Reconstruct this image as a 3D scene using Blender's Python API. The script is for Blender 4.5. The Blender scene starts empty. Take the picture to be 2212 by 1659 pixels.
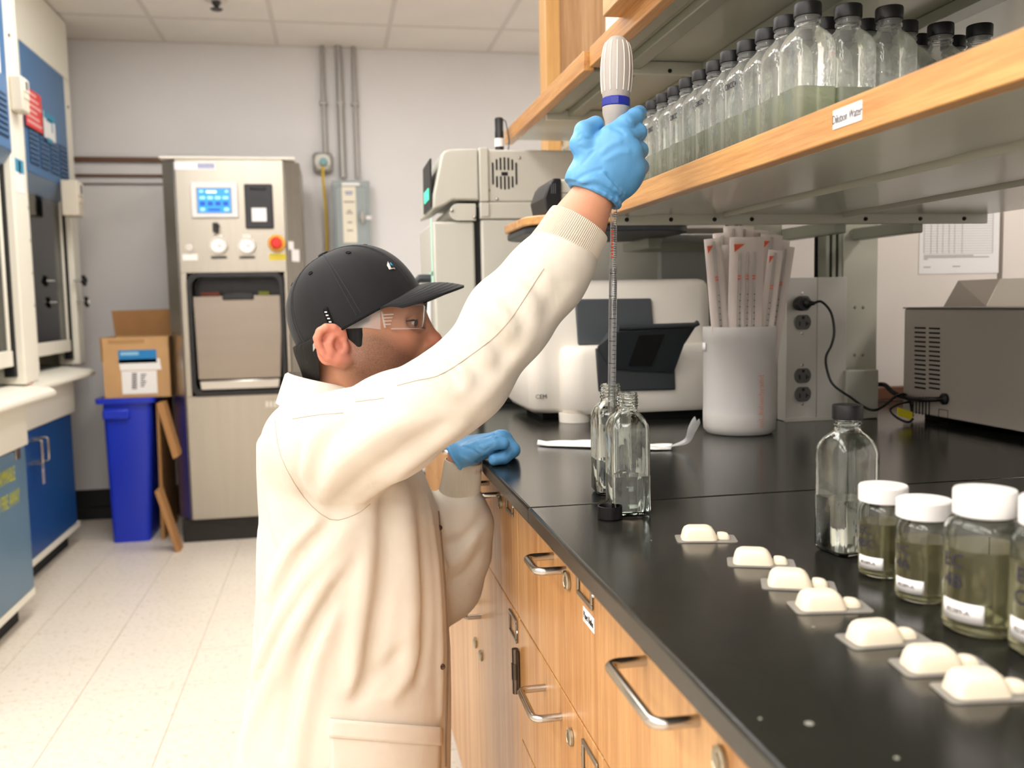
import bpy, bmesh, math, random
import numpy as np
from mathutils import Vector, Matrix
from mathutils.bvhtree import BVHTree

random.seed(7)
SC = bpy.context.scene
COL = SC.collection
PI = math.pi

# ------------------------------------------------------------------ camera
FPX, YAW, PITCH, ROLL = 1997.644, .188517, -.0876008, -.0203079
CAM = Vector((0, 0, 1.17))
_f = Vector((math.sin(YAW)*math.cos(PITCH), math.cos(YAW)*math.cos(PITCH), math.sin(PITCH)))
_r = Vector((math.cos(YAW), -math.sin(YAW), 0))
_u = _r.cross(_f)
CR = _r*math.cos(ROLL) + _u*math.sin(ROLL)
CU = _u*math.cos(ROLL) - _r*math.sin(ROLL)
cd = bpy.data.cameras.new('camera')
cam = bpy.data.objects.new('camera', cd)
COL.objects.link(cam)
m = Matrix.Identity(4)
for i in range(3):
    m[i][0] = CR[i]; m[i][1] = CU[i]; m[i][2] = -_f[i]; m[i][3] = CAM[i]
cam.matrix_world = m
cd.sensor_fit = 'HORIZONTAL'; cd.sensor_width = 36.0
cd.lens = FPX/2212*36.0
cd.clip_start = .02; cd.clip_end = 60
cd.dof.use_dof = True; cd.dof.focus_distance = 1.17; cd.dof.aperture_fstop = 5.6
SC.camera = cam

# ------------------------------------------------------------------ world, exposure
wd = bpy.data.worlds.new('world'); SC.world = wd; wd.use_nodes = True
wd.node_tree.nodes['Background'].inputs[0].default_value = (1, .97, .93, 1)
wd.node_tree.nodes['Background'].inputs[1].default_value = .25
SC.view_settings.view_transform = 'Standard'
SC.view_settings.look = 'None'
SC.view_settings.gamma = 1.0
SC.view_settings.use_curve_mapping = False
SC.view_settings.exposure = .22
try:
    SC.cycles.max_bounces = 10; SC.cycles.transmission_bounces = 10
    SC.cycles.transparent_max_bounces = 28; SC.cycles.glossy_bounces = 6; SC.cycles.diffuse_bounces = 4
    SC.cycles.sample_clamp_indirect = 6.0; SC.cycles.caustics_reflective = False
    SC.cycles.caustics_refractive = True; SC.cycles.blur_glossy = .5
    SC.cycles.use_denoising = True; SC.cycles.use_adaptive_sampling = True; SC.cycles.adaptive_threshold = .05; SC.cycles.use_light_tree = False; SC.cycles.adaptive_min_samples = 16
except Exception:
    pass
LIGHT_W = 70.0           # watts of each recessed ceiling fixture
LIGHT_COL = (1.0, .975, .95)
FIXTURES = [(-.55, -.5), (-.55, .9), (-.55, 2.3), (-.55, 3.75), (.75, 3.6), (2.3, 3.6), (2.3, .5), (2.3, -1.0), (-1.85, -.5), (-1.85, 1.0), (.6, -1.7), (-1.85, -1.9), (-.55, -1.9)]  # extra unseen fixtures, marked added in FIX_AT, brighten walls, bottles and shelf
FIX_AT = ['over the aisle just behind the camera', 'over the aisle beside the shelf bottles', 'over the aisle between person and steriliser', 'over the aisle nearest the back wall', 'added to brighten the back wall, above the furnace', 'added to brighten the back wall, in the far right corner of the room', 'right of the shelving beside the wall form', 'added to brighten the right wall, right of the shelving behind the camera', 'added to light the shelf bottles, over the left wall behind the camera', 'added to light the shelf bottles, over the left wall before the hoods', 'added as fill above the bench end behind the camera', 'added to light under the shelf, in the rear left corner behind the camera', 'added as fill over the aisle at the rear wall']

# ------------------------------------------------------------------ measuring: photo pixel -> point on a plane
def W(px, py, Y=None, X=None, Z=None):
    d = _f*FPX + CR*(px-1106) - CU*(py-829.5)
    if Y is not None: t = (Y-CAM.y)/d.y
    elif X is not None: t = (X-CAM.x)/d.x
    else: t = (Z-CAM.z)/d.z
    return CAM + d*t

# ------------------------------------------------------------------ object helpers
def tag(o, label=None, cat=None, group=None, kind=None):
    if label: o['label'] = label
    if cat: o['category'] = cat
    if group: o['group'] = group
    if kind: o['kind'] = kind
    return o

def thing(name, label, cat, loc=(0, 0, 0), rz=0, group=None, kind=None):
    o = bpy.data.objects.new(name, None); COL.objects.link(o)
    o.empty_display_size = .02
    o.location = loc; o.rotation_euler = (0, 0, rz)
    return tag(o, label, cat, group, kind)

def struct(name, mb, mat, parent=None, **k):
    o = mb.build(name, mat, parent, **k)
    o['kind'] = 'structure'
    return o

def copy_tree(o, parent=None):
    c = o.copy(); COL.objects.link(c); c.parent = parent
    for ch in list(o.children): copy_tree(ch, c)
    return c

class MB:
    """collects vertices and faces; build() links them as one mesh object"""
    def __init__(s): s.v = []; s.f = []
    def add(s, vs, fs):
        n = len(s.v); s.v += [tuple(v) for v in vs]; s.f += [tuple(i+n for i in f) for f in fs]; return s
    def box(s, a, b, M=None):
        x0, x1 = sorted((a[0], b[0])); y0, y1 = sorted((a[1], b[1])); z0, z1 = sorted((a[2], b[2]))
        vs = [Vector(p) for p in ((x0,y0,z0),(x1,y0,z0),(x1,y1,z0),(x0,y1,z0),(x0,y0,z1),(x1,y0,z1),(x1,y1,z1),(x0,y1,z1))]
        if M: vs = [M @ v for v in vs]
        return s.add(vs, [(0,3,2,1),(4,5,6,7),(0,1,5,4),(1,2,6,5),(2,3,7,6),(3,0,4,7)])
    def prism(s, poly, axis, a, b, M=None):
        """poly: 2D points in the plane of the other two axes, extruded along axis from a to b"""
        n = len(poly)
        def P(p, t):
            if axis == 'x': return Vector((t, p[0], p[1]))
            if axis == 'y': return Vector((p[0], t, p[1]))
            return Vector((p[0], p[1], t))
        vs = [P(p, a) for p in poly] + [P(p, b) for p in poly]
        if M: vs = [M @ v for v in vs]
        fs = [tuple(range(n))[::-1], tuple(range(n, 2*n))] + [(i, (i+1) % n, n+(i+1) % n, n+i) for i in range(n)]
        return s.add(vs, fs)
    def lathe(s, prof, c=(0, 0, 0), n=24, M=None, rib=None, cap=True):
        """prof: (r, z) from bottom to top; open ends where r > 0 are closed"""
        c = Vector(c); rings = []
        vs = []; fs = []
        for r, z in prof:
            ring = []
            for i in range(n):
                rr = r*(rib(i, z) if rib else 1)
                a = 2*PI*i/n
                ring.append(len(vs)); vs.append(Vector((rr*math.cos(a), rr*math.sin(a), z)))
            rings.append(ring)
        for k in range(len(rings)-1):
            for i in range(n):
                j = (i+1) % n
                fs.append((rings[k][i], rings[k][j], rings[k+1][j], rings[k+1][i]))
        if cap: fs.append(tuple(rings[0][::-1])); fs.append(tuple(rings[-1]))
        if M: vs = [M @ v for v in vs]
        vs = [v + c for v in vs]
        return s.add(vs, fs)
    def cyl(s, a, b, r, n=16, r2=None):
        a = Vector(a); b = Vector(b); return s.tube([a, b], [r, r if r2 is None else r2], n)
    def tube(s, path, r, n=8, closed=False, flat=None):
        pts = [Vector(p) for p in path]; m_ = len(pts)
        rad = r if isinstance(r, (list, tuple)) else [r]*m_
        up = None; vs = []; fs = []
        for k, p in enumerate(pts):
            if closed: t = pts[(k+1) % m_] - pts[k-1]
            else: t = pts[min(k+1, m_-1)] - pts[max(k-1, 0)]
            t.normalize()
            if up is None:
                up = Vector((0, 0, 1)) if abs(t.z) < .9 else Vector((1, 0, 0))
            sd = t.cross(up); sd.normalize(); up = sd.cross(t); up.normalize()
            for i in range(n):
                a = 2*PI*i/n
                vs.append(p + sd*(math.cos(a)*rad[k]) + up*(math.sin(a)*rad[k]*(flat or 1)))
        K = m_ if closed else m_-1
        for k in range(K):
            k2 = (k+1) % m_
            for i in range(n):
                j = (i+1) % n
                fs.append((k*n+i, k*n+j, k2*n+j, k2*n+i))
        if not closed:
            fs.append(tuple(range(n))[::-1]); fs.append(tuple(range((m_-1)*n, m_*n)))
        return s.add(vs, fs)
    def loft(s, rings, cap=True):
        n = len(rings[0]); vs = [v for r in rings for v in r]; fs = []
        for k in range(len(rings)-1):
            for i in range(n):
                j = (i+1) % n
                fs.append((k*n+i, k*n+j, (k+1)*n+j, (k+1)*n+i))
        if cap: fs.append(tuple(range(n))[::-1]); fs.append(tuple(range((len(rings)-1)*n, len(rings)*n)))
        return s.add(vs, fs)
    def grid(s, P, nu, nv, thick=None):
        """P(u, v) -> point, u, v in 0..1"""
        vs = [P(i/nu, j/nv) for j in range(nv+1) for i in range(nu+1)]
        fs = [(j*(nu+1)+i, j*(nu+1)+i+1, (j+1)*(nu+1)+i+1, (j+1)*(nu+1)+i) for j in range(nv) for i in range(nu)]
        return s.add(vs, fs)
    def mesh(s, name):
        me = bpy.data.meshes.new(name); me.from_pydata(s.v, [], s.f)
        bm = bmesh.new(); bm.from_mesh(me); bmesh.ops.recalc_face_normals(bm, faces=bm.faces); bm.to_mesh(me); bm.free()
        return me
    def build(s, name, mat, parent=None, bevel=0, smooth=30, local=False, solid=0, seg=2):
        return link(name, s.mesh(name), mat, parent, bevel, smooth, local, solid, seg)

def link(name, me, mat, parent=None, bevel=0, smooth=30, local=False, solid=0, seg=2):
    if smooth:
        me.polygons.foreach_set('use_smooth', [True]*len(me.polygons))
        try: me.set_sharp_from_angle(angle=math.radians(smooth))
        except Exception: pass
    o = bpy.data.objects.new(name, me); COL.objects.link(o)
    if mat: me.materials.append(mat)
    if parent:
        o.parent = parent
        if not local:                      # geometry was written in world coordinates
            root = parent
            while root.parent: root = root.parent
            if root.type == 'EMPTY':
                if parent is root:
                    o.matrix_parent_inverse = (Matrix.Translation(root.location) @ root.rotation_euler.to_matrix().to_4x4()).inverted()
                # deeper levels: the parent part already sits in world coordinates
    if solid:
        md = o.modifiers.new('Solidify', 'SOLIDIFY'); md.thickness = solid; md.offset = 0
    if bevel:
        md = o.modifiers.new('Bevel', 'BEVEL'); md.width = bevel; md.segments = seg; md.limit_method = 'ANGLE'; md.angle_limit = math.radians(40)
        md.harden_normals = False
    return o

def rrect(x0, y0, x1, y1, r, n=5):
    pts = []
    for cx, cy, a0 in ((x1-r, y1-r, 0), (x0+r, y1-r, 90), (x0+r, y0+r, 180), (x1-r, y0+r, 270)):
        for i in range(n+1):
            a = math.radians(a0+90*i/n); pts.append((cx+r*math.cos(a), cy+r*math.sin(a)))
    return pts

def text_mesh(body, size, align='CENTER', depth=.0002):
    cu = bpy.data.curves.new('lettering', 'FONT'); cu.body = body; cu.size = size
    cu.align_x = align; cu.align_y = 'CENTER'; cu.extrude = depth; cu.resolution_u = 2
    o = bpy.data.objects.new('lettering', cu); COL.objects.link(o)
    dg = bpy.context.evaluated_depsgraph_get()
    me = bpy.data.meshes.new_from_object(o.evaluated_get(dg))
    bpy.data.objects.remove(o); bpy.data.curves.remove(cu)
    me.materials.clear()
    return me

def lettering(body, size, mat, parent, origin, ex, ey, name='lettering', align='CENTER', sx=1.0, fn=None, local=False):
    """flat print: text laid in the plane of ex (reading direction) and ey (up)"""
    me = text_mesh(body, size, align)
    ex = Vector(ex).normalized(); ey = Vector(ey).normalized(); ez = ex.cross(ey); origin = Vector(origin)
    for v in me.vertices:
        p = v.co
        q = origin + ex*(p.x*sx) + ey*p.y + ez*p.z
        v.co = fn(p) if fn else q
    return link(name, me, mat, parent, smooth=0, local=local)

# ------------------------------------------------------------------ materials
MATS = {}
def nodes_of(name):
    mt = bpy.data.materials.new(name); mt.use_nodes = True
    nt = mt.node_tree; b = nt.nodes['Principled BSDF']
    return mt, nt, b
def lin(c):
    if isinstance(c, str):
        c = c.lstrip('#'); c = [int(c[i:i+2], 16)/255 for i in (0, 2, 4)]
    return tuple(((x/12.92) if x <= .04045 else ((x+.055)/1.055)**2.4) for x in c) + (1,)
def mk(name, col, rough=.5, metal=0, spec=.5, bump=0, bscale=200, vary=0, vscale=8, stretch=None, emit=0, coat=0, alpha=1, sss=0, trans=0, ior=1.45, sheen=0):
    if name in MATS: return MATS[name]
    mt, nt, b = nodes_of(name); L = nt.links
    c = lin(col)
    b.inputs['Base Color'].default_value = c
    b.inputs['Roughness'].default_value = rough; b.inputs['Metallic'].default_value = metal
    b.inputs['Specular IOR Level'].default_value = spec; b.inputs['IOR'].default_value = ior
    b.inputs['Coat Weight'].default_value = coat; b.inputs['Alpha'].default_value = alpha
    b.inputs['Transmission Weight'].default_value = trans
    b.inputs['Sheen Weight'].default_value = sheen
    if sss:
        b.inputs['Subsurface Weight'].default_value = sss; b.inputs['Subsurface Radius'].default_value = (.012, .005, .003); b.inputs['Subsurface Scale'].default_value = 1
    if emit:
        b.inputs['Emission Color'].default_value = c; b.inputs['Emission Strength'].default_value = emit; mt.cycles.emission_sampling = 'NONE'
    tc = nt.nodes.new('ShaderNodeTexCoord')
    vec = tc.outputs['Object']
    if stretch:
        mp = nt.nodes.new('ShaderNodeMapping'); mp.inputs['Scale'].default_value = stretch
        L.new(vec, mp.inputs['Vector']); vec = mp.outputs['Vector']
    if vary:
        n = nt.nodes.new('ShaderNodeTexNoise'); n.inputs['Scale'].default_value = vscale; n.inputs['Detail'].default_value = 5
        L.new(vec, n.inputs['Vector'])
        r = nt.nodes.new('ShaderNodeValToRGB')
        r.color_ramp.elements[0].position = .3; r.color_ramp.elements[1].position = .7
        r.color_ramp.elements[0].color = tuple(x*(1-vary) for x in c[:3])+(1,); r.color_ramp.elements[1].color = tuple(min(1, x*(1+vary)) for x in c[:3])+(1,)
        L.new(n.outputs['Fac'], r.inputs['Fac']); L.new(r.outputs['Color'], b.inputs['Base Color'])
    if bump:
        n = nt.nodes.new('ShaderNodeTexNoise'); n.inputs['Scale'].default_value = bscale; n.inputs['Detail'].default_value = 4
        L.new(vec, n.inputs['Vector'])
        bp = nt.nodes.new('ShaderNodeBump'); bp.inputs['Strength'].default_value = bump; bp.inputs['Distance'].default_value = .002
        L.new(n.outputs['Fac'], bp.inputs['Height']); L.new(bp.outputs['Normal'], b.inputs['Normal'])
    MATS[name] = mt
    return mt

def wood(name, light, dark, axis='z', rough=.38, fine=90.0):
    mt, nt, b = nodes_of(name); L = nt.links; N = nt.nodes
    tc = N.new('ShaderNodeTexCoord'); mp = N.new('ShaderNodeMapping')
    sc = {'x': (.035, 1, 1), 'y': (1, .035, 1), 'z': (1, 1, .035)}[axis]
    mp.inputs['Scale'].default_value = sc; L.new(tc.outputs['Object'], mp.inputs['Vector'])
    n1 = N.new('ShaderNodeTexNoise'); n1.inputs['Scale'].default_value = 22; n1.inputs['Detail'].default_value = 3; n1.inputs['Distortion'].default_value = .6
    n2 = N.new('ShaderNodeTexNoise'); n2.inputs['Scale'].default_value = fine*4; n2.inputs['Detail'].default_value = 6; n2.inputs['Roughness'].default_value = .7
    n3 = N.new('ShaderNodeTexNoise'); n3.inputs['Scale'].default_value = fine; n3.inputs['Detail'].default_value = 2
    for n in (n1, n2, n3): L.new(mp.outputs['Vector'], n.inputs['Vector'])
    a = N.new('ShaderNodeMath'); a.operation = 'MULTIPLY_ADD'; a.inputs[1].default_value = .45
    L.new(n1.outputs['Fac'], a.inputs[0])
    s2 = N.new('ShaderNodeMath'); s2.operation = 'MULTIPLY'; s2.inputs[1].default_value = .38; L.new(n2.outputs['Fac'], s2.inputs[0])
    L.new(s2.outputs[0], a.inputs[2])
    a2 = N.new('ShaderNodeMath'); a2.operation = 'MULTIPLY_ADD'; a2.inputs[1].default_value = .28
    L.new(n3.outputs['Fac'], a2.inputs[0]); L.new(a.outputs[0], a2.inputs[2])
    r = N.new('ShaderNodeValToRGB'); e = r.color_ramp.elements
    e[0].position = .42; e[0].color = lin(dark); e[1].position = .66; e[1].color = lin(light)
    L.new(a2.outputs[0], r.inputs['Fac']); L.new(r.outputs['Color'], b.inputs['Base Color'])
    b.inputs['Roughness'].default_value = rough; b.inputs['Coat Weight'].default_value = .25; b.inputs['Coat Roughness'].default_value = .25
    bp = N.new('ShaderNodeBump'); bp.inputs['Strength'].default_value = .12; bp.inputs['Distance'].default_value = .001
    L.new(n2.outputs['Fac'], bp.inputs['Height']); L.new(bp.outputs['Normal'], b.inputs['Normal'])
    return mt

def clear_glass(name, tint=(.97, 1, .97), edge=(.55, .66, .55), gloss=.9, rough=.02, wave=0, body=.0, ior=1.5):
    """thin clear glass or film: lets light straight through, mirrors at grazing angles"""
    mt, nt, b = nodes_of(name); L = nt.links; N = nt.nodes; N.remove(b)
    out = N['Material Output']
    tr = N.new('ShaderNodeBsdfTransparent'); gl = N.new('ShaderNodeBsdfGlossy'); gl.inputs['Roughness'].default_value = rough
    gl.inputs['Color'].default_value = (gloss, gloss, gloss, 1)
    lw = N.new('ShaderNodeLayerWeight'); lw.inputs['Blend'].default_value = .35
    mc = N.new('ShaderNodeMix'); mc.data_type = 'RGBA'
    mc.inputs[6].default_value = tuple(tint)+(1,); mc.inputs[7].default_value = tuple(edge)+(1,)
    pw = N.new('ShaderNodeMath'); pw.operation = 'POWER'; pw.inputs[1].default_value = 1.6
    L.new(lw.outputs['Facing'], pw.inputs[0]); L.new(pw.outputs[0], mc.inputs[0]); L.new(mc.outputs[2], tr.inputs['Color'])
    fr = N.new('ShaderNodeFresnel'); fr.inputs['IOR'].default_value = ior
    mx = N.new('ShaderNodeMixShader'); L.new(fr.outputs[0], mx.inputs[0]); L.new(tr.outputs[0], mx.inputs[1]); L.new(gl.outputs[0], mx.inputs[2])
    last = mx
    if body:
        df = N.new('ShaderNodeBsdfTranslucent'); df.inputs['Color'].default_value = tuple(tint)+(1,)
        d2 = N.new('ShaderNodeBsdfDiffuse'); d2.inputs['Color'].default_value = tuple(tint)+(1,)
        ad = N.new('ShaderNodeMixShader'); ad.inputs[0].default_value = .5
        L.new(df.outputs[0], ad.inputs[1]); L.new(d2.outputs[0], ad.inputs[2])
        m2 = N.new('ShaderNodeMixShader'); m2.inputs[0].default_value = body
        L.new(mx.outputs[0], m2.inputs[1]); L.new(ad.outputs[0], m2.inputs[2]); last = m2
    if wave:
        tc = N.new('ShaderNodeTexCoord'); n = N.new('ShaderNodeTexNoise'); n.inputs['Scale'].default_value = 60
        L.new(tc.outputs['Object'], n.inputs['Vector'])
        bp = N.new('ShaderNodeBump'); bp.inputs['Strength'].default_value = wave; bp.inputs['Distance'].default_value = .004
        L.new(n.outputs['Fac'], bp.inputs['Height'])
        for q in (gl, fr, lw): L.new(bp.outputs['Normal'], q.inputs['Normal'])
    L.new(last.outputs[0], out.inputs['Surface'])
    return mt

def real_glass(name, col=(.98, 1, .98), ior=1.48, rough=0.0, wave=0):
    mt, nt, b = nodes_of(name); N = nt.nodes; L = nt.links; N.remove(b)
    g = N.new('ShaderNodeBsdfGlass'); g.inputs['Color'].default_value = tuple(col)+(1,); g.inputs['IOR'].default_value = ior; g.inputs['Roughness'].default_value = rough
    if wave:
        tc = N.new('ShaderNodeTexCoord'); n = N.new('ShaderNodeTexNoise'); n.inputs['Scale'].default_value = 45
        L.new(tc.outputs['Object'], n.inputs['Vector'])
        bp = N.new('ShaderNodeBump'); bp.inputs['Strength'].default_value = wave; bp.inputs['Distance'].default_value = .003
        L.new(n.outputs['Fac'], bp.inputs['Height']); L.new(bp.outputs['Normal'], g.inputs['Normal'])
    L.new(g.outputs[0], N['Material Output'].inputs['Surface'])
    return mt

OAK_V = wood('oak_vertical', '#cf9f66', '#a66f39', 'z')
OAK_Y = wood('oak_lengthwise', '#d5a263', '#aa733d', 'y')
OAK_X = wood('oak_crosswise', '#d5a263', '#aa733d', 'x')
M_paint = mk('wall_paint', '#e2e0e0', .7, vary=.03, vscale=2)
M_white = mk('white_paint', '#efeadd', .45)
M_cream = mk('cream_metal', '#ece7d6', .4)
M_steel = mk('brushed_steel', '#aaa498', .33, 1, vary=.03, vscale=30, stretch=(1, 1, .04))
M_steel2 = mk('polished_steel', '#b5b1aa', .28, 1)
M_chrome = mk('satin_chrome', '#b8b4ac', .22, 1)
M_black = mk('black_plastic', '#141416', .4)
M_blackm = mk('black_matte', '#0c0c0d', .7)
M_dark = mk('charcoal_plastic', '#2f3337', .45, bump=.1, bscale=900)
M_paper = mk('white_paper', '#f2f0ee', .7)
M_print = mk('black_print', '#1c1c22', .8)
M_red = mk('red_print', '#dd5a3e', .6)
M_grey = mk('grey_enamel', '#bdbcb2', .42)
M_shelf = mk('grey_green_enamel', '#b7b6a6', .2)
# ================================================================== the room
ZC, YB = 2.65, 5.5            # ceiling height, back wall
XL, XR, YF = -2.25, 3.2, -2.6
T = .305
M_joint = mk('floor_joint', '#d6cbbb', .6)
def tile_mat():
    mt, nt, b = nodes_of('vinyl_tile'); N = nt.nodes; L = nt.links
    tc = N.new('ShaderNodeTexCoord'); n = N.new('ShaderNodeTexNoise'); n.inputs['Scale'].default_value = 55; n.inputs['Detail'].default_value = 6; n.inputs['Roughness'].default_value = .75
    geo = N.new('ShaderNodeNewGeometry'); L.new(geo.outputs['Position'], n.inputs['Vector'])
    r = N.new('ShaderNodeValToRGB'); e = r.color_ramp.elements
    e[0].position = .30; e[0].color = lin('#c0a886'); e[1].position = .46; e[1].color = lin('#eee3d3')
    L.new(n.outputs['Fac'], r.inputs['Fac']); L.new(r.outputs['Color'], b.inputs['Base Color'])
    b.inputs['Roughness'].default_value = .38
    return mt
M_tile = tile_mat()
fl = struct('floor', MB().box((XL, YF, -.1), (XR, YB, -.004)), M_joint)
tile_src = MB().box((-T/2+.0012, -T/2+.0012, -.004), (T/2-.0012, T/2-.0012, 0)).mesh('tile')
tile_src.materials.append(M_tile)
for i in range(-4, 4):
    for j in range(0, 12):
        o = bpy.data.objects.new('tile', tile_src); COL.objects.link(o); o.parent = fl
        o.location = (-.805+T*(i+.5), 2.05+.285+T*(j-.5), 0)
# beyond the tiles that can be told apart: plain flooring of the same vinyl
x0, x1, y0 = -.805-4*T, -.805+4*T, 2.05+.285-T
for a, b in (((XL, YF, -.004), (XR, y0, 0)), ((x1, y0, -.004), (XR, YB, 0)), ((XL, y0, -.004), (x0, YB, 0))):
    o = MB().box(a, b).build('vinyl_sheet', M_tile, fl)

M_ceil = mk('ceiling_tile', '#e9e3dc', .85, vary=.03, vscale=3, bump=.15, bscale=150)
M_grid = mk('ceiling_grid', '#d6cfc8', .5)
ce = struct('ceiling', MB().box((XL, YF, ZC+.012), (XR, YB, ZC+.1)), M_ceil)
S = .6
CX0, CY0 = -.855-3*S, 5.04
cm = MB().box((-S/2+.008, -S/2+.008, -.012), (S/2-.008, S/2-.008, .012)).mesh('ceiling_tile'); cm.materials.append(M_ceil)
cm2 = MB().box((-S/2+.008, -.22, -.012), (S/2-.008, .225, .012)).mesh('ceiling_tile'); cm2.materials.append(M_ceil)
for i in range(0, 7):
    for j in range(-2, 1):
        o = bpy.data.objects.new('ceiling_tile', cm2 if j == 0 else cm); COL.objects.link(o); o.parent = ce
        o.location = (CX0+S*(i+.5), (CY0+.23) if j == 0 else CY0+S*(j+.5), ZC)
for i in range(0, 8):
    MB().box((CX0+S*i-.012, CY0-2*S, ZC-.014), (CX0+S*i+.012, YB, ZC-.006)).build('grid_bar', M_grid, ce)
for j in range(-2, 1):
    MB().box((CX0, CY0+S*j-.012, ZC-.0142), (CX0+7*S, CY0+S*j+.012, ZC-.0062)).build('grid_bar', M_grid, ce)
MB().box((CX0, YB-.02, ZC-.015), (CX0+7*S, YB, ZC-.007)).build('wall_angle', M_grid, ce)

wb = struct('wall_back', MB().box((XL, YB, 0), (XR, YB+.1, ZC+.1)), M_paint)
struct('wall_left', MB().box((XL-.1, YF, 0), (XL, YB, ZC+.1)), M_paint)
struct('wall_front', MB().box((XL, YF-.1, 0), (XR, YF, ZC+.1)), M_paint)
struct('wall_far_right', MB().box((XR, YF, 0), (XR+.1, YB, ZC+.1)), M_paint)
M_wallr = mk('partition_paint', '#e8dfd6', .6, vary=.02, vscale=3)
YP = 2.0
struct('wall_right', MB().box((.66, YP, 1.33), (1.588, YP+.18, ZC+.01)).box((.99, YP, 0), (1.588, YP+.18, 1.3299)), M_wallr)
M_teal = mk('grey_teal_enamel', '#a5aaa6', .35)
struct('wall_panel_grey', MB().box((.80, 2.19, .5), (1.1, 2.22, 1.3299)), M_teal)
struct('trim_1', MB().box((1.589, YP+.03, .5), (1.602, YP+.12, ZC)), M_blackm)
struct('wall_right_end', MB().box((1.603, YP, 0), (1.70, YP+.18, ZC+.01)), M_wallr)
struct('wall_right_far', MB().box((1.7001, YP+.1, 0), (XR, YP+.18, ZC+.01)), M_white)
struct('baseboard_right', MB().box((.9902, YP-.014, .921), (1.588, YP-.0005, .953)), mk('brown_trim', '#6f4630', .5), bevel=.003)
M_base = mk('baseboard_vinyl', '#1d1b1a', .45)
struct('baseboard_back', MB().box((XL, YB-.012, .07), (XR, YB-.0005, .17)).box((XL, YB-.02, 0), (XR, YB-.0005, .0695)), M_base, bevel=.002)
# door behind the hoods: only the head of its frame shows over the leaf
M_brown = mk('brown_rail', '#6b4a35', .5)
d = struct('door_1', MB().box((-2.1, YB-.006, .02), (-.78, YB-.0005, 1.86)), mk('door_paint', '#d9d6d4', .5))
MB().box((-2.2, YB-.03, 1.985), (-.75, YB-.0005, 2.01)).build('door_head', M_brown, d, bevel=.003)
MB().box((-2.2, YB-.022, 1.905), (-.75, YB-.0005, 1.918)).build('door_stop', M_brown, d, bevel=.002)
MB().box((-2.2, YB-.018, 1.862), (-.75, YB-.0005, 1.872)).build('door_stop', mk('grey_rail', '#8d8781', .5), d, bevel=.002)

# recessed light fixtures, some of them added only for fill
M_lamp = mk('lamp_diffuser', '#ffffff', .5)
_b = M_lamp.node_tree.nodes['Principled BSDF']
_b.inputs['Emission Color'].default_value = LIGHT_COL+(1,); _b.inputs['Emission Strength'].default_value = LIGHT_W/8
M_lamp.cycles.emission_sampling = 'FRONT'
DIFF = bpy.data.meshes.new('diffuser'); DIFF.from_pydata([(-.279, -.579, -.012), (.279, -.579, -.012), (.279, .579, -.012), (-.279, .579, -.012)], [], [(0, 3, 2, 1)]); DIFF.materials.append(M_lamp)
for k, (x, y) in enumerate(FIXTURES):
    t = thing('ceiling_light', 'recessed ceiling light %s' % FIX_AT[k], 'light', (x, y, ZC), group='recessed ceiling fixtures')
    f = MB()
    for a, b in (((-.3, -.6, -.02), (-.28, .6, .01)), ((.28, -.6, -.02), (.3, .6, .01)), ((-.28, -.6, -.02), (.28, -.58, .01)), ((-.28, .58, -.02), (.28, .6, .01))):
        f.box(a, b)
    f.build('frame', M_white, t, local=True)
    MB().box((-.279, -.579, -.0055), (.279, .579, .004)).build('housing', M_white, t, local=True)
    link('diffuser', DIFF, None, t, smooth=0, local=True)

# sprinkler on the ceiling
c = W(467, 2, Z=ZC-.02)
t = thing('sprinkler_head', 'small dark sprinkler head on the white ceiling', 'sprinkler', (c.x, c.y, ZC-.014))
MB().lathe([(.0, -.008), (.05, -.008), (.055, 0), (0, 0)], n=24).build('escutcheon', mk('sprinkler_cup', '#d9d2ca', .4), t, local=True)
MB().lathe([(0, -.05), (.022, -.05), (.03, -.044), (.008, -.035), (.02, -.02), (.02, -.008), (0, -.008)], n=16).build('deflector', mk('sprinkler_metal', '#4a4a4c', .4, .6), t, local=True)

# ------------------------------------------------------------------ conduits, socket, switch box on the back wall
M_cond = mk('conduit_metal', '#aaa7a2', .45, .5)
names = ['leftmost thin metal conduit running down the back wall to the round socket', 'thick middle metal conduit running down to the grey switch box', 'rightmost thin metal conduit running down to the grey switch box']
for k, (px, pxb, r, zb) in enumerate(((695, 703, .013, 1.99), (730, 740, .019, 1.903), (762, 772, .013, 1.903))):
    a = W(px, 100, Y=YB-.03); b = W(pxb, 340, Y=YB-.03)
    x = (a.x+b.x)/2
    t = thing('conduit', names[k], 'conduit', (x, YB-.03, zb), group='wall conduits')
    MB().cyl((x, YB-.03, zb), (x, YB-.03, ZC), r, 14).build('pipe', M_cond, t)
    for z in (2.32,):
        MB().box((x-.022, YB-.046, z-.009), (x+.022, YB-.001, z+.009)).build('strap', M_cond, t, bevel=.004)
c = W(697, 352, Y=YB-.03)
t = thing('wall_socket', 'round grey twist-lock socket on the back wall with a yellow cable', 'socket', (c.x, YB, c.z-.07))
RY = Matrix.Rotation(PI/2, 4, 'X')
MB().box((c.x-.055, YB-.05, c.z-.06), (c.x+.055, YB-.001, c.z+.06)).build('box', M_cond, t, bevel=.02)
MB().lathe([(0, 0), (.045, 0), (.045, .025), (.035, .03), (0, .03)], (c.x, YB-.05, c.z), 24, RY).build('face', mk('socket_white', '#d8d5cc', .4), t)
MB().lathe([(0, 0), (.024, 0), (.02, .035), (0, .035)], (c.x+.005, YB-.08, c.z-.003), 16, RY).build('plug', mk('socket_blue', '#7aa5a8', .4), t)
p0, p1, p2 = W(697, 362, Y=YB-.11), W(703, 450, Y=YB-.05), W(706, 560, Y=YB-.04)
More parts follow.
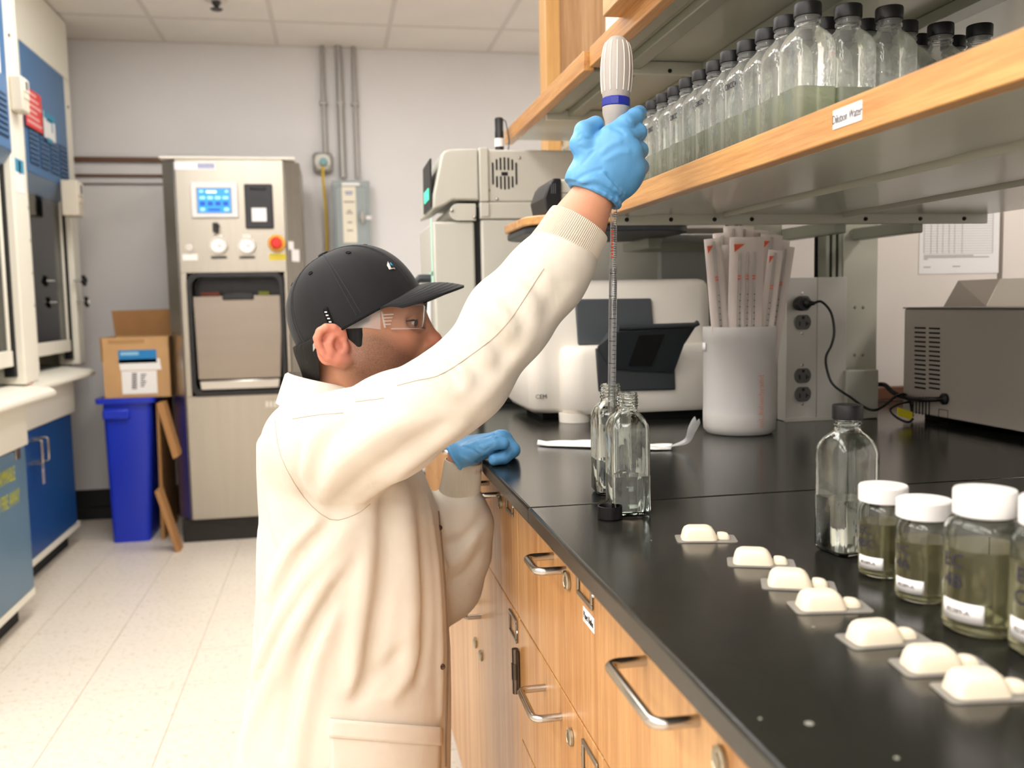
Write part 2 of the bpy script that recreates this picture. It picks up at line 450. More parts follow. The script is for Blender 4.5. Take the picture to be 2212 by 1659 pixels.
tag(MB().tube([p0+Vector((0, .02, .01)), p0, p0.lerp(p1, .35)+Vector((-.002, 0, 0)), p1, p1.lerp(p2, .5)+Vector((.004, 0, 0)), p2, p2+Vector((.01, 0, -.6)), p2+Vector((.0, 0, -1.3))], .008, 8).build('power_cable', mk('yellow_cable', '#d9b63a', .5), None),
    'yellow power cable hanging from the round socket on the back wall', 'cable')
a = W(716, 390, Y=YB-.12); b = W(805, 600, Y=YB-.12)
t = thing('switch_box', 'grey electrical switch box with a long paper label on the back wall', 'switch box', ((a.x+b.x)/2, YB, b.z))
M_sw = mk('switch_grey', '#9ba5a5', .45)
z0 = a.z-.62
MB().box((a.x, YB-.12, z0), (b.x, YB-.001, a.z)).build('enclosure', M_sw, t, bevel=.006)
MB().box((a.x+.015, YB-.13, z0+.03), (b.x-.02, YB-.1202, a.z-.035)).build('cover', M_sw, t, bevel=.005)
l0 = W(738, 403, Y=YB-.131); l1 = W(772, 524, Y=YB-.131)
lb = MB().box((l0.x, YB-.132, l1.z), (l1.x, YB-.1302, l0.z)).build('paper_label', mk('label_cream', '#efe7d4', .7), t)
for k, (wd_, zz) in enumerate(((.6, .03), (.5, .042), (.8, .085), (.3, .135), (.5, .148), (.35, .2), (.45, .245))):
    cx = (l0.x+l1.x)/2; hw = (l1.x-l0.x)*wd_/2
    MB().box((cx-hw, YB-.1325, l0.z-zz-.004), (cx+hw, YB-.1321, l0.z-zz+.004)).build('print_line', mk('faint_blue_print', '#8d93b8', .7) if k < 2 else mk('faint_print', '#9c9488', .7), lb)
MB().box((l0.x, YB-.1322, a.z-.03), (l0.x+.1, YB-.1302, a.z-.012)).build('name_strip', M_paper, t)
h = W(783, 470, Y=YB-.14)
MB().lathe([(0, 0), (.02, 0), (.02, .02), (0, .02)], (h.x, YB-.13, h.z), 16, RY).box((h.x-.008, YB-.17, h.z-.03), (h.x+.008, YB-.15, h.z+.03)).build('handle', M_cond, t, bevel=.003)
MB().box((h.x+.02, YB-.1315, h.z-.01), (h.x+.05, YB-.1302, h.z+.01)).build('tag', M_paper, t)

# ------------------------------------------------------------------ steriliser
YA = 4.77
def A(px, py, dy=0): return W(px, py, Y=YA+dy)
xl, xr, zt = A(374, 341).x, A(612, 345).x, 1.895
xa, xb2 = A(341, 342).x, A(645, 350).x
t = thing('steriliser', 'tall stainless steel steriliser cabinet with touch screen and recessed door', 'steriliser', ((xl+xr)/2, YA+.3, 0))
YK = 5.35
rx0, rx1, rz0, rz1 = A(402, 590).x, A(625, 860).x, A(402, 858).z, A(402, 590).z
M_rec = mk('recess_rubber', '#1b1b1c', .35)
# body: chamfered corner columns, panels round the recess
body = MB()
body.prism([(xa, YA+.10), (xl, YA), (xl+.004, YA+.02), (xl+.004, YK), (xa, YK)], 'z', .12, zt)
body.build('corner_column', M_steel2, t, bevel=.004)
MB().prism([(xb2, YA+.10), (xr, YA), (xr-.004, YA+.02), (xr-.004, YK), (xb2, YK)], 'z', .12, zt).build('corner_column', M_steel, t, bevel=.004)
pn = MB()
pn.box((xl+.0045, YA, rz1), (xr-.0045, YA+.3, zt)); pn.box((xl+.0045, YA, .12), (xr-.0045, YA+.3, rz0))
pn.box((xl+.0045, YA, rz0), (rx0, YA+.3, rz1))
if rx1 < xr-.006: pn.box((rx1, YA, rz0), (xr-.0045, YA+.3, rz1))
pn.build('front_panel', M_steel, t, bevel=.002)
MB().box((xl+.005, YA+.3001, .12), (xr-.005, YK, zt)).build('carcass', M_steel, t)
MB().box((xa+.005, YA-.01, zt+.0005), (xb2-.02, YK, zt+.012)).build('top_cover', M_white, t, bevel=.003)
MB().box((xa+.02, YA+.03, 0), (xb2-.02, YK-.05, .1195)).build('plinth', mk('plinth_black', '#25211e', .6), t, bevel=.005)
# recess rim (rounded frame), back, door
fr = rrect(rx0, rz0, rx1-.006, rz1, .05, 6); fi = rrect(rx0+.022, rz0+.024, rx1-.026, rz1-.022, .04, 6)
rim = MB(); n = len(fr)
def ring(pl, y): return [Vector((p[0], y, p[1])) for p in pl]
rim.loft([ring(fr, YA+.05), ring(fr, YA-.012), ring(fi, YA-.012), ring(fi, YA+.11)], cap=False)
rim.build('recess_rim', M_rec, t, smooth=40)
MB().box((rx0+.02, YA+.11, rz0+.02), (rx1-.02, YA+.2, rz1-.02)).build('recess_back', M_rec, t)
ta, tb = A(415, 640), A(612, 640)
dz0 = A(420, 822).z
dr = MB().prism([(rx0+.03, dz0), (rx1-.036, dz0), (tb.x-.004, ta.z), (ta.x, ta.z)], 'y', YA+.01, YA+.04).build('door', mk('door_steel', '#8f867b', .26, 1, vary=.04, vscale=20, stretch=(.05, 1, 1)), t, bevel=.004)
ha, hb = A(480, 640), A(548, 640)
MB().box((ha.x, YA-.004, ta.z-.022), (hb.x, YA+.05, ta.z+.014)).build('handle', M_rec, dr, bevel=.006)
MB().prism([(rx0+.04, rz0+.028), (rx1-.045, rz0+.028), (rx1-.04, dz0-.004), (rx0+.034, dz0-.004)], 'y', YA+.005, YA+.08).build('sill', M_chrome, t, bevel=.006)
for (px0, px1, cc) in ((430, 472, '#7c3a22'), (556, 580, '#8a8a2a')):
    q0, q1 = A(px0, 634), A(px1, 634)
    MB().box((q0.x, YA+.06, ta.z-.01), (q1.x, YA+.09, ta.z+.02)).build('gasket', mk('gasket'+cc, cc, .6), t, bevel=.004)
# screen
s0, s1 = A(411, 393), A(516, 471)
sc_ = MB().box((s0.x, YA-.018, s1.z), (s1.x, YA-.0005, s0.z)).build('screen_housing', mk('screen_white', '#e8e6e6', .35), t, bevel=.006)
l0, l1 = A(424, 406), A(503, 462)
MB().box((l0.x, YA-.0188, l1.z), (l1.x, YA-.0181, l0.z)).build('bezel', mk('bezel_grey', '#8d99a6', .4), sc_)
M_lcd = mk('lcd_blue', '#2a8fe8', .25, emit=.55)
lx0, lx1, lz0, lz1 = l0.x+.008, l1.x-.008, l1.z+.006, l0.z-.006
MB().box((lx0, YA-.0194, lz0), (lx1, YA-.0189, lz1)).build('display', M_lcd, sc_)
M_ic = [mk('icon_light', '#9ad7f2', .4, emit=.6), mk('icon_dark', '#1450b8', .4, emit=.35), mk('icon_white', '#eaf6fb', .4, emit=.7)]
w_, h_ = lx1-lx0, lz1-lz0
def icon(u, v, du, dv, m_): MB().box((lx0+u*w_, YA-.0199, lz0+v*h_), (lx0+(u+du)*w_, YA-.0195, lz0+(v+dv)*h_)).build('icon', m_, sc_)
for k in range(4):
    icon(.05+.24*k, .56, .17, .12, M_ic[0]); icon(.05+.24*k, .28, .17, .18, M_ic[1])
icon(.05, .84, .12, .1, M_ic[0]); icon(.26, .82, .32, .1, M_ic[2]); icon(.85, .84, .1, .1, M_ic[0])
icon(.06, .06, .14, .13, M_ic[0]); icon(.3, .06, .38, .1, M_ic[1]); icon(.8, .06, .15, .13, M_ic[0])
# printer
q0, q1 = A(527, 398), A(592, 494)
pr_ = MB().box((q0.x, YA-.02, q1.z), (q1.x, YA-.0005, q0.z)).build('printer', mk('printer_black', '#26262a', .4), t, bevel=.006)
MB().box((q0.x+.03, YA-.027, q0.z-.028), (q1.x-.03, YA-.0201, q0.z-.015)).build('latch', M_black, pr_, bevel=.003)
a, b = A(544, 450), A(577, 479)
MB().box((a.x, YA-.0215, b.z), (b.x, YA-.0202, a.z)).build('printer_paper', M_paper, pr_, bevel=.0005)
# key switch, gauges, stop button, small labels
k_ = A(467, 488)
MB().lathe([(0, 0), (.016, 0), (.016, .018), (0, .018)], (k_.x, YA, k_.z), 16, RY).box((k_.x-.012, YA-.05, k_.z-.035), (k_.x+.012, YA-.02, k_.z+.012)).build('key', M_black, t, bevel=.004)
for g in (A(473, 530), A(534, 530)):
    gg = MB().lathe([(0, 0), (.04, 0), (.04, .02), (.034, .026), (0, .026)], (g.x, YA, g.z), 28, RY).build('gauge', mk('gauge_face', '#f6f5f2', .3), t)
    MB().lathe([(.034, .02), (.041, .02), (.041, .03), (.034, .03), (.034, .02)], (g.x, YA, g.z), 28, RY, cap=False).build('bezel', M_chrome, gg)
    MB().box((g.x-.002, YA-.028, g.z-.006), (g.x+.014, YA-.0265, g.z-.003), ).build('needle', M_print, gg)
    MB().box((g.x-.04, YA-.0012, g.z-.066), (g.x+.035, YA-.0003, g.z-.052)).build('gauge_label', mk('label_dark', '#57524e', .5), t)
    MB().box((g.x-.02, YA-.014, g.z+.035), (g.x+.02, YA-.0005, g.z+.052)).build('clip', M_white, t, bevel=.004)
e = A(598, 526)
es = MB().lathe([(0, 0), (.043, 0), (.043, .02), (.036, .026), (0, .026)], (e.x, YA, e.z), 28, RY).build('stop_collar', mk('stop_yellow', '#e7a93c', .4), t)
MB().lathe([(0, .026), (.018, .026), (.018, .036), (.028, .04), (.028, .052), (.02, .058), (0, .058)], (e.x, YA, e.z), 24, RY).build('stop_button', mk('stop_red', '#d92a20', .35), es)
def sticker(px0, py0, px1, py1, m_, name='sticker', par=t, dy=0):
    a, b = A(px0, py0, dy), A(px1, py1, dy)
    return MB().box((a.x, YA+dy-.0012, b.z), (b.x, YA+dy-.0003, a.z)).build(name, m_, par)
yl = sticker(581, 548, 618, 562, mk('label_yellow', '#d8c53c', .5))
sticker(394, 549, 427, 562, M_paper)
lg = sticker(376, 350, 466, 367, mk('label_white', '#efeef2', .45), 'maker_plate')
for k in range(6):
    a, b = A(428+6*k, 353), A(432+6*k, 364); MB().box((a.x, YA-.0018, b.z), (b.x, YA-.0014, a.z)).build('print_mark', mk('blue_print', '#5563a8', .7), lg)
a = A(410, 535)
MB().lathe([(0, 0), (.018, 0), (.018, .014), (0, .014)], (a.x, YA, a.z), 16, RY).build('lock', M_chrome, t)
nm = A(600, 873)
for k in range(7):
    a, b = A(574+8.5*k, 867), A(580+8.5*k, 879); MB().box((a.x, YA-.0016, b.z), (b.x, YA-.0003, a.z)).build('badge_letter', mk('badge_white', '#d9d4c8', .4), t)
# stickers on the chamfered column
for (px, py, s) in ((629, 531, .02), (638, 552, .03)):
    q = W(px, py, Y=YA+.045)
    MB().box((-s, -.0012, -s), (s, -.0003, s), Matrix.Translation((q.x, YA+.05*(q.x-xr)/.036-.004, q.z)) @ Matrix.Rotation(math.atan2(.1, xb2-xr), 4, 'Z')).build('sticker', M_paper, t)

# ------------------------------------------------------------------ waste bin, carton, flattened cardboard
M_bin = mk('blue_plastic', '#1f38c4', .35)
def Bn(px, py, Y=4.86): return W(px, py, Y=Y)
yb0 = 4.86
bl, br_, rl, rr_ = Bn(240, 1165), Bn(322, 1162), Bn(205, 862), Bn(328, 862)
zr = rl.z
t = thing('waste_bin', 'slim royal blue plastic waste bin beside the steriliser', 'bin', ((bl.x+br_.x)/2, 5.1, 0))
def rec(x0, x1, y0, y1, z): return [Vector((p[0], p[1], z)) for p in rrect(x0, y0, x1, y1, .025, 4)]
xL0, xR0, xL1, xR1 = bl.x, br_.x, rl.x+.03, rr_.x-.005
wall = MB().loft([rec(xL0, xR0, yb0+.03, yb0+.43, 0.0), rec(xL1, xR1, yb0, yb0+.46, zr-.02), rec(xL1+.006, xR1-.006, yb0+.006, yb0+.454, zr-.02), rec(xL0+.006, xR0-.006, yb0+.036, yb0+.424, .01)])
wall.build('bin_body', M_bin, t, smooth=40)
MB().loft([rec(xL1-.028, xR1+.02, yb0-.022, yb0+.482, zr-.026), rec(xL1-.03, xR1+.022, yb0-.024, yb0+.484, zr), rec(xL1+.004, xR1-.004, yb0+.004, yb0+.456, zr), rec(xL1+.002, xR1-.002, yb0+.002, yb0+.458, zr-.026)], cap=False).build('rim', M_bin, t, smooth=40)
h0, h1 = Bn(222, 884), Bn(282, 905)
MB().box((h0.x, yb0-.022, h1.z), (h1.x, yb0+.02, h0.z)).build('handle', M_bin, t, bevel=.01)
M_card = mk('cardboard', '#c39a6a', .75, vary=.06, vscale=12)
M_card2 = mk('cardboard_inner', '#ab7d4d', .78, vary=.06, vscale=12)
c0, c1, c2 = Bn(230, 866), Bn(372, 862), Bn(224, 733)
bx0, bx1, bz0, bz1 = c0.x-.004, c1.x-.004, zr+.001, Bn(224, 730).z
by0 = yb0-.01; by1 = by0+.30
t = thing('cardboard_box', 'open brown cardboard box with a blue shipping label on the waste bin', 'box', ((bx0+bx1)/2, by0+.15, bz0))
MB().box((bx0, by0, bz0), (bx1, by0+.005, bz1)).build('front_side', M_card, t)
for a, b, nme in (((bx0, by1-.005, bz0), (bx1, by1, bz1), 'back_side'), ((bx0, by0+.0051, bz0), (bx0+.005, by1-.0051, bz1), 'left_side'), ((bx1-.005, by0+.0051, bz0), (bx1, by1-.0051, bz1), 'right_side'), ((bx0+.0051, by0+.0051, bz0), (bx1-.0051, by1-.0051, bz0+.005), 'bottom')):
    MB().box(a, b).build(nme, M_card, t)
fz = W(217, 672, Y=by1+.03).z
MB().prism([(bx0-.012, fz), (bx1+.005, fz+.004), (bx1, bz1), (bx0, bz1)], 'y', by1-.004, by1+.001, Matrix.Translation((0, 0, 0))).build('flap', M_card2, t)
MB().prism([(by0+.01, bz1), (by1, bz1), (by1-.02, bz1-.12), (by0+.02, bz1-.12)], 'x', bx0-.012, bx0-.008).build('flap', M_card, t)
def bst(px0, py0, px1, py1, m_, nme='label', sk=0):
    a, b = W(px0, py0, Y=by0), W(px1, py1, Y=by0)
    return MB().prism([(a.x, a.z), (b.x, a.z), (b.x+sk, b.z), (a.x+sk, b.z)], 'y', by0-.0012, by0-.0003).build(nme, m_, t)
lbl = bst(255, 757, 339, 783, mk('label_blue', '#1f7fc0', .5))
a, b = W(260, 761, Y=by0), W(300, 767, Y=by0); MB().box((a.x, by0-.0016, b.z), (b.x, by0-.0013, a.z)).build('print_line', mk('pale_blue_print', '#8fc0e0', .6), lbl)
bst(256, 777, 346, 798, M_paper, sk=.006)
l2 = bst(262, 802, 341, 849, M_paper)
for k in range(9):
    a, b = W(285, 806+4*k, Y=by0), W(296, 808+4*k, Y=by0)
    MB().box((a.x, by0-.0016, b.z), (b.x, by0-.0013, a.z)).build('print_bar', M_print, l2)
    if k < 6:
        a, b = W(304, 808+5*k, Y=by0), W(316-k % 3*2, 810+5*k, Y=by0); MB().box((a.x, by0-.0016, b.z), (b.x, by0-.0013, a.z)).build('print_bar', M_print, l2)
a, b = W(233, 735, Y=by0), W(312, 741, Y=by0); MB().box((a.x, by0-.0012, b.z), (b.x, by0-.0003, a.z)).build('print_line', mk('card_print', '#ad875a', .8), t)
# flattened cartons leaning between bin and steriliser
for (p0, p1, p2, p3, yy, lab) in (((337, 872), (343, 872), (357, 1172), (349, 1172), 4.90, 'thin flattened cardboard sheet leaning tight against the blue bin'),
                         ((338, 872), (352, 870), (386, 985), (374, 992), 4.66, 'upper flattened cardboard sheet leaning on the steriliser'),
                         ((334, 1062), (344, 1060), (388, 1172), (379, 1176), 4.62, 'lower flattened cardboard sheet resting on the floor by the steriliser')):
    qs = [W(p[0], p[1], Y=yy) for p in (p0, p1, p2, p3)]
    if yy == 4.62: qs[2].z = qs[3].z = 0
    o = MB().prism([(q.x, max(q.z, .0)) for q in qs], 'y', yy, yy+(.4 if yy > 4.8 else .1)).build('cardboard_sheet', M_card2, None)
    tag(o, lab, 'cardboard', 'flattened cartons')

# ------------------------------------------------------------------ fume hoods
M_hood = mk('hood_cream', '#f0ecdd', .4)
M_blue = mk('hood_blue', '#44719f', .35)
M_door = mk('cabinet_blue', '#1f4c86', .32, vary=.06, vscale=3)
M_door2 = mk('cabinet_slate', '#5d7d95', .32, vary=.08, vscale=3)
M_vent = mk('vent_navy', '#26405f', .5)
def hood(X, y0, y1, pn_, pf_, yb, yl, zt, zp, lab):
    """X: front plane facing the aisle (+X), y0..y1 along the wall"""
    t = thing('fume_hood', lab, 'fume hood', (X-.4, (y0+y1)/2, 0), group='fume hoods along the left wall')
    pw = pf_; pe = pn_
    # top box
    MB().box((X-.8, y0, zt+.001), (X, y1, ZC-.02)).build('top_panel', M_hood, t, bevel=.006)
    # posts
    for (a, b) in ((y0, y0+pe), (y1-pw, y1)):
        po = MB().box((X-.1, a, .9), (X, b, zt)).build('post', M_hood, t, bevel=.006)
        for z in ((1.0, 1.14, 1.28, 1.42) if a == y0 else (2.2,)):
            yy = a+pe-.03 if a == y0 else a+.06
            MB().lathe([(0, 0), (.007, 0), (.007, .003), (0, .003)], (X, yy, z+.2 if a == y0 else z), 10, Matrix.Rotation(PI/2, 4, 'Y')).build('screw', M_blackm, po)
    MB().box((X-.8, y0, .9), (X-.11, y0+.02, zt)).build('end_wall', M_hood, t)
    MB().box((X-.8, y1-.02, .9), (X-.11, y1, zt)).build('end_wall', M_hood, t)
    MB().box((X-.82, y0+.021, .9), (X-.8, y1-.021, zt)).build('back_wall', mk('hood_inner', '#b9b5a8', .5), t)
    # blue panel
    bp = MB().box((X-.03, y0+pe+.002, zp), (X+.004, y1-pw-.002, zt-.001)).build('upper_panel', M_blue, t, bevel=.004)
    MB().prism([(X+.004, zp-.0005), (X-.03, zp-.0005), (X-.07, zp-.08), (X-.05, zp-.08)], 'y', y0+pe+.002, y1-pw-.002).build('panel_sill', mk('sill_blue_grey', '#7088a2', .35), t)
    n = 4; yy0, yy1 = y0+pe+.02, y1-pw-.02
    for k in range(n):
        a = yy0+(yy1-yy0)*k/n+.012; b = yy0+(yy1-yy0)*(k+1)/n-.012
        MB().box((X+.0042, a, zp+.04), (X+.006, b, zp+.2)).build('vent', M_vent, bp)
        for j in range(7):
            MB().box((X+.0061, a+.004, zp+.05+j*.021), (X+.010, b-.004, zp+.058+j*.021)).build('louvre', M_blue, bp)
    # sash
    sa = MB()
    y2, y3 = y0+pe+.012, y1-pw-.03
    sa.box((X-.06, y2, .97), (X-.03, y3, 1.03)); sa.box((X-.055, y2, 1.0301), (X-.035, y2+.02, zp-.03)); sa.box((X-.055, y3-.02, 1.0301), (X-.035, y3, zp-.03))
    s_ = sa.build('sash', M_hood, t, bevel=.004)
    MB().box((X-.048, y2+.0201, 1.0302), (X-.043, y3-.0201, zp-.03)).build('pane', clear_glass('sash_glass', (.62, .64, .62), (.4, .42, .42)), s_)
    MB().box((X-.065, y3+.001, .93), (X-.028, y1-pw-.0005, zp-.02)).build('sash_track', M_blackm, t)
    # ledge
    MB().box((X-.8, y0, .86), (X-.075, y1, .8995)).build('worktop', mk('hood_worktop', '#8b8d88', .4), t)
    le = MB().prism([(X-.07, .898), (X+.06, .882), (X+.085, .868), (X+.085, .85), (X+.02, .835), (X-.07, .84)], 'y', y0-.01, yl).build('ledge', M_hood, t, bevel=.006)
    MB().box((X-.7, y0, .67), (X-.01, yb, .834)).build('fascia', M_hood, t, bevel=.005)
    # base cabinet
    MB().box((X-.7, y0, .115), (X-.045, yb, .6695)).build('base_body', M_hood, t, bevel=.003)
    MB().box((X-.7, y0-.002, .085), (X-.02, yb+.002, .1145)).build('base_rail', M_hood, t, bevel=.003)
    MB().box((X-.6, y0+.05, .0), (X-.07, yb-.05, .0845)).build('toe_kick', M_blackm, t)
    return t
hA = hood(-1.28, 4.06, 5.17, .33, .12, 4.95, 5.0, 2.335, 1.78, 'far cream fume hood with blue upper panel and red warning sign')
hB = hood(-1.15, 2.55, 3.93, .12, .16, 3.78, 3.84, 2.615, 1.765, 'nearest cream fume hood with slate blue cabinet door, cut off by the left edge')
# doors
d1 = MB().box((-1.28-.044, 4.07, .12), (-1.28-.02, 4.90, .664)).build('door', M_door, hA, bevel=.003)
for k in (0, 1):
    y = 4.52+.04*k
    hy = W(88+14*k, 950, X=-1.26).y
    MB().tube([(-1.30, hy, .62), (-1.262, hy, .62), (-1.258, hy, .615), (-1.258, hy, .525), (-1.262, hy, .52), (-1.30, hy, .52)], .005, 8).build('handle', M_chrome, d1)
hy = W(88, 950, X=-1.26).y
ch = thing('padlock_chain', 'short steel chain with a lock tag hanging on the far hood door', 'chain', (-1.255, hy, .4))
for k in range(9):
    z = .612-.014*k
    Mx = Matrix.Translation((-1.258, hy, z)) @ Matrix.Rotation(PI/2*(k % 2), 4, 'Z')
    pts = [Mx @ Vector((.005*math.cos(a), 0, .010*math.sin(a))) for a in [2*PI*i/10 for i in range(10)]]
    MB().tube(pts, .0016, 6, closed=True).build('link', M_chrome, ch)
MB().prism([(hy-.013, .43), (hy+.013, .43), (hy+.011, .487), (hy+.004, .497), (hy-.004, .497), (hy-.011, .487)], 'x', -1.261, -1.255).build('lock_tag', mk('tag_metal', '#b9aeb0', .4, .6), ch, bevel=.002)
MB().box((-1.15-.044, 2.63, .12), (-1.15-.02, 3.77, .664)).build('door', M_door2, hB, bevel=.003)
M_warn = mk('warning_yellow', '#c8c83a', .5)
a, b = W(33, 1022, X=-1.168), W(43, 1070, X=-1.168)
lettering('FLAMMABLE', .075, M_warn, hB, (-1.1688, a.y, a.z), (0, 1, 0), (0, 0, 1), align='RIGHT', sx=.5)
lettering('KEEP FIRE AWAY', .075, M_warn, hB, (-1.1688, b.y, b.z), (0, 1, 0), (0, 0, 1), align='RIGHT', sx=.5)
hg = W(36, 975, X=-1.168)
MB().box((-1.1695, hg.y-.02, hg.z-.03), (-1.164, hg.y+.03, hg.z+.03)).build('hinge', M_chrome, hB, bevel=.002)
# signs and monitors on the hoods
XF = -1.276
def hsign(px0, py0, px1, py1, m_, lab, cat='sign'):
    a, b = W(px0, py0, X=XF+.002), W(px1, py1, X=XF+.002)
    t_ = thing('sign', lab, cat, (XF, (a.y+b.y)/2, min(a.z, b.z)))
    MB().box((XF+.0102, a.y, b.z), (XF+.0125, b.y, a.z)).build('board', m_, t_)
    return t_, a, b
t, a, b = hsign(47, 183, 88, 290, mk('sign_red', '#e2413f', .5), 'red warning sign with white lines on the far hood')
for k in range(6):
    z = b.z+(a.z-b.z)*(.1+.15*k)
    MB().box((XF+.0126, a.y+.01, z), (XF+.0132, b.y-.015-.03*(k % 3), z+.012)).build('text_line', mk('pink_print', '#f0b0ac', .6), t)
t, a, b = hsign(88, 238, 116, 310, mk('sign_white', '#ecebea', .5), 'white notice with teal heading beside the red sign')
MB().box((XF+.0126, a.y, a.z-.03), (XF+.0132, b.y, a.z)).build('heading', mk('teal_print', '#3f93b5', .6), t)
cy, cz = (a.y+b.y)/2, (a.z+b.z)/2-.02
MB().box((XF+.0126, cy-.05, cz+.04), (XF+.0132, cy+.03, cz+.055)).build('symbol_bar', mk('teal_print', '#3f93b5', .6), t)
MB().box((XF+.0126, cy+.03, cz), (XF+.0132, cy+.045, cz+.055)).build('symbol_bar', mk('teal_print', '#3f93b5', .6), t)
MB().box((XF+.0126, cy-.05, cz-.055), (XF+.0132, cy+.03, cz-.035)).build('symbol_bar', mk('teal_print', '#3f93b5', .6), t)
def monitor(px0, py0, px1, py1, X, dep, lab):
    a, b = W(px0, py0, X=X), W(px1, py1, X=X)
    y0, y1 = a.y, b.y; z1, z0 = a.z, b.z
    t_ = thing('airflow_monitor', lab, 'monitor', (X-dep/2, (y0+y1)/2, z0), group='airflow monitors')
    MB().box((X-dep, y0, z0), (X, y1, z1)).build('case', mk('monitor_beige', '#d8cfbd', .5), t_, bevel=.006)
    h = z1-z0; w = y1-y0
    MB().box((X+.0003, y0+w*.15, z1-h*.42), (X+.004, y1-w*.12, z1-h*.06)).build('frame', M_white, t_, bevel=.002)
    MB().box((X+.0041, y0+w*.32, z1-h*.36), (X+.005, y1-w*.3, z1-h*.12)).build('display', mk('display_grey', '#6e6a66', .3), t_)
    MB().box((X+.0003, y0+w*.15, z1-h*.62), (X+.003, y1-w*.12, z1-h*.46)).build('button_plate', mk('plate_cream', '#e6d9c6', .5), t_, bevel=.002)
    return t_
monitor(46, 162, 66, 248, -1.105, .0445, 'beige airflow monitor on the post between the two hoods')
monitor(166, 388, 183, 470, -1.19, .077, 'beige airflow monitor at the far end of the far hood')
# notice on the near post
a, b = W(32, 340, X=-1.148), W(54, 420, X=-1.148)
t = thing('notice', 'small white and blue notice on the cream hood post', 'notice', (-1.15, a.y, b.z))
y0n, y1n = 3.80, 3.90
MB().box((-1.1498, y0n, b.z), (-1.1485, y1n, a.z)).build('sheet', M_paper, t)
MB().box((-1.1484, y0n, a.z-.05), (-1.1478, y1n, a.z)).build('heading', mk('teal_print', '#3f93b5', .6), t)
MB().box((-1.1484, y0n+.04, b.z+.07), (-1.1478, y0n+.06, b.z+.12)).build('pictogram', mk('pale_print', '#9a9a9e', .6), t)
# service taps on the far post
for k, (px, py) in enumerate(((180, 606), (186, 652))):
    c = W(px, py, X=-1.235)
    t = thing('service_tap', 'upper black service tap handle on the far hood post' if k == 0 else 'lower service tap handle on the far hood post', 'tap', (-1.28, c.y, c.z), group='service taps')
    MB().cyl((-1.279, c.y-.0, c.z), (-1.235, c.y, c.z), .006, 10).build('stem', M_chrome, t)
    hd = MB()
    for q in range(4):
        an = q*PI/2+.4
        hd.tube([(-1.232, c.y, c.z), (-1.232, c.y+.026*math.cos(an), c.z+.026*math.sin(an))], [.008, .010], 10)
    hd.build('cross_handle', M_black, t)
    MB().lathe([(0, 0), (.011, 0), (.011, .008), (0, .008)], (-1.225, c.y, c.z), 12, Matrix.Rotation(PI/2, 4, 'Y')).build('cap', M_black if k == 0 else M_white, t)
# black guard with red foot on the far ledge
a, b = W(63, 750, X=-1.2), W(75, 830, X=-1.2)
t = thing('sash_stop', 'black upright stop with a red foot at the hood ledge', 'sash stop', (-1.215, a.y, .88))
MB().box((-1.225, a.y-.012, .915), (-1.205, a.y+.03, 1.07)).build('bar', M_black, t, bevel=.003)
MB().box((-1.227, a.y-.014, .884), (-1.203, a.y+.035, .9145)).build('foot', mk('red_foot', '#d8402c', .5), t, bevel=.003)

t = thing('notice', 'white paper sheet on the blue panel of the nearest hood', 'notice', (-1.146, 3.6, 2.0), group='hood notices')
MB().box((-1.1459, 3.40, 2.03), (-1.1446, 3.70, 2.45)).build('sheet', M_paper, t)
for k in range(6): MB().box((-1.1445, 3.44, 2.09+.05*k), (-1.1441, 3.66-.03*(k % 3), 2.096+.05*k)).build('text_line', mk('faint_print', '#9c9488', .7), t)
# ================================================================== bench
XE, ZT = .225, .92
M_top = mk('black_resin', '#23231f', .17, spec=.5, bump=.05, bscale=500, vary=.12, vscale=40)
t = MB().prism([(XE, -.35), (1.95, -.35), (1.95, 1.0897), (XE, 1.0897)], 'z', .898, ZT).build('worktop', M_top, None, bevel=.0035, seg=3)
tag(t, 'near black resin worktop slab carrying the pouches and jars', 'worktop', 'black worktop slabs')
t = MB().prism([(XE, 1.0909), (1.95, 1.0909), (1.95, YP-.016), (.985, YP-.016), (.985, 2.75), (XE, 2.75)], 'z', .898, ZT).build('worktop', M_top, None, bevel=.0035, seg=3)
tag(t, 'far black resin worktop slab under the white analyser', 'worktop', 'black worktop slabs')
# specks on the worktop
for (px, py, r, lab) in ((1748, 1563, .0028, 'largest pale speck on the black worktop near the lower edge'), (1642, 1553, .0012, 'small pale speck left of the largest worktop speck'), (1757, 1355, .0013, 'pale speck on the worktop below the middle pouch'), (1937, 1638, .0016, 'pale speck on the worktop at the very bottom of the picture'), (1407, 1168, .0008, 'tiny speck on the worktop left of the farthest pouch')):
    c = W(px, py, Z=ZT)
    tag(MB().lathe([(0, 0), (r, 0), (r*.8, .0004), (0, .0005)], (c.x, c.y, ZT+.0001), 8).build('dust_speck', mk('speck', '#8b8a7e', .7), None), lab, 'speck', 'specks on the worktop')

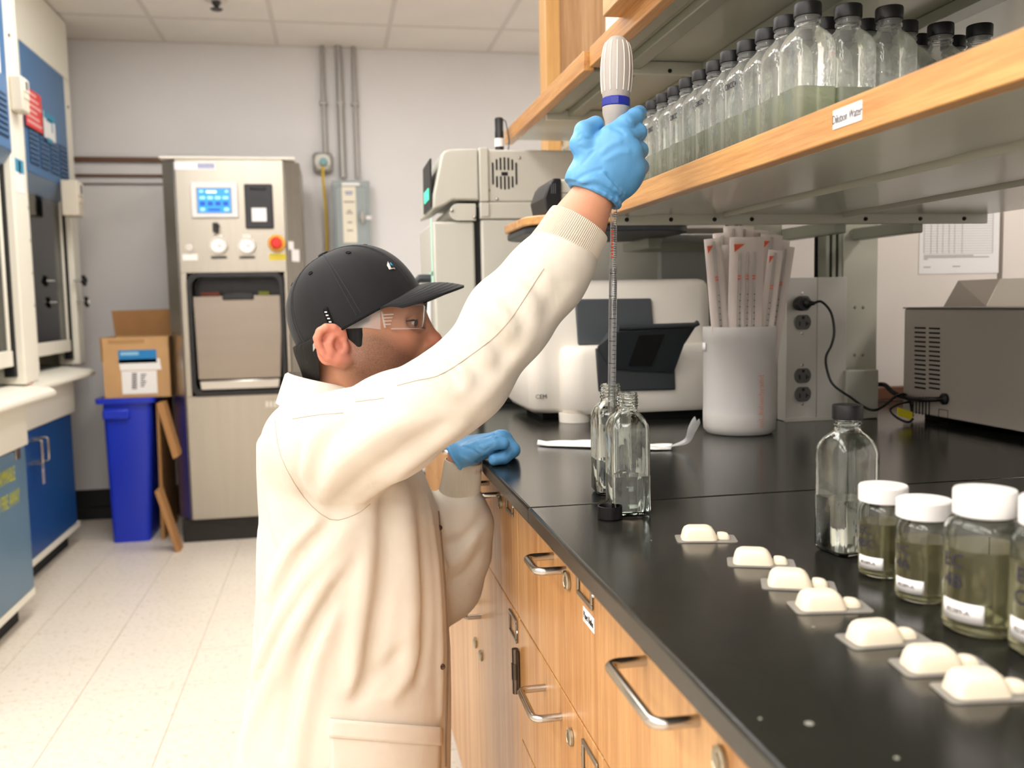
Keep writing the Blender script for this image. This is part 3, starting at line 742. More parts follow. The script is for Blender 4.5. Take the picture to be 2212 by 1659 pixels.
XC = .252                       # cabinet front plane
Zs1, Zs2 = .708, .525
def handle_bar(y0, y1, z, par, vertical=None):
    """bow handle: two posts and a bar in front of the panel"""
    Y_ = y0
    d = .034; sg = 1 if y1 > y0 else -1; rr = .010
    if vertical: y0, y1, sg = vertical[0], vertical[1], -1
    Q = [(XC, y0), (XC-d+rr, y0)]+[(XC-d+rr-rr*math.sin(a), y0+sg*(rr-rr*math.cos(a))) for a in (.4, .8, 1.2, PI/2)]
    Q += [(XC-d+rr-rr*math.sin(a), y1-sg*(rr-rr*math.cos(a))) for a in (PI/2, 1.2, .8, .4)]+[(XC-d+rr, y1), (XC, y1)]
    P = [(q[0], Y_, q[1]) for q in Q] if vertical else [(q[0], q[1], z) for q in Q]
    return MB().tube(P, .0047, 14).build('handle', M_chrome, par, smooth=50)
def lock(y, z, par):
    MB().lathe([(0, 0), (.0105, 0), (.0105, .003), (.0085, .0045), (.008, .0035), (.005, .0035), (.005, .0045), (0, .0045)], (XC-.0005, y, z), 20, Matrix.Rotation(-PI/2, 4, 'Y')).build('lock', mk('lock_nickel', '#a8a08c', .3, .9), par)
def card_frame(y0, y1, z0, z1, par):
    f = MB(); w = .0055
    f.box((XC-.003, y0, z0), (XC-.0003, y1, z0+w)); f.box((XC-.003, y0, z1-w), (XC-.0003, y1, z1)); f.box((XC-.003, y0, z0+w), (XC-.0003, y0+w, z1-w)); f.box((XC-.003, y1-w, z0+w), (XC-.0003, y1, z1-w))
    o = f.build('card_frame', mk('frame_nickel', '#8f877b', .35, .8), par, bevel=.0012)
    for y in (y0-.001, y1+.001):
        MB().lathe([(0, 0), (.003, 0), (.002, .002), (0, .0025)], (XC-.0005, y, (z0+z1)/2), 8, Matrix.Rotation(-PI/2, 4, 'Y')).build('screw', M_chrome, o)
def front(y0, y1, z0, z1, par, name='drawer'):
    return MB().box((XC, y0+.0012, z0+.0015), (XC+.019, y1-.0012, z1-.0015)).build(name, OAK_V, par, bevel=.0012)
def carcass(y0, y1, lab):
    t = thing('base_cabinet', lab, 'cabinet', (.5, (y0+y1)/2, 0), group='oak base cabinets under the black worktop')
    MB().box((XC+.0195, y0+.001, .1), (.80, y1-.001, .8975)).build('body', OAK_V, t)
    MB().box((XC+.07, y0+.001, 0), (.78, y1-.001, .0995)).build('toe_kick', M_base, t)
    return t
Za = .889
U0, U1, U2, U3, U4 = .44, .871, 1.301, 1.722, 2.15
# unit nearest the camera
t = carcass(U0, U1, 'nearest oak base cabinet with a drawer and bow handle, cut off by the picture edge')
d = front(U0, U1, Zs1, Za, t); handle_bar(.735, .618, .862, d); lock(.575, .853, d)
d = front(U0, U1, Zs2, Zs1, t); handle_bar(.735, .618, .668, d)
d = front(U0, U1, .11, Zs2, t)
t = carcass(-.3, U0, 'oak base cabinet in front of the camera below the frame')
front(-.3, U0, Zs1, Za, t); front(-.3, U0, .11, Zs1, t)
# middle unit
t = carcass(U1, U2, 'middle oak base cabinet with the drawer marked for pipet bulbs')
d = front(U1, U2, Zs1, Za, t)
handle_bar(W(1195, 1192, X=XC).y, W(1222, 1235, X=XC).y, .862, d); lock(1.0, .853, d)
y1, y0 = W(1250, 1255, X=XC).y, W(1283, 1340, X=XC).y
zc_ = .868; card_frame(y0, y1, .852, .886, d)
lw = MB().box((XC-.0009, .894, .829), (XC-.0002, .936, .845)).build('drawer_label', M_paper, d)
lettering('Pipet Bulbs', .0105, M_print, lw, (XC-.0011, .915, .8368), (0, -1, 0), (0, 0, 1), sx=.8)
d = front(U1, U2, Zs2, Zs1, t)
handle_bar(W(1178, 1492, X=XC).y, W(1213, 1553, X=XC).y, .672, d); lock(.997, .670, d); card_frame(.885, .945, .655, .694, d)
d = front(U1, U2, .11, Zs2, t); handle_bar(1.13, 1.03, .49, d)
# far unit: drawer over a pair of doors
t = carcass(U2, U4, 'far oak base cabinet with paired doors behind the person')
d = front(U2, U3, Zs1, Za, t)
y0, y1 = W(1060, 1050, X=XC).y, W(1092, 1076, X=XC).y
handle_bar(1.55, 1.45, .862, d); lock(W(1083, 1092, X=XC).y, .853, d); card_frame(W(1110, 1135, X=XC).y, W(1096, 1085, X=XC).y, .852, .886, d)
d = front(U3, U4, Zs1, Za, t); handle_bar(2.0, 1.9, .862, d)
d = front(U2, U3, .11, Zs1, t, 'door')
card_frame(1.316, 1.374, .663, .699, d)
lock(1.682, .506, d); handle_bar(1.682, 0, 0, d, vertical=(.69, .582))
# hinge at the near edge of the door
for z in (.627, .2):
    hg = MB().box((XC-.006, U2-.001, z-.03), (XC-.0003, U2+.014, z+.03)).build('hinge', mk('hinge_bronze', '#4c443c', .35, .7), d, bevel=.002)
    MB().cyl((XC-.007, U2+.003, z-.034), (XC-.007, U2+.003, z+.034), .005, 10).build('knuckle', mk('hinge_bronze2', '#60564c', .35, .8), hg)
    MB().cyl((XC-.0074, U2+.003, z-.012), (XC-.0074, U2+.003, z+.012), .0056, 10).build('knuckle', mk('hinge_bronze', '#4c443c', .35, .7), hg)
d = front(U3, U4, .11, Zs1, t, 'door')
lock(1.75, .506, d); handle_bar(1.765, 0, 0, d, vertical=(.69, .582))
for z in (.5,):
    MB().box((XC-.006, U4-.02, z-.03), (XC-.0003, U4+.001, z+.03)).build('hinge', mk('hinge_bronze', '#4c443c', .35, .7), d, bevel=.002)
t = carcass(U4, 2.74, 'oak base cabinet at the far end of the bench')
d = front(U4, 2.74, Zs1, Za, t); handle_bar(2.5, 2.4, .862, d); front(U4, 2.74, .11, Zs1, t, 'door')

# ================================================================== reagent shelving over the bench
ZL, ZLT, XLIP = 1.313, 1.347, .46
ZS = 1.335                      # shelf surface
YS0, YS1 = -.1, 1.55
M_chan = mk('channel_enamel', '#8d8f80', .26)
t = thing('reagent_shelf', 'lower metal reagent shelf with oak lip holding the dilution bottles', 'shelf', (.8, 1.5, ZL))
MB().box((XLIP, YS0, ZL), (XLIP+.02, YS1, ZLT)).build('lip', OAK_Y, t, bevel=.0015)
MB().box((XLIP+.0202, YS0, ZL+.016), (1.22, YS1, ZS)).build('deck', M_chan, t)
# folded panels under the deck, open channels between them
for (x0, x1, z0) in ((XLIP+.0203, .532, ZL+.0005), (.5375, .655, ZL+.003), (.70, .885, ZL+.003), (.93, 1.2, ZL+.003)):
    MB().box((x0, YS0+.01, z0), (x1, YS1-.012, ZL+.0158)).build('panel', M_shelf, t, bevel=.002)
for x in (.655, .885):
    MB().box((x+.0205, YS0+.01, ZL-.002), (x+.0235, YS1-.012, ZL+.0158)).build('stiffener', M_shelf, t)
MB().box((XLIP+.0203, YS1-.011, ZL-.014), (1.2, YS1, ZL+.0117)).build('end_angle', M_shelf, t, bevel=.002)
for k, x in enumerate((.5, .58, .66, .73, .95, 1.06, 1.15)):
    MB().lathe([(0, 0), (.004, 0), (.003, .003), (0, .0035)], (x, YS1-.011, ZL-.005), 8, Matrix.Rotation(PI/2, 4, 'X')).build('screw', M_blackm, t)
for x in (.905, 1.06):
    MB().box((x-.012, YS1-.004, ZL-.03), (x+.012, 1.749, ZL-.006)).build('bracket_arm', M_chan, t, bevel=.003)
lw = W(1801, 252, X=XLIP).y, W(1863, 240, X=XLIP).y
zc_ = W(1831, 249, X=XLIP).z
lp = MB().box((XLIP-.0008, lw[1], zc_-.0085), (XLIP-.0001, lw[0], zc_+.0085)).build('shelf_label', M_paper, t)
lettering('Dilution Water', .0118, mk('grey_print', '#4c4a55', .8), lp, (XLIP-.001, (lw[0]+lw[1])/2, zc_-.0005), (0, -1, 0), (0, 0, 1), sx=.66)
# uprights with slotted channel
for k, (x0, x1, x2, lab) in enumerate(((.795, .813, .896, 'left grey shelf upright standing behind the pipette tub'), (.994, 1.031, 1.11, 'right grey shelf upright standing behind the socket box'))):
    t = thing('shelf_upright', lab, 'upright', (x1, 1.78, ZT), group='shelf uprights')
    MB().box((x1, 1.75, ZT+.0005), (x2, 1.80, 2.2)).build('column', M_shelf, t, bevel=.002)
    w = (x1-x0)/5
    for q in range(3):
        MB().box((x0+2*q*w*.95, 1.752, ZT+.0005), (x0+2*q*w*.95+w, 1.79, 2.2)).build('slot_rail', M_chan, t)
    MB().box((x0, 1.785, ZT+.0005), (x1-.0002, 1.80, 2.2)).build('channel_back', M_blackm, t)
    if k:
        for (px, py) in ((1847, 664), (1865, 664), (1846, 767), (1864, 767)):
            c = W(px, py, Y=1.75); MB().lathe([(0, 0), (.0035, 0), (.0025, .002), (0, .0025)], (c.x, 1.75, c.z), 8, RY).build('rivet', M_chan, t)
# upper shelf, two runs
ZU = 1.573
for k, (xl_, ya, yb, dz, lab) in enumerate(((.456, -.1, 1.605, .005, 'near upper metal shelf with oak lip above the bottles'), (.446, 1.609, 2.37, 0, 'far upper metal shelf with oak lip ending by the back wall'))):
    t = thing('upper_shelf', lab, 'shelf', (.8, (ya+yb)/2, ZU), group='upper shelf runs')
    MB().box((xl_, ya, ZU+dz), (xl_+.02, yb, ZU+dz+.034)).build('lip', OAK_Y, t, bevel=.0015)
    MB().box((xl_+.0202, ya, ZU+dz+.012), (1.2 if k == 0 else .785, min(yb, YP-.003), ZU+dz+.024)).build('deck', M_shelf, t)
    for (x0, x1, z0) in ((xl_+.0203, .50, .002), (.515, .545, -.004), (.66, .70, -.006), (.89, .93, -.006))[:4-k]:
        MB().box((x0, ya+.01, ZU+dz+z0), (x1, min(yb, YP-.003)-.012, ZU+dz+.0118)).build('channel', M_chan, t, bevel=.002)
    y_ = min(yb, YP-.003)
    MB().box((xl_+.0203, y_-.011, ZU+dz-.012), (1.2 if k == 0 else .785, y_, ZU+dz+.0117)).build('end_angle', M_shelf, t, bevel=.002)
    if k == 1:
        MB().box((xl_+.0202, YP-.0029, ZU+.012), (.655, yb, ZU+.024)).build('deck', M_shelf, t)
    if k == 0:
        for x in (.60, .68):
            MB().lathe([(0, 0), (.004, 0), (.003, .003), (0, .0035)], (x, y_-.011, ZU), 8, Matrix.Rotation(PI/2, 4, 'X')).build('screw', M_blackm, t)
# rounded tray shown above the upper lip, and the oak block over it
o = MB().prism([(p[0], p[1]) for p in rrect(.479, 1.32, .70, 1.6, .03, 5)], 'z', ZU+.0295, ZU+.066).build('storage_tray', mk('tray_grey', '#c9cbbc', .4), None, bevel=.004)
tag(o, 'pale grey tray corner peeking over the near upper shelf lip', 'tray')
c = W(1302, 37, Y=1.42)
o = MB().box((c.x, 1.0, c.z), (c.x+.034, 1.42, c.z+.06)).build('oak_block', OAK_Y, None, bevel=.0015)
tag(o, 'oak lip end of the topmost shelf at the upper edge', 'shelf lip')
# oak post and panel at the far end
p0, p1 = W(1178, 60, Y=2.62), W(1210, 60, Y=2.62)
t = thing('oak_post', 'tall oak post with a grained panel rising behind the far upper shelf', 'post', (p0.x, 2.65, ZT))
MB().box((p0.x, 2.62, ZT+.0005), (p1.x, 2.70, ZC-.02)).build('post', wood('oak_pale', '#e3b274', '#cf9a58', 'z'), t, bevel=.002)
MB().box((p1.x+.0005, 2.625, 1.62), (.86, 2.66, ZC-.02)).build('panel', wood('oak_figured', '#ddb489', '#a97a4e', 'z', fine=30), t)
MB().box((p1.x+.002, 2.45, 1.76), (.84, 2.6195, 1.80)).box((p1.x+.002, 2.45, 1.60), (p1.x+.02, 2.6195, 1.7599)).build('metal_bracket', M_shelf, t, bevel=.003)
# ================================================================== instruments on the bench
RX = Matrix.Rotation(PI/2, 4, 'X')      # local z -> -y
# ------------------------------------------------------------------ grey muffle furnace
YF_ = 2.25; YFB = 2.6
def G(px, py, dy=0): return W(px, py, Y=YF_+dy)
t = thing('muffle_furnace', 'large light grey bench furnace with slotted side vent and tubular door bar', 'furnace', (.55, 2.4, ZT))
xh = G(1035, 480).x; zsplit = G(1100, 470).z
zb = .94
MB().box((xh+.004, YF_, zb), (.87, YFB, zsplit-.004)).build('lower_body', M_grey, t, bevel=.006)
zm = G(1100, 437).z
MB().box((xh+.002, YF_-.004, zsplit-.003), (.872, YFB, zm)).build('rim_band', M_grey, t, bevel=.003)
ztop = G(1100, 323).z
MB().box((xh+.008, YF_, zm+.001), (.87, YFB, ztop)).build('upper_body', M_grey, t, bevel=.005)
for x in (.42, .75):
    MB().box((x-.03, YF_+.02, ZT+.0005), (x+.03, YFB-.02, zb-.0005)).build('foot', M_blackm, t)
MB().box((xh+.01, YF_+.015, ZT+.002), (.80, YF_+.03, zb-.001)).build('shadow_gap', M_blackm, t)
# control head
xa, xb_ = G(945, 400).x, G(1045, 400).x
MB().prism([(xa+.035, ztop), (xb_-.012, ztop+.001), (xb_-.012, zm+.004), (xa+.036, zm+.006), (xa+.018, zm-.006), (xa-.012, zm-.016), (xa-.01, zm+.02), (xa+.012, ztop-.012), (xa+.02, ztop-.004)], 'y', YF_-.001, YFB).build('control_head', M_grey, t, bevel=.005)
MB().box((xb_-.011, YF_-.006, zm+.001), (xb_+.012, YFB, ztop+.004)).build('seam_band', M_grey, t, bevel=.003)
# slanted display on the front of the head
q = [G(941, 365), G(962, 344), G(962, 430), G(944, 443)]
MB().prism([(xa-.016, zm-.01), (xa-.0145, ztop-.02), (xa-.0105, ztop-.02), (xa-.0125, zm-.01)], 'y', YF_+.02, YF_+.2).build('display', M_black, t)
for k in range(3):
    MB().box((xa-.0175, YF_+.05+.04*k, zm+.012), (xa-.0165, YF_+.075+.04*k, zm+.04)).build('digit', mk('led_green', '#4fd6a8', .4, emit=1.2), t)
# door with tubular bar
xd0, xd1 = G(938, 600).x, G(1028, 600).x
MB().box((xd0, YF_+.002, zb+.004), (xd1, YFB-.01, G(1000, 478).z)).build('door', M_grey, t, bevel=.006)
MB().box((xd1+.0005, YF_+.012, zb+.004), (xh+.0035, YFB-.01, zm-.01)).build('door_gap', M_blackm, t)
c0 = G(971, 462); c1 = G(1028, 462)
z1_, z0_ = G(1000, 440).z, G(1000, 477).z
zc_ = (z0_+z1_)/2; r_ = (z1_-z0_)/2
po = [(c1.x, z0_), (c1.x, z1_)] + [(c0.x+r_-r_*math.sin(a), zc_+r_*math.cos(a)) for a in [PI*i/8 for i in range(9)]]
MB().prism(po, 'y', YF_-.004, YF_+.012).build('bar_end', M_grey, t, bevel=.0015)
MB().cyl((c0.x+r_, YF_+.0125, zc_), (c0.x+r_, YFB-.02, zc_), r_*.97, 20).build('door_bar', M_grey, t)
for (px, py) in ((975, 455), (1024, 470)):
    c = G(px, py); MB().lathe([(0, 0), (.005, 0), (.004, .003), (0, .0035)], (c.x, YF_-.004, c.z), 10, RX).build('screw', M_chrome, t)
MB().box((xh+.004, YF_-.008, zsplit+.002), (xh+.024, YF_-.0045, zm-.002)).build('hinge_plate', M_grey, t, bevel=.001)
# vent
vx, vz = G(1090, 376).x, G(1090, 376).z
pxm = .0011249
for i, (top, bot) in enumerate(((28, 26), (36, 33), (40, 37), (41, 38), (40, 37), (36, 33), (28, 26))):
    x = vx+(i-3)*8.6*pxm
    segs = ((-bot, top),) if i in (0, 6) else ((9 if 0 < i < 6 else 0, top), (-bot, -9+4))
    for (a, b) in segs:
        MB().prism([(p[0], p[1]) for p in rrect(x-.0022, vz+a*pxm*.88, x+.0022, vz+b*pxm*.88, .002, 3)], 'y', YF_-.0008, YF_-.0002).build('vent_slot', M_blackm, t)
MB().box((vx-.008, YF_-.0008, vz-.004), (vx+.008, YF_-.0002, vz+.005)).build('vent_slot', M_blackm, t)
for (px, py) in ((1122, 341), (1056, 411), (1074, 430)):
    c = G(px, py); MB().lathe([(0, 0), (.004, 0), (.003, .002), (0, .003)], (c.x, YF_, c.z), 10, RX).build('screw', M_chrome, t)
# black pull on the door front
a, b = G(945, 600), G(945, 712)
yq = YF_+.06
MB().tube([(xd0, yq, a.z), (xd0-.03, yq, a.z), (xd0-.042, yq, a.z-.01), (xd0-.042, yq, b.z+.01), (xd0-.03, yq, b.z), (xd0, yq, b.z)], .011, 10).build('pull', M_dark, t)
# notes taped on the front of the door
for (z0, z1, y0, y1, m_) in ((1.24, 1.38, 2.262, 2.29, mk('mint_paper', '#bfe6d4', .7)), (1.22, 1.25, 2.255, 2.36, mk('mint_paper', '#bfe6d4', .7)), (1.1, 1.2, 2.34, 2.46, M_paper)):
    o = MB().box((xd0-.0018, y0, z0), (xd0-.0006, y1, z1)).build('paper_note', m_, None)
    tag(o, 'mint paper strip taped to the grey furnace door' if m_ is not M_paper and z0 > 1.23 else ('mint paper note below the strip on the furnace door' if m_ is not M_paper else 'white paper note on the grey furnace door'), 'note', 'notes on the furnace door')
# torch standing on the furnace
c = G(1079, 322, .05)
zt_ = W(1078, 255, Y=c.y).z-ztop
t = thing('flashlight', 'black pocket flashlight with a white band standing on the furnace', 'flashlight', (c.x, c.y, ztop+.0005))
MB().lathe([(0, 0), (.0108, 0), (.0108, zt_*.16), (0, zt_*.16)], n=20).build('head', M_black, t, local=True)
MB().lathe([(0, zt_*.161), (.0118, zt_*.161), (.0118, zt_*.40), (0, zt_*.40)], n=20).build('band', M_paper, t, local=True)
MB().lathe([(0, zt_*.401), (.011, zt_*.401), (.011, zt_*.62), (.0102, zt_*.64), (.0108, zt_*.97), (.009, zt_), (0, zt_)], n=20, rib=lambda i, z: 1 if i % 2 else .95).build('barrel', M_black, t, local=True)
MB().tube([(.006, -.003, zt_*.97), (.016, -.003, zt_*.9), (.021, -.004, zt_*.6), (.024, -.004, zt_*.3), (.021, -.004, .002)], .0014, 6).build('strap', M_black, t, local=True)

# ------------------------------------------------------------------ white analyser
YW = 1.83
def Wh(px, py, dy=0): return W(px, py, Y=YW+dy)
M_wh = mk('analyser_white', '#f0eadf', .42)
t = thing('moisture_analyser', 'cream white bench analyser with an open charcoal flap', 'analyser', (.58, 1.95, ZT))
xl_, xr_ = Wh(1153, 800).x, .80
zt_ = Wh(1400, 602).z
def slab_ring(x0, x1, y0, y1, r, z): return [Vector((p[0], p[1], z)) for p in rrect(x0, y0, x1, y1, r, 8)]
mb = MB()
for (z, ins) in ((ZT+.034, .012), (ZT+.045, .002), (ZT+.10, 0), (zt_-.05, .0), (zt_-.012, .006), (zt_-.003, .016), (zt_, .03)):
    mb.loft
rings = [slab_ring(xl_+i_, xr_-i_*.5, YW+i_+.035, 2.16, .035, z) for (z, i_) in ((ZT+.018, .012), (ZT+.03, .002), (ZT+.12, 0), (zt_-.05, .002), (zt_-.014, .006), (zt_-.004, .014), (zt_, .03))]
MB().loft(rings).build('housing', M_wh, t, smooth=50)
# lower front with rounded left corner
zl_ = Wh(1285, 747).z
x2, x3 = Wh(1218, 850).x, xr_-.002
rings = [slab_ring(x2+i_, x3, YW-.012+i_, YW+.1, .045, z) for (z, i_) in ((ZT+.018, .008), (ZT+.03, .0), (zl_-.02, 0), (zl_-.006, .004), (zl_, .012))]
MB().loft(rings).build('lower_front', M_wh, t, smooth=50)
# charcoal surround
p = [(Wh(1285, 748, -.014).x, zl_-.004), (Wh(1456, 748, -.014).x, zl_-.004), (Wh(1458, 845, -.014).x, Wh(1458, 842, -.014).z), (Wh(1292, 850, -.014).x, Wh(1292, 846, -.014).z)]
MB().prism(p, 'y', YW-.0185, YW-.0125).build('flap_surround', M_dark, t, bevel=.003)
# panel above
a, b = Wh(1250, 646), Wh(1425, 746)
MB().prism([(a.x, a.z), (Wh(1418, 644).x, Wh(1418, 644).z), (b.x, zl_+.001), (Wh(1257, 744).x, zl_+.001)], 'y', YW+.029, YW+.036).build('upper_panel', mk('panel_slate', '#4a4f54', .4), t, bevel=.004)
# flap leaning out
def FP(px, py, Y): return W(px, py, Y=Y)
tl, tr = FP(1335, 716, 1.765), FP(1492, 708, 1.765)
bl, br_ = FP(1322, 800, 1.808), FP(1456, 806, 1.808)
nrm = (tr-tl).cross(bl-tl).normalized()
if nrm.y > 0: nrm = -nrm
def quad_slab(c4, th): return [list(c4), [p_-nrm*th for p_ in c4]]
fl_ = MB().loft(quad_slab([tl, tr, br_, bl], .007)).build('flap', M_dark, t, bevel=.002)
lip = [FP(1336, 708, 1.764), FP(1500, 702, 1.764), FP(1508, 697, 1.764)]
MB().tube([lip[0], lip[1], lip[2]], [.0055, .0055, .006], 10).build('flap_lip', M_dark, fl_)
MB().loft([[lip[2]+Vector((-.022, .004, -.004)), lip[2]+Vector((.004, .004, .003)), tr.lerp(br_, .35)], [lip[2]+Vector((-.022, .009, -.004)), lip[2]+Vector((.004, .009, .003)), tr.lerp(br_, .35)+Vector((0, .006, 0))]]).build('flap_wing', M_dark, fl_)
def onflap(u, v, d=.0006): return tl.lerp(tr, u).lerp(bl.lerp(br_, u), v)+nrm*d
ro = [onflap(.3, .12), onflap(.66, .12), onflap(.60, .86), onflap(.24, .86)]
MB().loft([ro, [p_+nrm*.0006 for p_ in ro]]).build('flap_recess', M_blackm, fl_)
sl = [FP(1312, 718, 1.79), tl+Vector((-.002, 0, 0)), bl+Vector((-.002, 0, 0)), FP(1290, 750, 1.806)]
MB().loft([sl, [p_+Vector((.004, .003, 0)) for p_ in sl]]).build('flap_side', M_dark, t)
a = Wh(1255, 905, .01)
MB().lathe([(0, 0), (.033, 0), (.034, .019), (0, .019)], (Wh(1250, 900).x, YW+.03, ZT+.0004), 24).build('foot', M_wh, t)
MB().lathe([(0, 0), (.016, 0), (.017, .019), (0, .019)], (xr_-.05, YW+.05, ZT+.0004), 24).build('foot', M_black, t)
MB().box((x2+.07, YW+.02, ZT+.0006), (xr_-.02, YW+.1, ZT+.0175)).box((xl_+.04, YW+.1, ZT+.0006), (xl_+.16, 2.1, ZT+.0175)).build('base_plate', M_blackm, t)
c = Wh(1373, 866, -.013); MB().lathe([(0, 0), (.004, 0), (.0035, .0025), (0, .0025)], (c.x, YW-.0125, c.z), 14, RX).build('indicator', mk('led_green_dark', '#2c7a5a', .3), t)
c = Wh(1171, 861)
lettering('CEM', .0125, M_print, t, (c.x+.006, YW+.0345, c.z), (1, 0, 0), (0, 0, 1))

# ------------------------------------------------------------------ rounded board with a small device (behind the sleeve)
zb_ = W(1250, 478, Y=1.78).z
pl = rrect(.385, 1.79, .745, 2.15, .09, 8)
t = thing('side_shelf', 'small oak board with rounded corners fixed beside the furnace', 'shelf', (.6, 1.95, zb_-.03))
MB().prism(pl, 'z', zb_-.002, zb_+.016).build('board', OAK_X, t, bevel=.003)
MB().prism(rrect(.39, 1.80, .74, 2.14, .085, 8), 'z', zb_-.018, zb_-.0045).build('underplate', M_dark, t, bevel=.003)
MB().box((.7, 2.0, zb_-.04), (.73, 2.17, zb_-.0185)).box((.7, 2.17, zb_-.04), (1.0, 2.188, zb_-.0185)).build('bracket', M_chan, t)
a, b = W(1208, 388, Y=1.84), W(1245, 460, Y=1.84)
t = thing('pump_controller', 'small grey box device with black front on the rounded board', 'device', (a.x, 1.9, zb_+.0165))
MB().box((a.x, 1.83, zb_+.0165), (a.x+.12, 1.95, W(1208, 388, Y=1.84).z)).build('case', mk('device_grey', '#cfcdbd', .45), t, bevel=.004)
MB().box((a.x-.0005, 1.829, zb_+.06), (a.x+.1205, 1.951, zb_+.062)).build('seam', mk('device_seam', '#8f8d80', .5), t)
x0 = W(1182, 425, Y=1.82).x
MB().prism([(x0, zb_+.02), (x0-.006, zb_+.05), (x0+.004, a.z-.012), (x0+.014, a.z), (a.x-.0006, a.z), (a.x-.0006, zb_+.018)], 'y', 1.82, 1.955).build('front', M_black, t, bevel=.003)
for k in range(3):
    MB().box((x0+.008+.004*k, 1.8192, a.z-.03), (x0+.0095+.004*k, 1.8198, a.z-.01)).build('slot', mk('slot_grey', '#5a5d60', .5), t)

# ------------------------------------------------------------------ socket box
YX = 1.712
def Pb(px, py): return W(px, py, Y=YX)
bx0, bx1, bzt = Pb(1698, 750).x, Pb(1828, 750).x, Pb(1760, 599).z
t = thing('socket_box', 'grey bench socket box with four outlets behind the tub', 'socket box', ((bx0+bx1)/2, YX+.018, ZT))
M_box = mk('socket_box_grey', '#bdbab2', .38, .15)
xm = Pb(1765, 700).x
MB().box((bx0, YX, ZT+.0005), (xm-.0004, YX+.036, bzt)).build('outlet_plate', M_box, t, bevel=.001)
MB().box((xm+.0004, YX, ZT+.0005), (bx1, YX+.036, bzt)).build('cover_plate', M_box, t, bevel=.001)
MB().box((bx0-.004, YX-.006, ZT+.0004), (bx1, YX-.0003, ZT+.007)).build('foot_flange', M_box, t)
M_out = mk('outlet_grey', '#575553', .45)
for py in (655, 696, 811, 851):
    c = Pb(1733, py)
    pts = [(c.x+.0175*math.cos(a), max(min(.0175*math.sin(a), .0148), -.0148)+c.z) for a in [2*PI*i/28 for i in range(28)]]
    o = MB().prism(pts, 'y', YX-.004, YX-.0002).build('outlet', M_out, t, bevel=.0006)
    for (dx, dz, w, h) in ((-.0075, -.003, .0012, .0045), (.0068, -.003, .0012, .0045), (.0095, -.003, .003, .0012)):
        MB().box((c.x+dx-w, YX-.0044, c.z+dz-h), (c.x+dx+w, YX-.0041, c.z+dz+h)).build('slot', M_blackm, o)
    MB().lathe([(0, 0), (.0032, 0), (.0032, .0004), (0, .0004)], (c.x, YX-.004, c.z+.009), 10, RX).build('slot', M_blackm, o)
for py in (633, 720, 788, 873):
    c = Pb(1733, py); MB().lathe([(0, 0), (.0032, 0), (.0025, .0012), (0, .0014)], (c.x, YX, c.z), 10, RX).build('screw', M_chrome, t)
a, b = W(1829, 801, Y=1.70), W(1897, 906, Y=1.70)
o = MB().box((a.x, 1.70, ZT+.0005), (b.x, 1.748, a.z)).build('cover_box', mk('cover_grey', '#aaa99c', .4), None, bevel=.002)
tag(o, 'plain grey cable cover box next to the socket box', 'cover box')
M_cord = mk('cord_black', '#0f0f10', .45)
def path(pts): return [W(x, y, Y=Y) for x, y, Y in pts]
def smooth_path(P, n=6):
    out = []
    for i in range(len(P)-1):
        p0, p1, p2, p3 = P[max(i-1, 0)], P[i], P[i+1], P[min(i+2, len(P)-1)]
        for k in range(n):
            s = k/n
            out.append(.5*((2*p1)+(p2-p0)*s+(2*p0-5*p1+4*p2-p3)*s*s+(3*p1-p0-3*p2+p3)*s**3))
    return out+[P[-1]]
t = thing('black_cable', 'thin black power cord plugged into the top outlet', 'cord', tuple(W(1740, 656, Y=1.69)))
P = smooth_path(path([(1758, 655, 1.675), (1775, 652, 1.67), (1795, 675, 1.67), (1802, 715, 1.67), (1796, 745, 1.67), (1784, 772, 1.67), (1788, 805, 1.67), (1802, 833, 1.66), (1840, 860, 1.655), (1868, 880, 1.65), (1890, 886, 1.645), (1910, 876, 1.65), (1935, 856, 1.66), (1955, 852, 1.66), (1966, 868, 1.66), (1971, 900, 1.66)]))
MB().tube(P, .0026, 8).build('cable', M_cord, t)
c = W(1738, 656, Y=1.69)
MB().lathe([(0, 0), (.0135, 0), (.0145, .012), (.0125, .022), (0, .022)], (c.x-.003, YX-.0045, c.z), 16, RX).tube([c+Vector((.004, -.006, 0)), W(1748, 655, Y=1.68), W(1760, 655, Y=1.675)], [.009, .006, .0035], 10).build('plug', M_cord, t)
t = thing('thick_cable', 'thick black cable joining the cover box and the grey oven', 'cable', tuple(W(1960, 862, Y=1.66)))
XO = 1.137
e_ = W(2036, 862, X=XO-.006)
P = smooth_path([W(1896, 830, Y=1.74), W(1912, 832, Y=1.70), W(1930, 848, Y=1.68), W(1955, 858, Y=1.66), W(1985, 863, X=XO-.03), W(2012, 863, X=XO-.022), e_])
MB().tube(P, .0048, 10).build('cable', M_cord, t)
MB().lathe([(0, 0), (.011, 0), (.011, .005), (.007, .008), (0, .008)], (XO-.0003, e_.y, e_.z), 16, Matrix.Rotation(-PI/2, 4, 'Y')).build('grommet', M_cord, t)
t = thing('cable_loop', 'loop of thin black cable with a yellow tag on the worktop', 'cable', tuple(W(1945, 900, Z=ZT)))
P = smooth_path([W(1968, 868, Y=1.64), W(1945, 872, Y=1.63), W(1925, 882, Y=1.62), W(1926, 892, Y=1.615), W(1942, 905, Y=1.60), W(1962, 912, Y=1.59), W(1972, 905, Y=1.60)])
MB().tube([Vector((p.x, p.y, max(p.z, ZT+.003))) for p in P], .0022, 8).build('cable', M_cord, t)
q = [W(1939, 880, Y=1.60), W(1971, 890, Y=1.60), W(1971, 908, Y=1.60), W(1939, 897, Y=1.60)]
q = [Vector((v.x, v.y, max(v.z, ZT+.002))) for v in q]
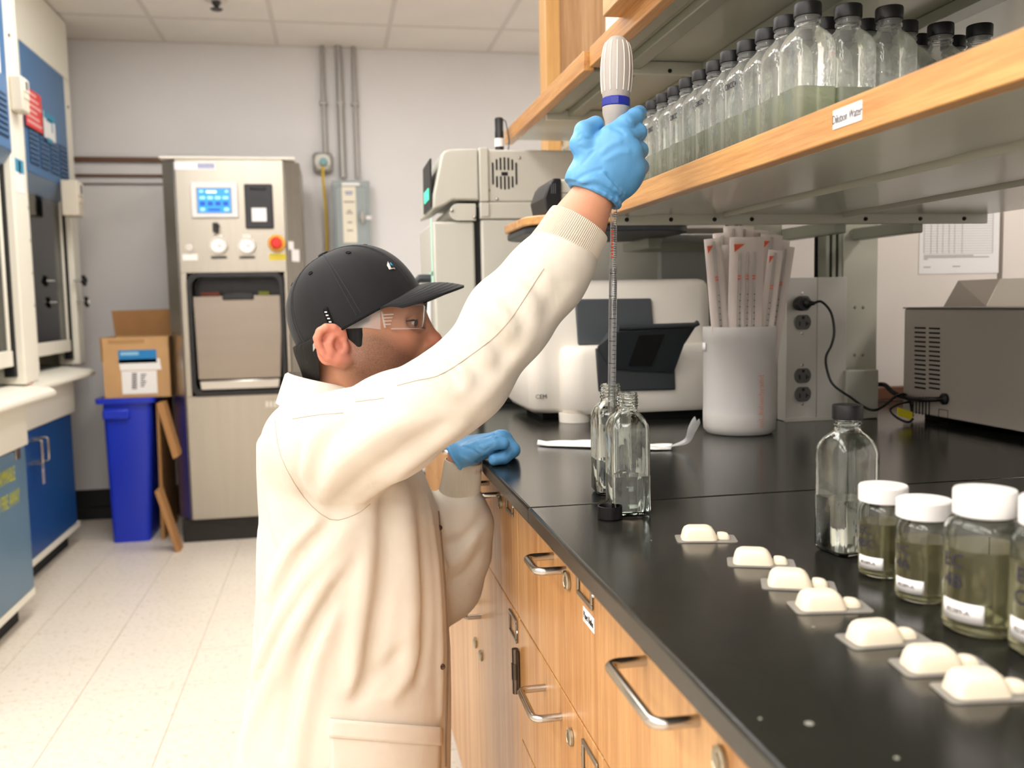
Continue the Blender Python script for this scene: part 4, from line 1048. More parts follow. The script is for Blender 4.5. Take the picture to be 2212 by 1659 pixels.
MB().loft([q, [v+Vector((0, .0012, 0)) for v in q]]).build('cable_tag', mk('tag_yellow', '#c9bb1f', .5), t)

# ------------------------------------------------------------------ grey oven on the right
def Ov(px, py): return W(px, py, X=XO)
yo1 = Ov(1951, 800).y; yo0 = .95
zo0, zo1 = ZT+.014, Ov(1954, 667).z
t = thing('bench_oven', 'grey metal bench oven with rows of vent slots at the right edge', 'oven', (XO+.2, (yo0+yo1)/2, ZT))
M_ov = mk('oven_grey', '#b3aca2', .42, .1)
MB().box((XO, yo0, zo0), (XO+.42, yo1, zo1)).build('case', M_ov, t, bevel=.003)
MB().box((XO-.002, yo0, zo1+.0003), (XO+.42, yo1+.001, zo1+.003)).build('top_plate', mk('oven_top', '#77716b', .4, .3), t)
for y in (yo0+.04, yo1-.05):
    MB().box((XO+.03, y-.02, ZT+.0004), (XO+.39, y+.02, zo0-.0003)).build('foot', M_blackm, t)
for c_ in (0, 1):
    for r_ in range(14):
        a = Ov(1976+31*c_, 708+9.85*r_+1.2*c_); b = Ov(2000+31*c_, 711+9.85*r_+1.2*c_)
        MB().prism(rrect(b.y, a.z-.0017, a.y, a.z+.0017, .0016, 3), 'x', XO-.0008, XO-.0002).build('vent_slot', M_blackm, t)
for k in range(6):
    a = Ov(1973+7*k, 857); b = Ov(1973+7*k, 892+1.5*k)
    MB().box((XO-.0008, a.y-.0016, b.z), (XO-.0002, a.y+.0016, a.z)).build('vent_slot', M_blackm, t)
a, b = Ov(2028, 883), Ov(2047, 915)
for (y0, y1, z0, z1) in ((a.y, a.y-.001, a.z, b.z), (b.y, b.y-.001, a.z, b.z), (a.y, b.y, a.z, a.z-.001), (a.y, b.y, b.z, b.z+.001)):
    MB().box((XO-.0006, y0, z0), (XO-.0002, y1, z1)).build('outline_mark', M_blackm, t)
# chute on top
t2 = thing('metal_hood', 'folded sheet metal hood standing on the grey oven', 'metal hood', (XO+.2, 1.5, zo1+.003))
zt_ = W(2070, 604, X=XO+.1).z
zb_ = zo1+.0032
f1 = [W(2038, 664, X=XO+.05), W(2070, 606, X=XO+.1), W(2160, 602, X=XO+.16), W(2130, 664, X=XO+.09)]
f1 = [Vector((p.x, p.y, max(p.z, zb_))) for p in f1]
MB().loft([f1, [p+Vector((.002, .003, 0)) for p in f1]]).build('end_face', mk('hood_dark', '#8d867d', .4, .2), t2)
f2 = [f1[2]+Vector((.0005, -.0005, 0)), f1[3]+Vector((.0005, -.0005, 0)), Vector((f1[3].x+.14, f1[3].y-.34, zb_)), Vector((f1[2].x+.14, f1[2].y-.34, f1[2].z))]
MB().loft([f2, [p+Vector((.003, .003, 0)) for p in f2]]).build('side_face', mk('hood_steel', '#b9b5ac', .35, .6), t2)

# ------------------------------------------------------------------ paper sheet on the right wall
a, b = W(1985, 592, Y=YP-.002), W(2157, 590, Y=YP-.002)
t = thing('paper_form', 'printed paper form with a ruled table taped to the white wall', 'paper', ((a.x+b.x)/2, YP, a.z))
px0, px1, pz0 = a.x, b.x, a.z; pz1 = pz0+.279
MB().box((px0, YP-.0016, pz0), (px1, YP-.0006, pz1)).build('sheet', M_paper, t)
M_rule = mk('rule_grey', '#a39a9a', .8)
tx0, tx1, tz0, tz1 = px0+.012, px1-.018, pz0+.048, pz1-.03
rows = 34
for k in range(rows+1):
    z = tz0+(tz1-tz0)*k/rows
    MB().box((tx0, YP-.0021, z-.0003), (tx1, YP-.0017, z+.0003)).build('ruled_line', M_rule, t)
for u in (0, .1, .19, .27, .36, .44, .55, 1):
    x = tx0+(tx1-tx0)*u
    MB().box((x-.0004, YP-.0022, tz0), (x+.0004, YP-.0018, tz1)).build('ruled_line', M_rule, t)
for (u0, u1, dz) in ((0, .72, -.005), (0, .95, -.009), (0, .06, -.013), (0, .1, -.032), (.42, .53, -.031)):
    MB().box((tx0+(tx1-tx0)*u0, YP-.0021, tz0+dz-.001), (tx0+(tx1-tx0)*u1, YP-.0017, tz0+dz+.001)).build('print_line', M_rule, t)
# ================================================================== glassware and small things
def sq_ring(h, r, z, n=4, cx=0, cy=0):
    """rounded square of half side h and corner radius r"""
    return [Vector((cx+p[0], cy+p[1], z)) for p in rrect(-h, -h, h, h, min(r, h*.9999), n)]
HB = .0232
def bottle_rings(off=0.0, z0=0.0, top=.1345):
    P = [(HB-.006, .006, 0), (HB-.002, .0075, .0012), (HB, .008, .0045), (HB, .008, .099), (HB-.0010, .0088, .1050), (HB-.0032, .0102, .1105), (HB-.0062, .0115, .1150), (HB-.0092, .0122, .1182), (.0128, .0128, .1205), (.0122, .0122, .1225), (.0122, .0122, .1235)]
    P += [(r, r, z) for r, z in ((.0137, .1243), (.0137, .1268), (.0124, .1276), (.0124, .1290), (.0133, .1298), (.0133, .1308), (.0122, .1318), (.0122, .1330), (.0132, .1338), (.0132, .1348), (.0122, .1358), (.0122, .1372), (.0131, .138), (.0131, .139), (.0121, .1398), (.0121, .1425))]
    return P
def bottle_mesh(name, mat):
    mb = MB(); P = bottle_rings(); th = .0021
    rings = [sq_ring(h, r, z) for h, r, z in P]
    inner = [(max(h-th, .004), max(min(r, h-.0001)-th*.6, .002), z) for h, r, z in P if not (.1236 < z < .142)]
    inner = [(h, min(r, h), max(z, .004)) for h, r, z in inner]
    inner = [(h-.004 if k == 0 else h, r, z if k else .0032) for k, (h, r, z) in enumerate(inner)]
    for h, r, z in reversed(inner[1:]): rings.append(sq_ring(h, r, z))
    rings.append(sq_ring(inner[0][0], inner[0][1], inner[0][2]))
    mb.loft(rings)
    me = mb.mesh(name); me.materials.append(mat)
    return me
def liquid_mesh(name, lvl, mat, grow=.0003):
    th = .0021-grow
    rings = [sq_ring(HB-.008, .005, .0030), sq_ring(HB-th-.0015, .006, .0036), sq_ring(HB-th, .0062, .006), sq_ring(HB-th, .0062, lvl), ]
    me = MB().loft(rings).mesh(name); me.materials.append(mat)
    return me
def cap_mesh(name, mat):
    me = MB().lathe([(0, .1308), (.0139, .1308), (.0146, .1316), (.0146, .1436), (.0138, .1448), (0, .1448)], n=40, rib=lambda i, z: 1 if (i % 2 or z > .144) else .985).mesh(name)
    me.materials.append(mat); return me
def put(me, name, parent, smooth=40):
    me.polygons.foreach_set('use_smooth', [True]*len(me.polygons))
    try: me.set_sharp_from_angle(angle=math.radians(smooth))
    except Exception: pass
    o = bpy.data.objects.new(name, me); COL.objects.link(o); o.parent = parent; return o

M_gl = real_glass('bottle_glass', (.985, 1, .985), 1.47, wave=.12)
M_water = real_glass('clear_water', (.995, 1, .99), 1.33)
M_cap = mk('cap_black', '#0c0b0d', .42, spec=.35)
G_full = bottle_mesh('glass', M_gl)
# bench bottles
def bench_bottle(x, y, rz, lvl, cap, lab, dirt=False):
    t = thing('dilution_bottle', lab, 'bottle', (x, y, ZT+.0004), rz, 'square dilution bottles on the worktop')
    put(G_full, 'glass', t); put(liquid_mesh('water', lvl, M_water), 'water', t, 60)
    if cap: put(cap_mesh('cap', M_cap), 'cap', t)
    return t
bench_bottle(.334, 1.034, math.radians(-4), .046, False, 'open square glass bottle in front, half full, black cap at its foot')
bench_bottle(.349, 1.150, math.radians(-3), .046, False, 'open square glass bottle behind, with the pipette in its neck')
bench_bottle(.486, .814, math.radians(8), .055, True, 'black capped square glass bottle standing alone beside the jars')
# loose cap
c = W(1320, 1122, Z=ZT)
t = thing('bottle_cap', 'loose black screw cap lying upturned before the open bottle', 'cap', (c.x, c.y+.004, ZT+.0004))
MB().lathe([(0, 0), (.0135, 0), (.0142, .001), (.0142, .0150), (.0128, .0152), (.0124, .0145), (.0122, .003), (0, .003)], n=40).build('shell', M_cap, t, local=True)

# shelf bottles
M_gls = clear_glass('shelf_glass', (.975, .985, .965), (.84, .87, .80), 1.0, .03, wave=.3, body=.14)
M_wat = clear_glass('shelf_water', (.95, 1.0, .80), (.84, .92, .64), 1.0, .03, wave=.3, body=.34)
def thin_bottle(name, mat):
    mb = MB().loft([sq_ring(h, r, z) for h, r, z in bottle_rings()])
    me = mb.mesh(name); me.materials.append(mat); return me
S_gl = thin_bottle('glass', M_gls); S_wat = liquid_mesh('water', .055, M_wat, .0014); S_cap = cap_mesh('cap', M_cap)
proto = None
XB0, YB0, PB = .508, .938, .0478
ORD = ['nearest', 'second', 'third', 'fourth', 'fifth', 'sixth', 'seventh', 'eighth', 'ninth', 'tenth', 'eleventh', 'twelfth', 'thirteenth', 'fourteenth']
COLN = ['first', 'second', 'third', 'fourth', 'fifth', 'sixth']
M_ink = mk('marker_ink', '#2a2a3a', .6)
for j in range(13):
    cols = 3 if j == 0 else (6 if j < 3 else 3)
    for i in range(cols):
        x = XB0+i*PB*1.02+random.uniform(-.0015, .0015); y = YB0+j*PB+random.uniform(-.0015, .0015)
        lab = '%s row of shelf bottles from the camera, %s bottle in from the oak lip' % (ORD[j], COLN[i])
        if proto is None:
            proto = thing('dilution_bottle', lab, 'bottle', (x, y, ZS+.0005), 0, 'square dilution bottles on the reagent shelf')
            put(S_gl, 'glass', proto); put(S_wat, 'water', proto, 60); put(S_cap, 'cap', proto)
            o = proto
        else:
            o = copy_tree(proto); o.location = (x, y, ZS+.0005); o['label'] = lab
        o.rotation_euler = (0, 0, math.radians(random.uniform(-4, 4)))
# handwriting on some of the front bottles
for j in (3, 5, 7, 9, 11):
    y = YB0+j*PB
    par = [o for o in bpy.data.objects if o.get('label') == '%s row of shelf bottles from the camera, first bottle in from the oak lip' % ORD[j]][0]
    w_ = lettering('DBCC+' if j < 6 else 'DBCC', .0105, M_ink, par, (-HB-.0008, 0, .092), (0, -1, 0), (0, 0, 1), name='handwriting', sx=.8, local=True)

# ------------------------------------------------------------------ sample jars
M_jar = real_glass('jar_plastic', (.97, .98, .96), 1.40)
M_amber = real_glass('sample_liquid', (.95, .92, .76), 1.33)
_nt = M_amber.node_tree; _o = _nt.nodes['Material Output']; _g = _o.inputs['Surface'].links[0].from_socket
_t = _nt.nodes.new('ShaderNodeBsdfTranslucent'); _t.inputs['Color'].default_value = lin('#cfc48e'); _d = _nt.nodes.new('ShaderNodeBsdfDiffuse'); _d.inputs['Color'].default_value = lin('#cfc48e')
_a = _nt.nodes.new('ShaderNodeMixShader'); _nt.links.new(_t.outputs[0], _a.inputs[1]); _nt.links.new(_d.outputs[0], _a.inputs[2])
_m = _nt.nodes.new('ShaderNodeMixShader'); _m.inputs[0].default_value = .16; _nt.links.new(_g, _m.inputs[1]); _nt.links.new(_a.outputs[0], _m.inputs[2]); _nt.links.new(_m.outputs[0], _o.inputs['Surface'])
M_lid = mk('lid_white', '#f1eeea', .45)
def jar(px, py, wpx, hpx, lidw, lab, lines, lvl=.72, rz=0):
    """px,py: front foot of the jar in the photo; wpx: width; hpx: total height in px"""
    f0 = W(px, py, Z=ZT); dep = (f0-CAM).dot(_f)
    r = wpx*dep/FPX/2*1.03
    dirv = Vector((f0.x, f0.y, 0)).normalized()
    c = f0+dirv*r; dep = (c-CAM).dot(_f)
    r = wpx*dep/FPX/2; h = hpx*dep/FPX
    rl = lidw*dep/FPX/2
    t = thing('sample_jar', lab, 'jar', (c.x, c.y, ZT+.0004), 0, 'sample jars on the worktop')
    h *= .915; hb = h*.835; th = .0016
    prof = [(r*.80, 0), (r*.94, .001), (r, .004), (r, hb*.80), (r*.985, hb*.86), (r*.93, hb*.915), (r*.84, hb*.95), (rl*.86, hb*.965), (rl*.86, hb*1.02)]
    inn = [(max(a-th, .003), z) for a, z in prof]
    inn[0] = (r*.78, .0028); inn[1] = (r*.90, .0032); inn[2] = (r-th, .006)
    g = MB().lathe(prof+inn[::-1], n=40).build('jar_wall', M_jar, t, local=True, smooth=50)
    zl = hb*lvl
    MB().lathe([(r*.77, .0026), (r*.90, .0031), (r-th+.0003, .0058), (r-th+.0003, zl)], n=40).build('liquid', M_amber, t, local=True, smooth=50)
    MB().lathe([(0, hb*.985), (rl*.97, hb*.985), (rl, hb*.995), (rl, h*.985), (rl*.96, h), (0, h)], n=60, rib=lambda i, z: 1 if (i % 2 or z > h*.99) else .988).build('lid', M_lid, t, local=True)
    # paper label and marker writing round the wall; az: bearing of the writing
    base = math.atan2(CAM.y-c.y, CAM.x-c.x)
    az0, az1, lz0, lz1 = base-1.15, base+.05, h*.105, h*.24
    lm = MB().grid(lambda u, v: Vector(((r+.0004)*math.cos(az0+(az1-az0)*u), (r+.0004)*math.sin(az0+(az1-az0)*u), lz0+(lz1-lz0)*v)), 14, 1)
    lo = lm.build('paper_label', M_paper, t, local=True, solid=.0003)
    def wrap(txt, size, azc, z, mat, nm):
        def fn(p): a = azc+p.x/r; return Vector(((r+.0009+p.z)*math.cos(a), (r+.0009+p.z)*math.sin(a), z+p.y))
        return lettering(txt, size, mat, t, (0, 0, 0), (1, 0, 0), (0, 1, 0), name=nm, fn=fn, local=True)
    for k, s in enumerate(lines):
        wrap(s, h*.14, base-.78, h*(.52-.14*k), M_ink, 'handwriting')
    wrap('02389-A', h*.05, base-.62, (lz0+lz1)/2, mk('label_print', '#77706a', .7), 'label_print')
    return t
jar(1905, 1255, 98, 214, 101, 'smallest white capped jar of pale sample next to the bottle', ('EC', '4BC'))
jar(1992, 1310, 112, 238, 114, 'middle white capped jar of pale sample between two jars', ('EC', '4A'))
jar(2120, 1385, 160, 334, 127, 'large white capped jar of pale sample near the right edge', ('EC', '4B'))
jar(2275, 1440, 178, 370, 150, 'white capped jar cut off by the right picture edge', ('E', 'C'))

# ------------------------------------------------------------------ indicator pouches
M_powder = mk('cream_powder', '#f1e4cb', .6, bump=.15, bscale=1500, sss=.05)
M_film = clear_glass('blister_film', (.86, .83, .77), (.6, .58, .52), .8, .15, body=.35)
PS = [((.343, .901), (.403, .885)), ((.358, .808), (.417, .784)), ((.359, .737), (.416, .712)), ((.352, .672), (.416, .661)), ((.35, .594), (.419, .591)), ((.36, .543), (.426, .534)), ((.362, .501), (.428, .492))]
NM = ['farthest', 'second farthest', 'third farthest', 'middle', 'third nearest', 'second nearest', 'nearest']
def blister_proto(par):
    L_, B_ = .062, .031
    MB().prism(rrect(-L_/2, -B_/2, L_/2, B_/2, .004, 4), 'z', 0, .0008).build('backing_film', M_film, par, local=True)
    def rr(x0, x1, w, z, r): return [Vector((p[0], p[1], z)) for p in rrect(x0, -w/2, x1, w/2, r, 5)]
    MB().loft([rr(-.0255, .0115, .0240, .0009, .006), rr(-.0252, .0110, .0236, .003, .006), rr(-.0238, .0085, .0214, .009, .006), rr(-.0222, .0062, .0192, .0122, .006), rr(-.0195, .0035, .0162, .0138, .005), rr(-.016, .0005, .012, .0142, .004)]).build('powder_well', M_powder, par, local=True, smooth=60)
    MB().loft([rr(.0117, .0245, .0125, .0009, .004), rr(.0117, .0240, .0118, .0038, .004), rr(.0117, .0222, .0098, .0062, .0035), rr(.0120, .0195, .007, .0071, .003)]).build('small_well', M_powder, par, local=True, smooth=60)
first = None
for k, (a, b) in enumerate(PS):
    cx, cy = (a[0]+b[0])/2, (a[1]+b[1])/2; ang = math.atan2(b[1]-a[1], b[0]-a[0])
    lab = '%s cream blister pouch in the row along the worktop' % NM[k]
    if first is None:
        first = thing('reagent_blister', lab, 'pouch', (cx, cy, ZT+.0003), ang, 'cream blister pouches in a row'); blister_proto(first)
    else:
        o = copy_tree(first); o.location = (cx, cy, ZT+.0003); o.rotation_euler = (0, 0, ang); o['label'] = lab

# ------------------------------------------------------------------ pipette wrapper on the bench
M_wrap = mk('wrapper_film', '#f3f1ee', .35, bump=.3, bscale=120)
a, b = Vector((.346, 1.575, ZT+.0006)), Vector((.548, 1.455, ZT+.0006))
dv = (b-a).normalized(); sd = Vector((-dv.y, dv.x, 0))
def wp(u, v):
    w = .021*(1-.55*max(0, (.12-u)/.12)**1.5) if u < .12 else .021*(1-.5*max(0, (u-.9)/.1))
    p = a.lerp(b, u)+sd*(w*(2*v-1))
    h = .009*math.sin(PI*min(max(v, .02), .98))*(.6+.4*math.sin(u*9+v*7))+.0006+.0015*math.sin(v*17+u*3)**2
    return p+Vector((0, 0, max(h, .0004)))
t = thing('pipette_wrapper', 'crumpled white pipette wrapper lying behind the open bottles', 'wrapper', tuple(a.lerp(b, .5)))
MB().grid(wp, 40, 10).build('sleeve', M_wrap, t, solid=.0005, smooth=50)
P0 = W(1470, 975, Z=ZT+.004)
for (p1, p2, p3) in (((1482, 950, 1.45), (1492, 925, 1.44), (1502, 902, 1.44)), ((1484, 955, 1.45), (1498, 930, 1.44), (1511, 907, 1.44))):
    pts = smooth_path([b-dv*.02+Vector((0, 0, .003)), b+Vector((0, 0, .006)), W(*p1[:2], Y=p1[2]), W(*p2[:2], Y=p2[2]), W(*p3[:2], Y=p3[2])], 5)
    n = len(pts); rings = []
    for k, p in enumerate(pts):
        w = .006*(1-.65*math.sin(PI*k/(n-1))**.8)+.0025*k/(n-1)
        an = k*.22
        s_ = Vector((math.cos(an), math.sin(an)*.6, .25)).normalized()
        rings.append([p+s_*w, p+s_*w*.3+Vector((0, -.0012, 0)), p-s_*w, p-s_*w*.3+Vector((0, .0012, 0))])
    MB().loft(rings).build('torn_end', clear_glass('wrapper_clear', (.95, .95, .95), (.8, .8, .8), .9, .1, body=.55), t, smooth=60)

# ------------------------------------------------------------------ tub of wrapped pipettes
tc_ = Vector((.738, 1.608, ZT+.0005)); R_ = .0665
ztub = W(1608, 705, Y=1.6).z-ZT
t = thing('pipette_tub', 'frosted plastic tub holding wrapped pipettes', 'tub', tuple(tc_))
M_tub = clear_glass('frosted_plastic', (.95, .94, .92), (.86, .85, .83), .6, .35, body=.72)
rb = lambda i, z: 1.0
prof = [(R_*.75, .0), (R_*.9, .001), (R_*.985, .008), (R_, .02), (R_, .0415), (R_*.99, .0425), (R_*.985, ztub-.022), (R_*1.0, ztub-.020), (R_*1.0, ztub-.003), (R_*.985, ztub), (R_*.955, ztub-.001), (R_*.95, .02), (R_*.85, .006), (R_*.7, .004)]
MB().lathe(prof, n=48).build('tub_wall', M_tub, t, local=True, smooth=40)
MB().lathe([(0, .0045), (R_*.8, .0045), (R_*.93, .012), (R_*.945, .04), (R_*.9, .041), (R_*.88, .014), (0, .008)], n=40).build('tub_floor', mk('tub_white', '#e9e3da', .45), t, local=True)
c = W(1529, 748, Y=1.55)
base = math.atan2(-tc_.y, -tc_.x)
MB().grid(lambda u, v: Vector(((R_+.0006)*math.cos(base-1.42+.3*u), (R_+.0006)*math.sin(base-1.42+.3*u), ztub-.045+.016*v)), 6, 1).build('tape', M_paper, t, local=True, solid=.0004)
M_pink = mk('faded_red_print', '#e3a08a', .6)
def fn(p):
    a = base+.62-p.y/R_; return Vector(((R_+.0007+p.z)*math.cos(a), (R_+.0007+p.z)*math.sin(a), .075+p.x))
lettering('fisherbrand', .016, M_pink, t, (0, 0, 0), (1, 0, 0), (0, 1, 0), fn=fn, local=True)
def fn2(p):
    a = base+.62-p.y/R_; return Vector(((R_+.0007+p.z)*math.cos(a), (R_+.0007+p.z)*math.sin(a), .026+p.x))
lettering('mL', .016, M_pink, t, (0, 0, 0), (1, 0, 0), (0, 1, 0), fn=fn2, local=True)
M_pouch = clear_glass('pouch_film', (.97, .93, .90), (.92, .86, .82), .55, .3, body=.5)
M_pap = mk('pouch_paper', '#f6ece5', .6)
M_pip = clear_glass('pipette_plastic', (.93, .92, .9), (.5, .5, .5), .9, .08, body=.15)
PK = [(1540, 515, 1.575, .032, -4), (1560, 503, 1.62, .034, 3), (1584, 488, 1.64, .036, 0), (1608, 489, 1.648, .036, 2), (1614, 512, 1.567, .062, 0), (1668, 507, 1.60, .040, 2), (1686, 517, 1.625, .036, 5), (1698, 532, 1.595, .032, 8), (1556, 530, 1.598, .03, -8), (1640, 497, 1.65, .036, -2), (1676, 540, 1.572, .026, 12)]
pos_l = ['far left', 'left rear', 'tall left rear', 'tall middle rear', 'wide front', 'right front', 'right rear', 'far right', 'short left', 'middle rear', 'short right']
for k, (px, py, Y, w, tilt) in enumerate(PK):
    top = W(px, py, Y=Y)
    foot = Vector((tc_.x+(top.x-tc_.x)*.42, tc_.y+(Y-tc_.y)*.42, ZT+.0095))
    ax = (top-foot).normalized(); L_ = (top-foot).length
    wv = Vector((1, -.18-.02*tilt, 0)); wv = (wv-ax*wv.dot(ax)).normalized(); nv = wv.cross(ax)
    if nv.y > 0: nv = -nv
    n_p = 3 if w > .05 else 1
    t = thing('pipette_pack', '%s pipette pack with red corner mark standing in the frosted tub' % pos_l[k] if k not in (8, 10) else '%s pipette pack half hidden in the frosted tub' % pos_l[k], 'pipette pack', tuple(foot), group='wrapped pipettes in the tub')
    def pk(u, v, d=0): return foot+wv*(w*(u-.5))+ax*(L_*v)+nv*d
    wl = .003 if n_p == 1 else .0035
    front_ = MB().grid(lambda u, v: pk(u, v, wl*math.sin(PI*u)**.6*min(1, (1-v)*9)*(.8+.2*math.sin(u*n_p*2*PI))), 14, 10).build('film', M_pouch, t, smooth=60)
    MB().grid(lambda u, v: pk(u, v, -.0022-.0008*math.sin(6*v+k)), 4, 10).build('backing', M_pap, t, solid=.0004, smooth=60)
    for q in range(n_p):
        u = .5 if n_p == 1 else (.30, .52, .72)[q]
        rr_ = .0032
        pp = MB().tube([pk(u, .02, .001), pk(u, .93-.04*(n_p > 1), .001), pk(u, .95-.04*(n_p > 1), .001), pk(u, .985-.06*(n_p > 1), .001)], [rr_, rr_, rr_*.75, rr_*.75], 10).build('pipette', M_pip, t)
        for (v0, dv_) in ((.80, .004), (.785, .004)):
            MB().tube([pk(u, v0, .001), pk(u, v0+dv_/L_*.5, .001)], [rr_*1.06]*2, 10).build('red_band', M_red, pp)
        for z in range(10):
            MB().box((-.5, -.5, -.5), (.5, .5, .5), Matrix.Translation(pk(u+.02, .42+.032*z, .0046)) @ Matrix((wv.to_4d()*0, ) * 0 or [(wv.x*.0028, nv.x*.0003, ax.x*.0011, 0), (wv.y*.0028, nv.y*.0003, ax.y*.0011, 0), (wv.z*.0028, nv.z*.0003, ax.z*.0011, 0), (0, 0, 0, 1)])).build('graduation', M_print, pp)
    m0 = [pk(.12, .965, .0012), pk(.42, .965, .0030), pk(.14, .925, .0014)]
    MB().loft([m0, [p+nv*.0005 for p in m0]]).build('corner_mark', M_red, t)
# ================================================================== signed-distance modelling (for the person)
class Field:
    """distance field on a rectilinear grid; shapes are blended in, polygonised with surface nets"""
    def __init__(s, xs, ys, zs):
        s.g = [np.asarray(a, np.float32) for a in (xs, ys, zs)]
        s.f = np.full([len(a) for a in s.g], 1.0, np.float32)
    def win(s, lo, hi):
        sl = []
        for a, l, h in zip(s.g, lo, hi):
            i0 = max(int(np.searchsorted(a, l))-1, 0); i1 = min(int(np.searchsorted(a, h))+1, len(a))
            if i1-i0 < 2: return None
            sl.append(slice(i0, i1))
        return tuple(sl)
    def P(s, sl):
        return (s.g[0][sl[0]][:, None, None], s.g[1][sl[1]][None, :, None], s.g[2][sl[2]][None, None, :])
    def blend(s, sl, d, k, op):
        f = s.f[sl]
        if op == 'sub':
            d = -d
            if k > 0:
                h = np.clip(.5-.5*(d-f)/k, 0, 1); r = f*h+d*(1-h)+k*h*(1-h); r = np.where(d > f-k, r, f)
                r = np.maximum(r, f)
            else: r = np.maximum(f, d)
        elif op == 'and':
            r = np.maximum(f, d)
        else:
            if k > 0:
                h = np.clip(.5+.5*(d-f)/k, 0, 1); r = d*(1-h)+f*h-k*h*(1-h)
            else: r = np.minimum(f, d)
        s.f[sl] = r
    def cone(s, a, b, ra, rb, k=.01, op='add', flat=None):
        """round cone from a to b; flat=(axis vector, factor) squeezes the section"""
        a = np.array(a, np.float32); b = np.array(b, np.float32); m = max(ra, rb)+.03+k
        sl = s.win(np.minimum(a, b)-m, np.maximum(a, b)+m)
        if sl is None: return s
        x, y, z = s.P(sl); d = b-a; L = float(d @ d)+1e-9
        t = np.clip(((x-a[0])*d[0]+(y-a[1])*d[1]+(z-a[2])*d[2])/L, 0, 1)
        dx, dy, dz = x-a[0]-t*d[0], y-a[1]-t*d[1], z-a[2]-t*d[2]
        q = dx*dx+dy*dy+dz*dz
        if flat is not None:
            ax, fc = flat; ax = np.array(ax, np.float32); ax = ax/np.linalg.norm(ax)
            w = dx*ax[0]+dy*ax[1]+dz*ax[2]; q = q+w*w*(1/fc**2-1)
        s.blend(sl, (np.sqrt(q)-(ra+(rb-ra)*t)).astype(np.float32), k, op); return s
    def chain(s, pts, rad, k=.01, op='add', flat=None):
        for i in range(len(pts)-1): s.cone(pts[i], pts[i+1], rad[i], rad[i+1], k, op, flat)
        return s
    def ell(s, c, r, R=None, k=.01, op='add'):
        c = np.array(c, np.float32); m = max(r)+.03+k
        sl = s.win(c-m, c+m)
        if sl is None: return s
        x, y, z = s.P(sl); x = x-c[0]; y = y-c[1]; z = z-c[2]
        if R is not None:
            x, y, z = (R[0][0]*x+R[1][0]*y+R[2][0]*z, R[0][1]*x+R[1][1]*y+R[2][1]*z, R[0][2]*x+R[1][2]*y+R[2][2]*z)
        k0 = np.sqrt((x/r[0])**2+(y/r[1])**2+(z/r[2])**2); k1 = np.sqrt((x/r[0]**2)**2+(y/r[1]**2)**2+(z/r[2]**2)**2)+1e-6
        s.blend(sl, (k0*(k0-1)/k1).astype(np.float32), k, op); return s
    def cut(s, p, n):
        """keep the side that n points away from"""
        n = np.array(n, np.float32); n = n/np.linalg.norm(n); sl = (slice(None),)*3
        x, y, z = s.P(sl)
        s.blend(sl, ((x-p[0])*n[0]+(y-p[1])*n[1]+(z-p[2])*n[2]).astype(np.float32), 0, 'and'); return s
    def func(s, lo, hi, fn, k=0, op='add'):
        sl = s.win(lo, hi); x, y, z = s.P(sl); s.blend(sl, np.broadcast_to(fn(x, y, z), s.f[sl].shape).astype(np.float32), k, op); return s
    def mesh(s, name):
        f = s.f; S = f < 0
        nx, ny, nz = f.shape
        c = np.zeros((nx-1, ny-1, nz-1), np.int8)
        for i in (0, 1):
            for j in (0, 1):
                for k in (0, 1): c += S[i:nx-1+i, j:ny-1+j, k:nz-1+k]
        act = np.argwhere((c > 0) & (c < 8))
        n = len(act); I, J, K = act.T
        idx = np.full((nx-1, ny-1, nz-1), -1, np.int32); idx[I, J, K] = np.arange(n)
        acc = np.zeros((n, 3)); cnt = np.zeros(n)
        corner = [(i, j, k) for i in (0, 1) for j in (0, 1) for k in (0, 1)]
        gx, gy, gz = s.g
        for a in corner:
            for ax in range(3):
                if a[ax]: continue
                b = list(a); b[ax] = 1
                fa = f[I+a[0], J+a[1], K+a[2]]; fb = f[I+b[0], J+b[1], K+b[2]]
                m = (fa < 0) != (fb < 0)
                t = np.where(m, fa/(fa-fb+1e-12), 0)
                pa = np.stack((gx[I+a[0]], gy[J+a[1]], gz[K+a[2]]), 1); pb = np.stack((gx[I+b[0]], gy[J+b[1]], gz[K+b[2]]), 1)
                acc += np.where(m[:, None], pa+(pb-pa)*t[:, None], 0); cnt += m
        V = acc/np.maximum(cnt, 1)[:, None]
        F = []
        def quads(m, o):      # m: edges with a sign change, o: the four cells round the edge
            e = np.argwhere(m)
            if not len(e): return
            q = [idx[tuple((e-np.array(d)).T)] for d in o]
            q = np.stack(q, 1)
            flip = S[tuple(e.T)]
            q[flip] = q[flip][:, ::-1]
            F.append(q)
        m = np.zeros_like(S); m[:-1, 1:-1, 1:-1] = S[:-1, 1:-1, 1:-1] != S[1:, 1:-1, 1:-1]; quads(m, ((0, 0, 0), (0, 0, 1), (0, 1, 1), (0, 1, 0)))
        m = np.zeros_like(S); m[1:-1, :-1, 1:-1] = S[1:-1, :-1, 1:-1] != S[1:-1, 1:, 1:-1]; quads(m, ((0, 0, 0), (1, 0, 0), (1, 0, 1), (0, 0, 1)))
        m = np.zeros_like(S); m[1:-1, 1:-1, :-1] = S[1:-1, 1:-1, :-1] != S[1:-1, 1:-1, 1:]; quads(m, ((0, 0, 0), (0, 1, 0), (1, 1, 0), (1, 0, 0)))
        F = np.concatenate(F); F = F[(F >= 0).all(1)]
        me = bpy.data.meshes.new(name)
        me.vertices.add(n); me.vertices.foreach_set('co', V.astype(np.float32).ravel())
        me.loops.add(len(F)*4); me.loops.foreach_set('vertex_index', F.astype(np.int32).ravel())
        me.polygons.add(len(F)); me.polygons.foreach_set('loop_start', np.arange(0, len(F)*4, 4, dtype=np.int32))
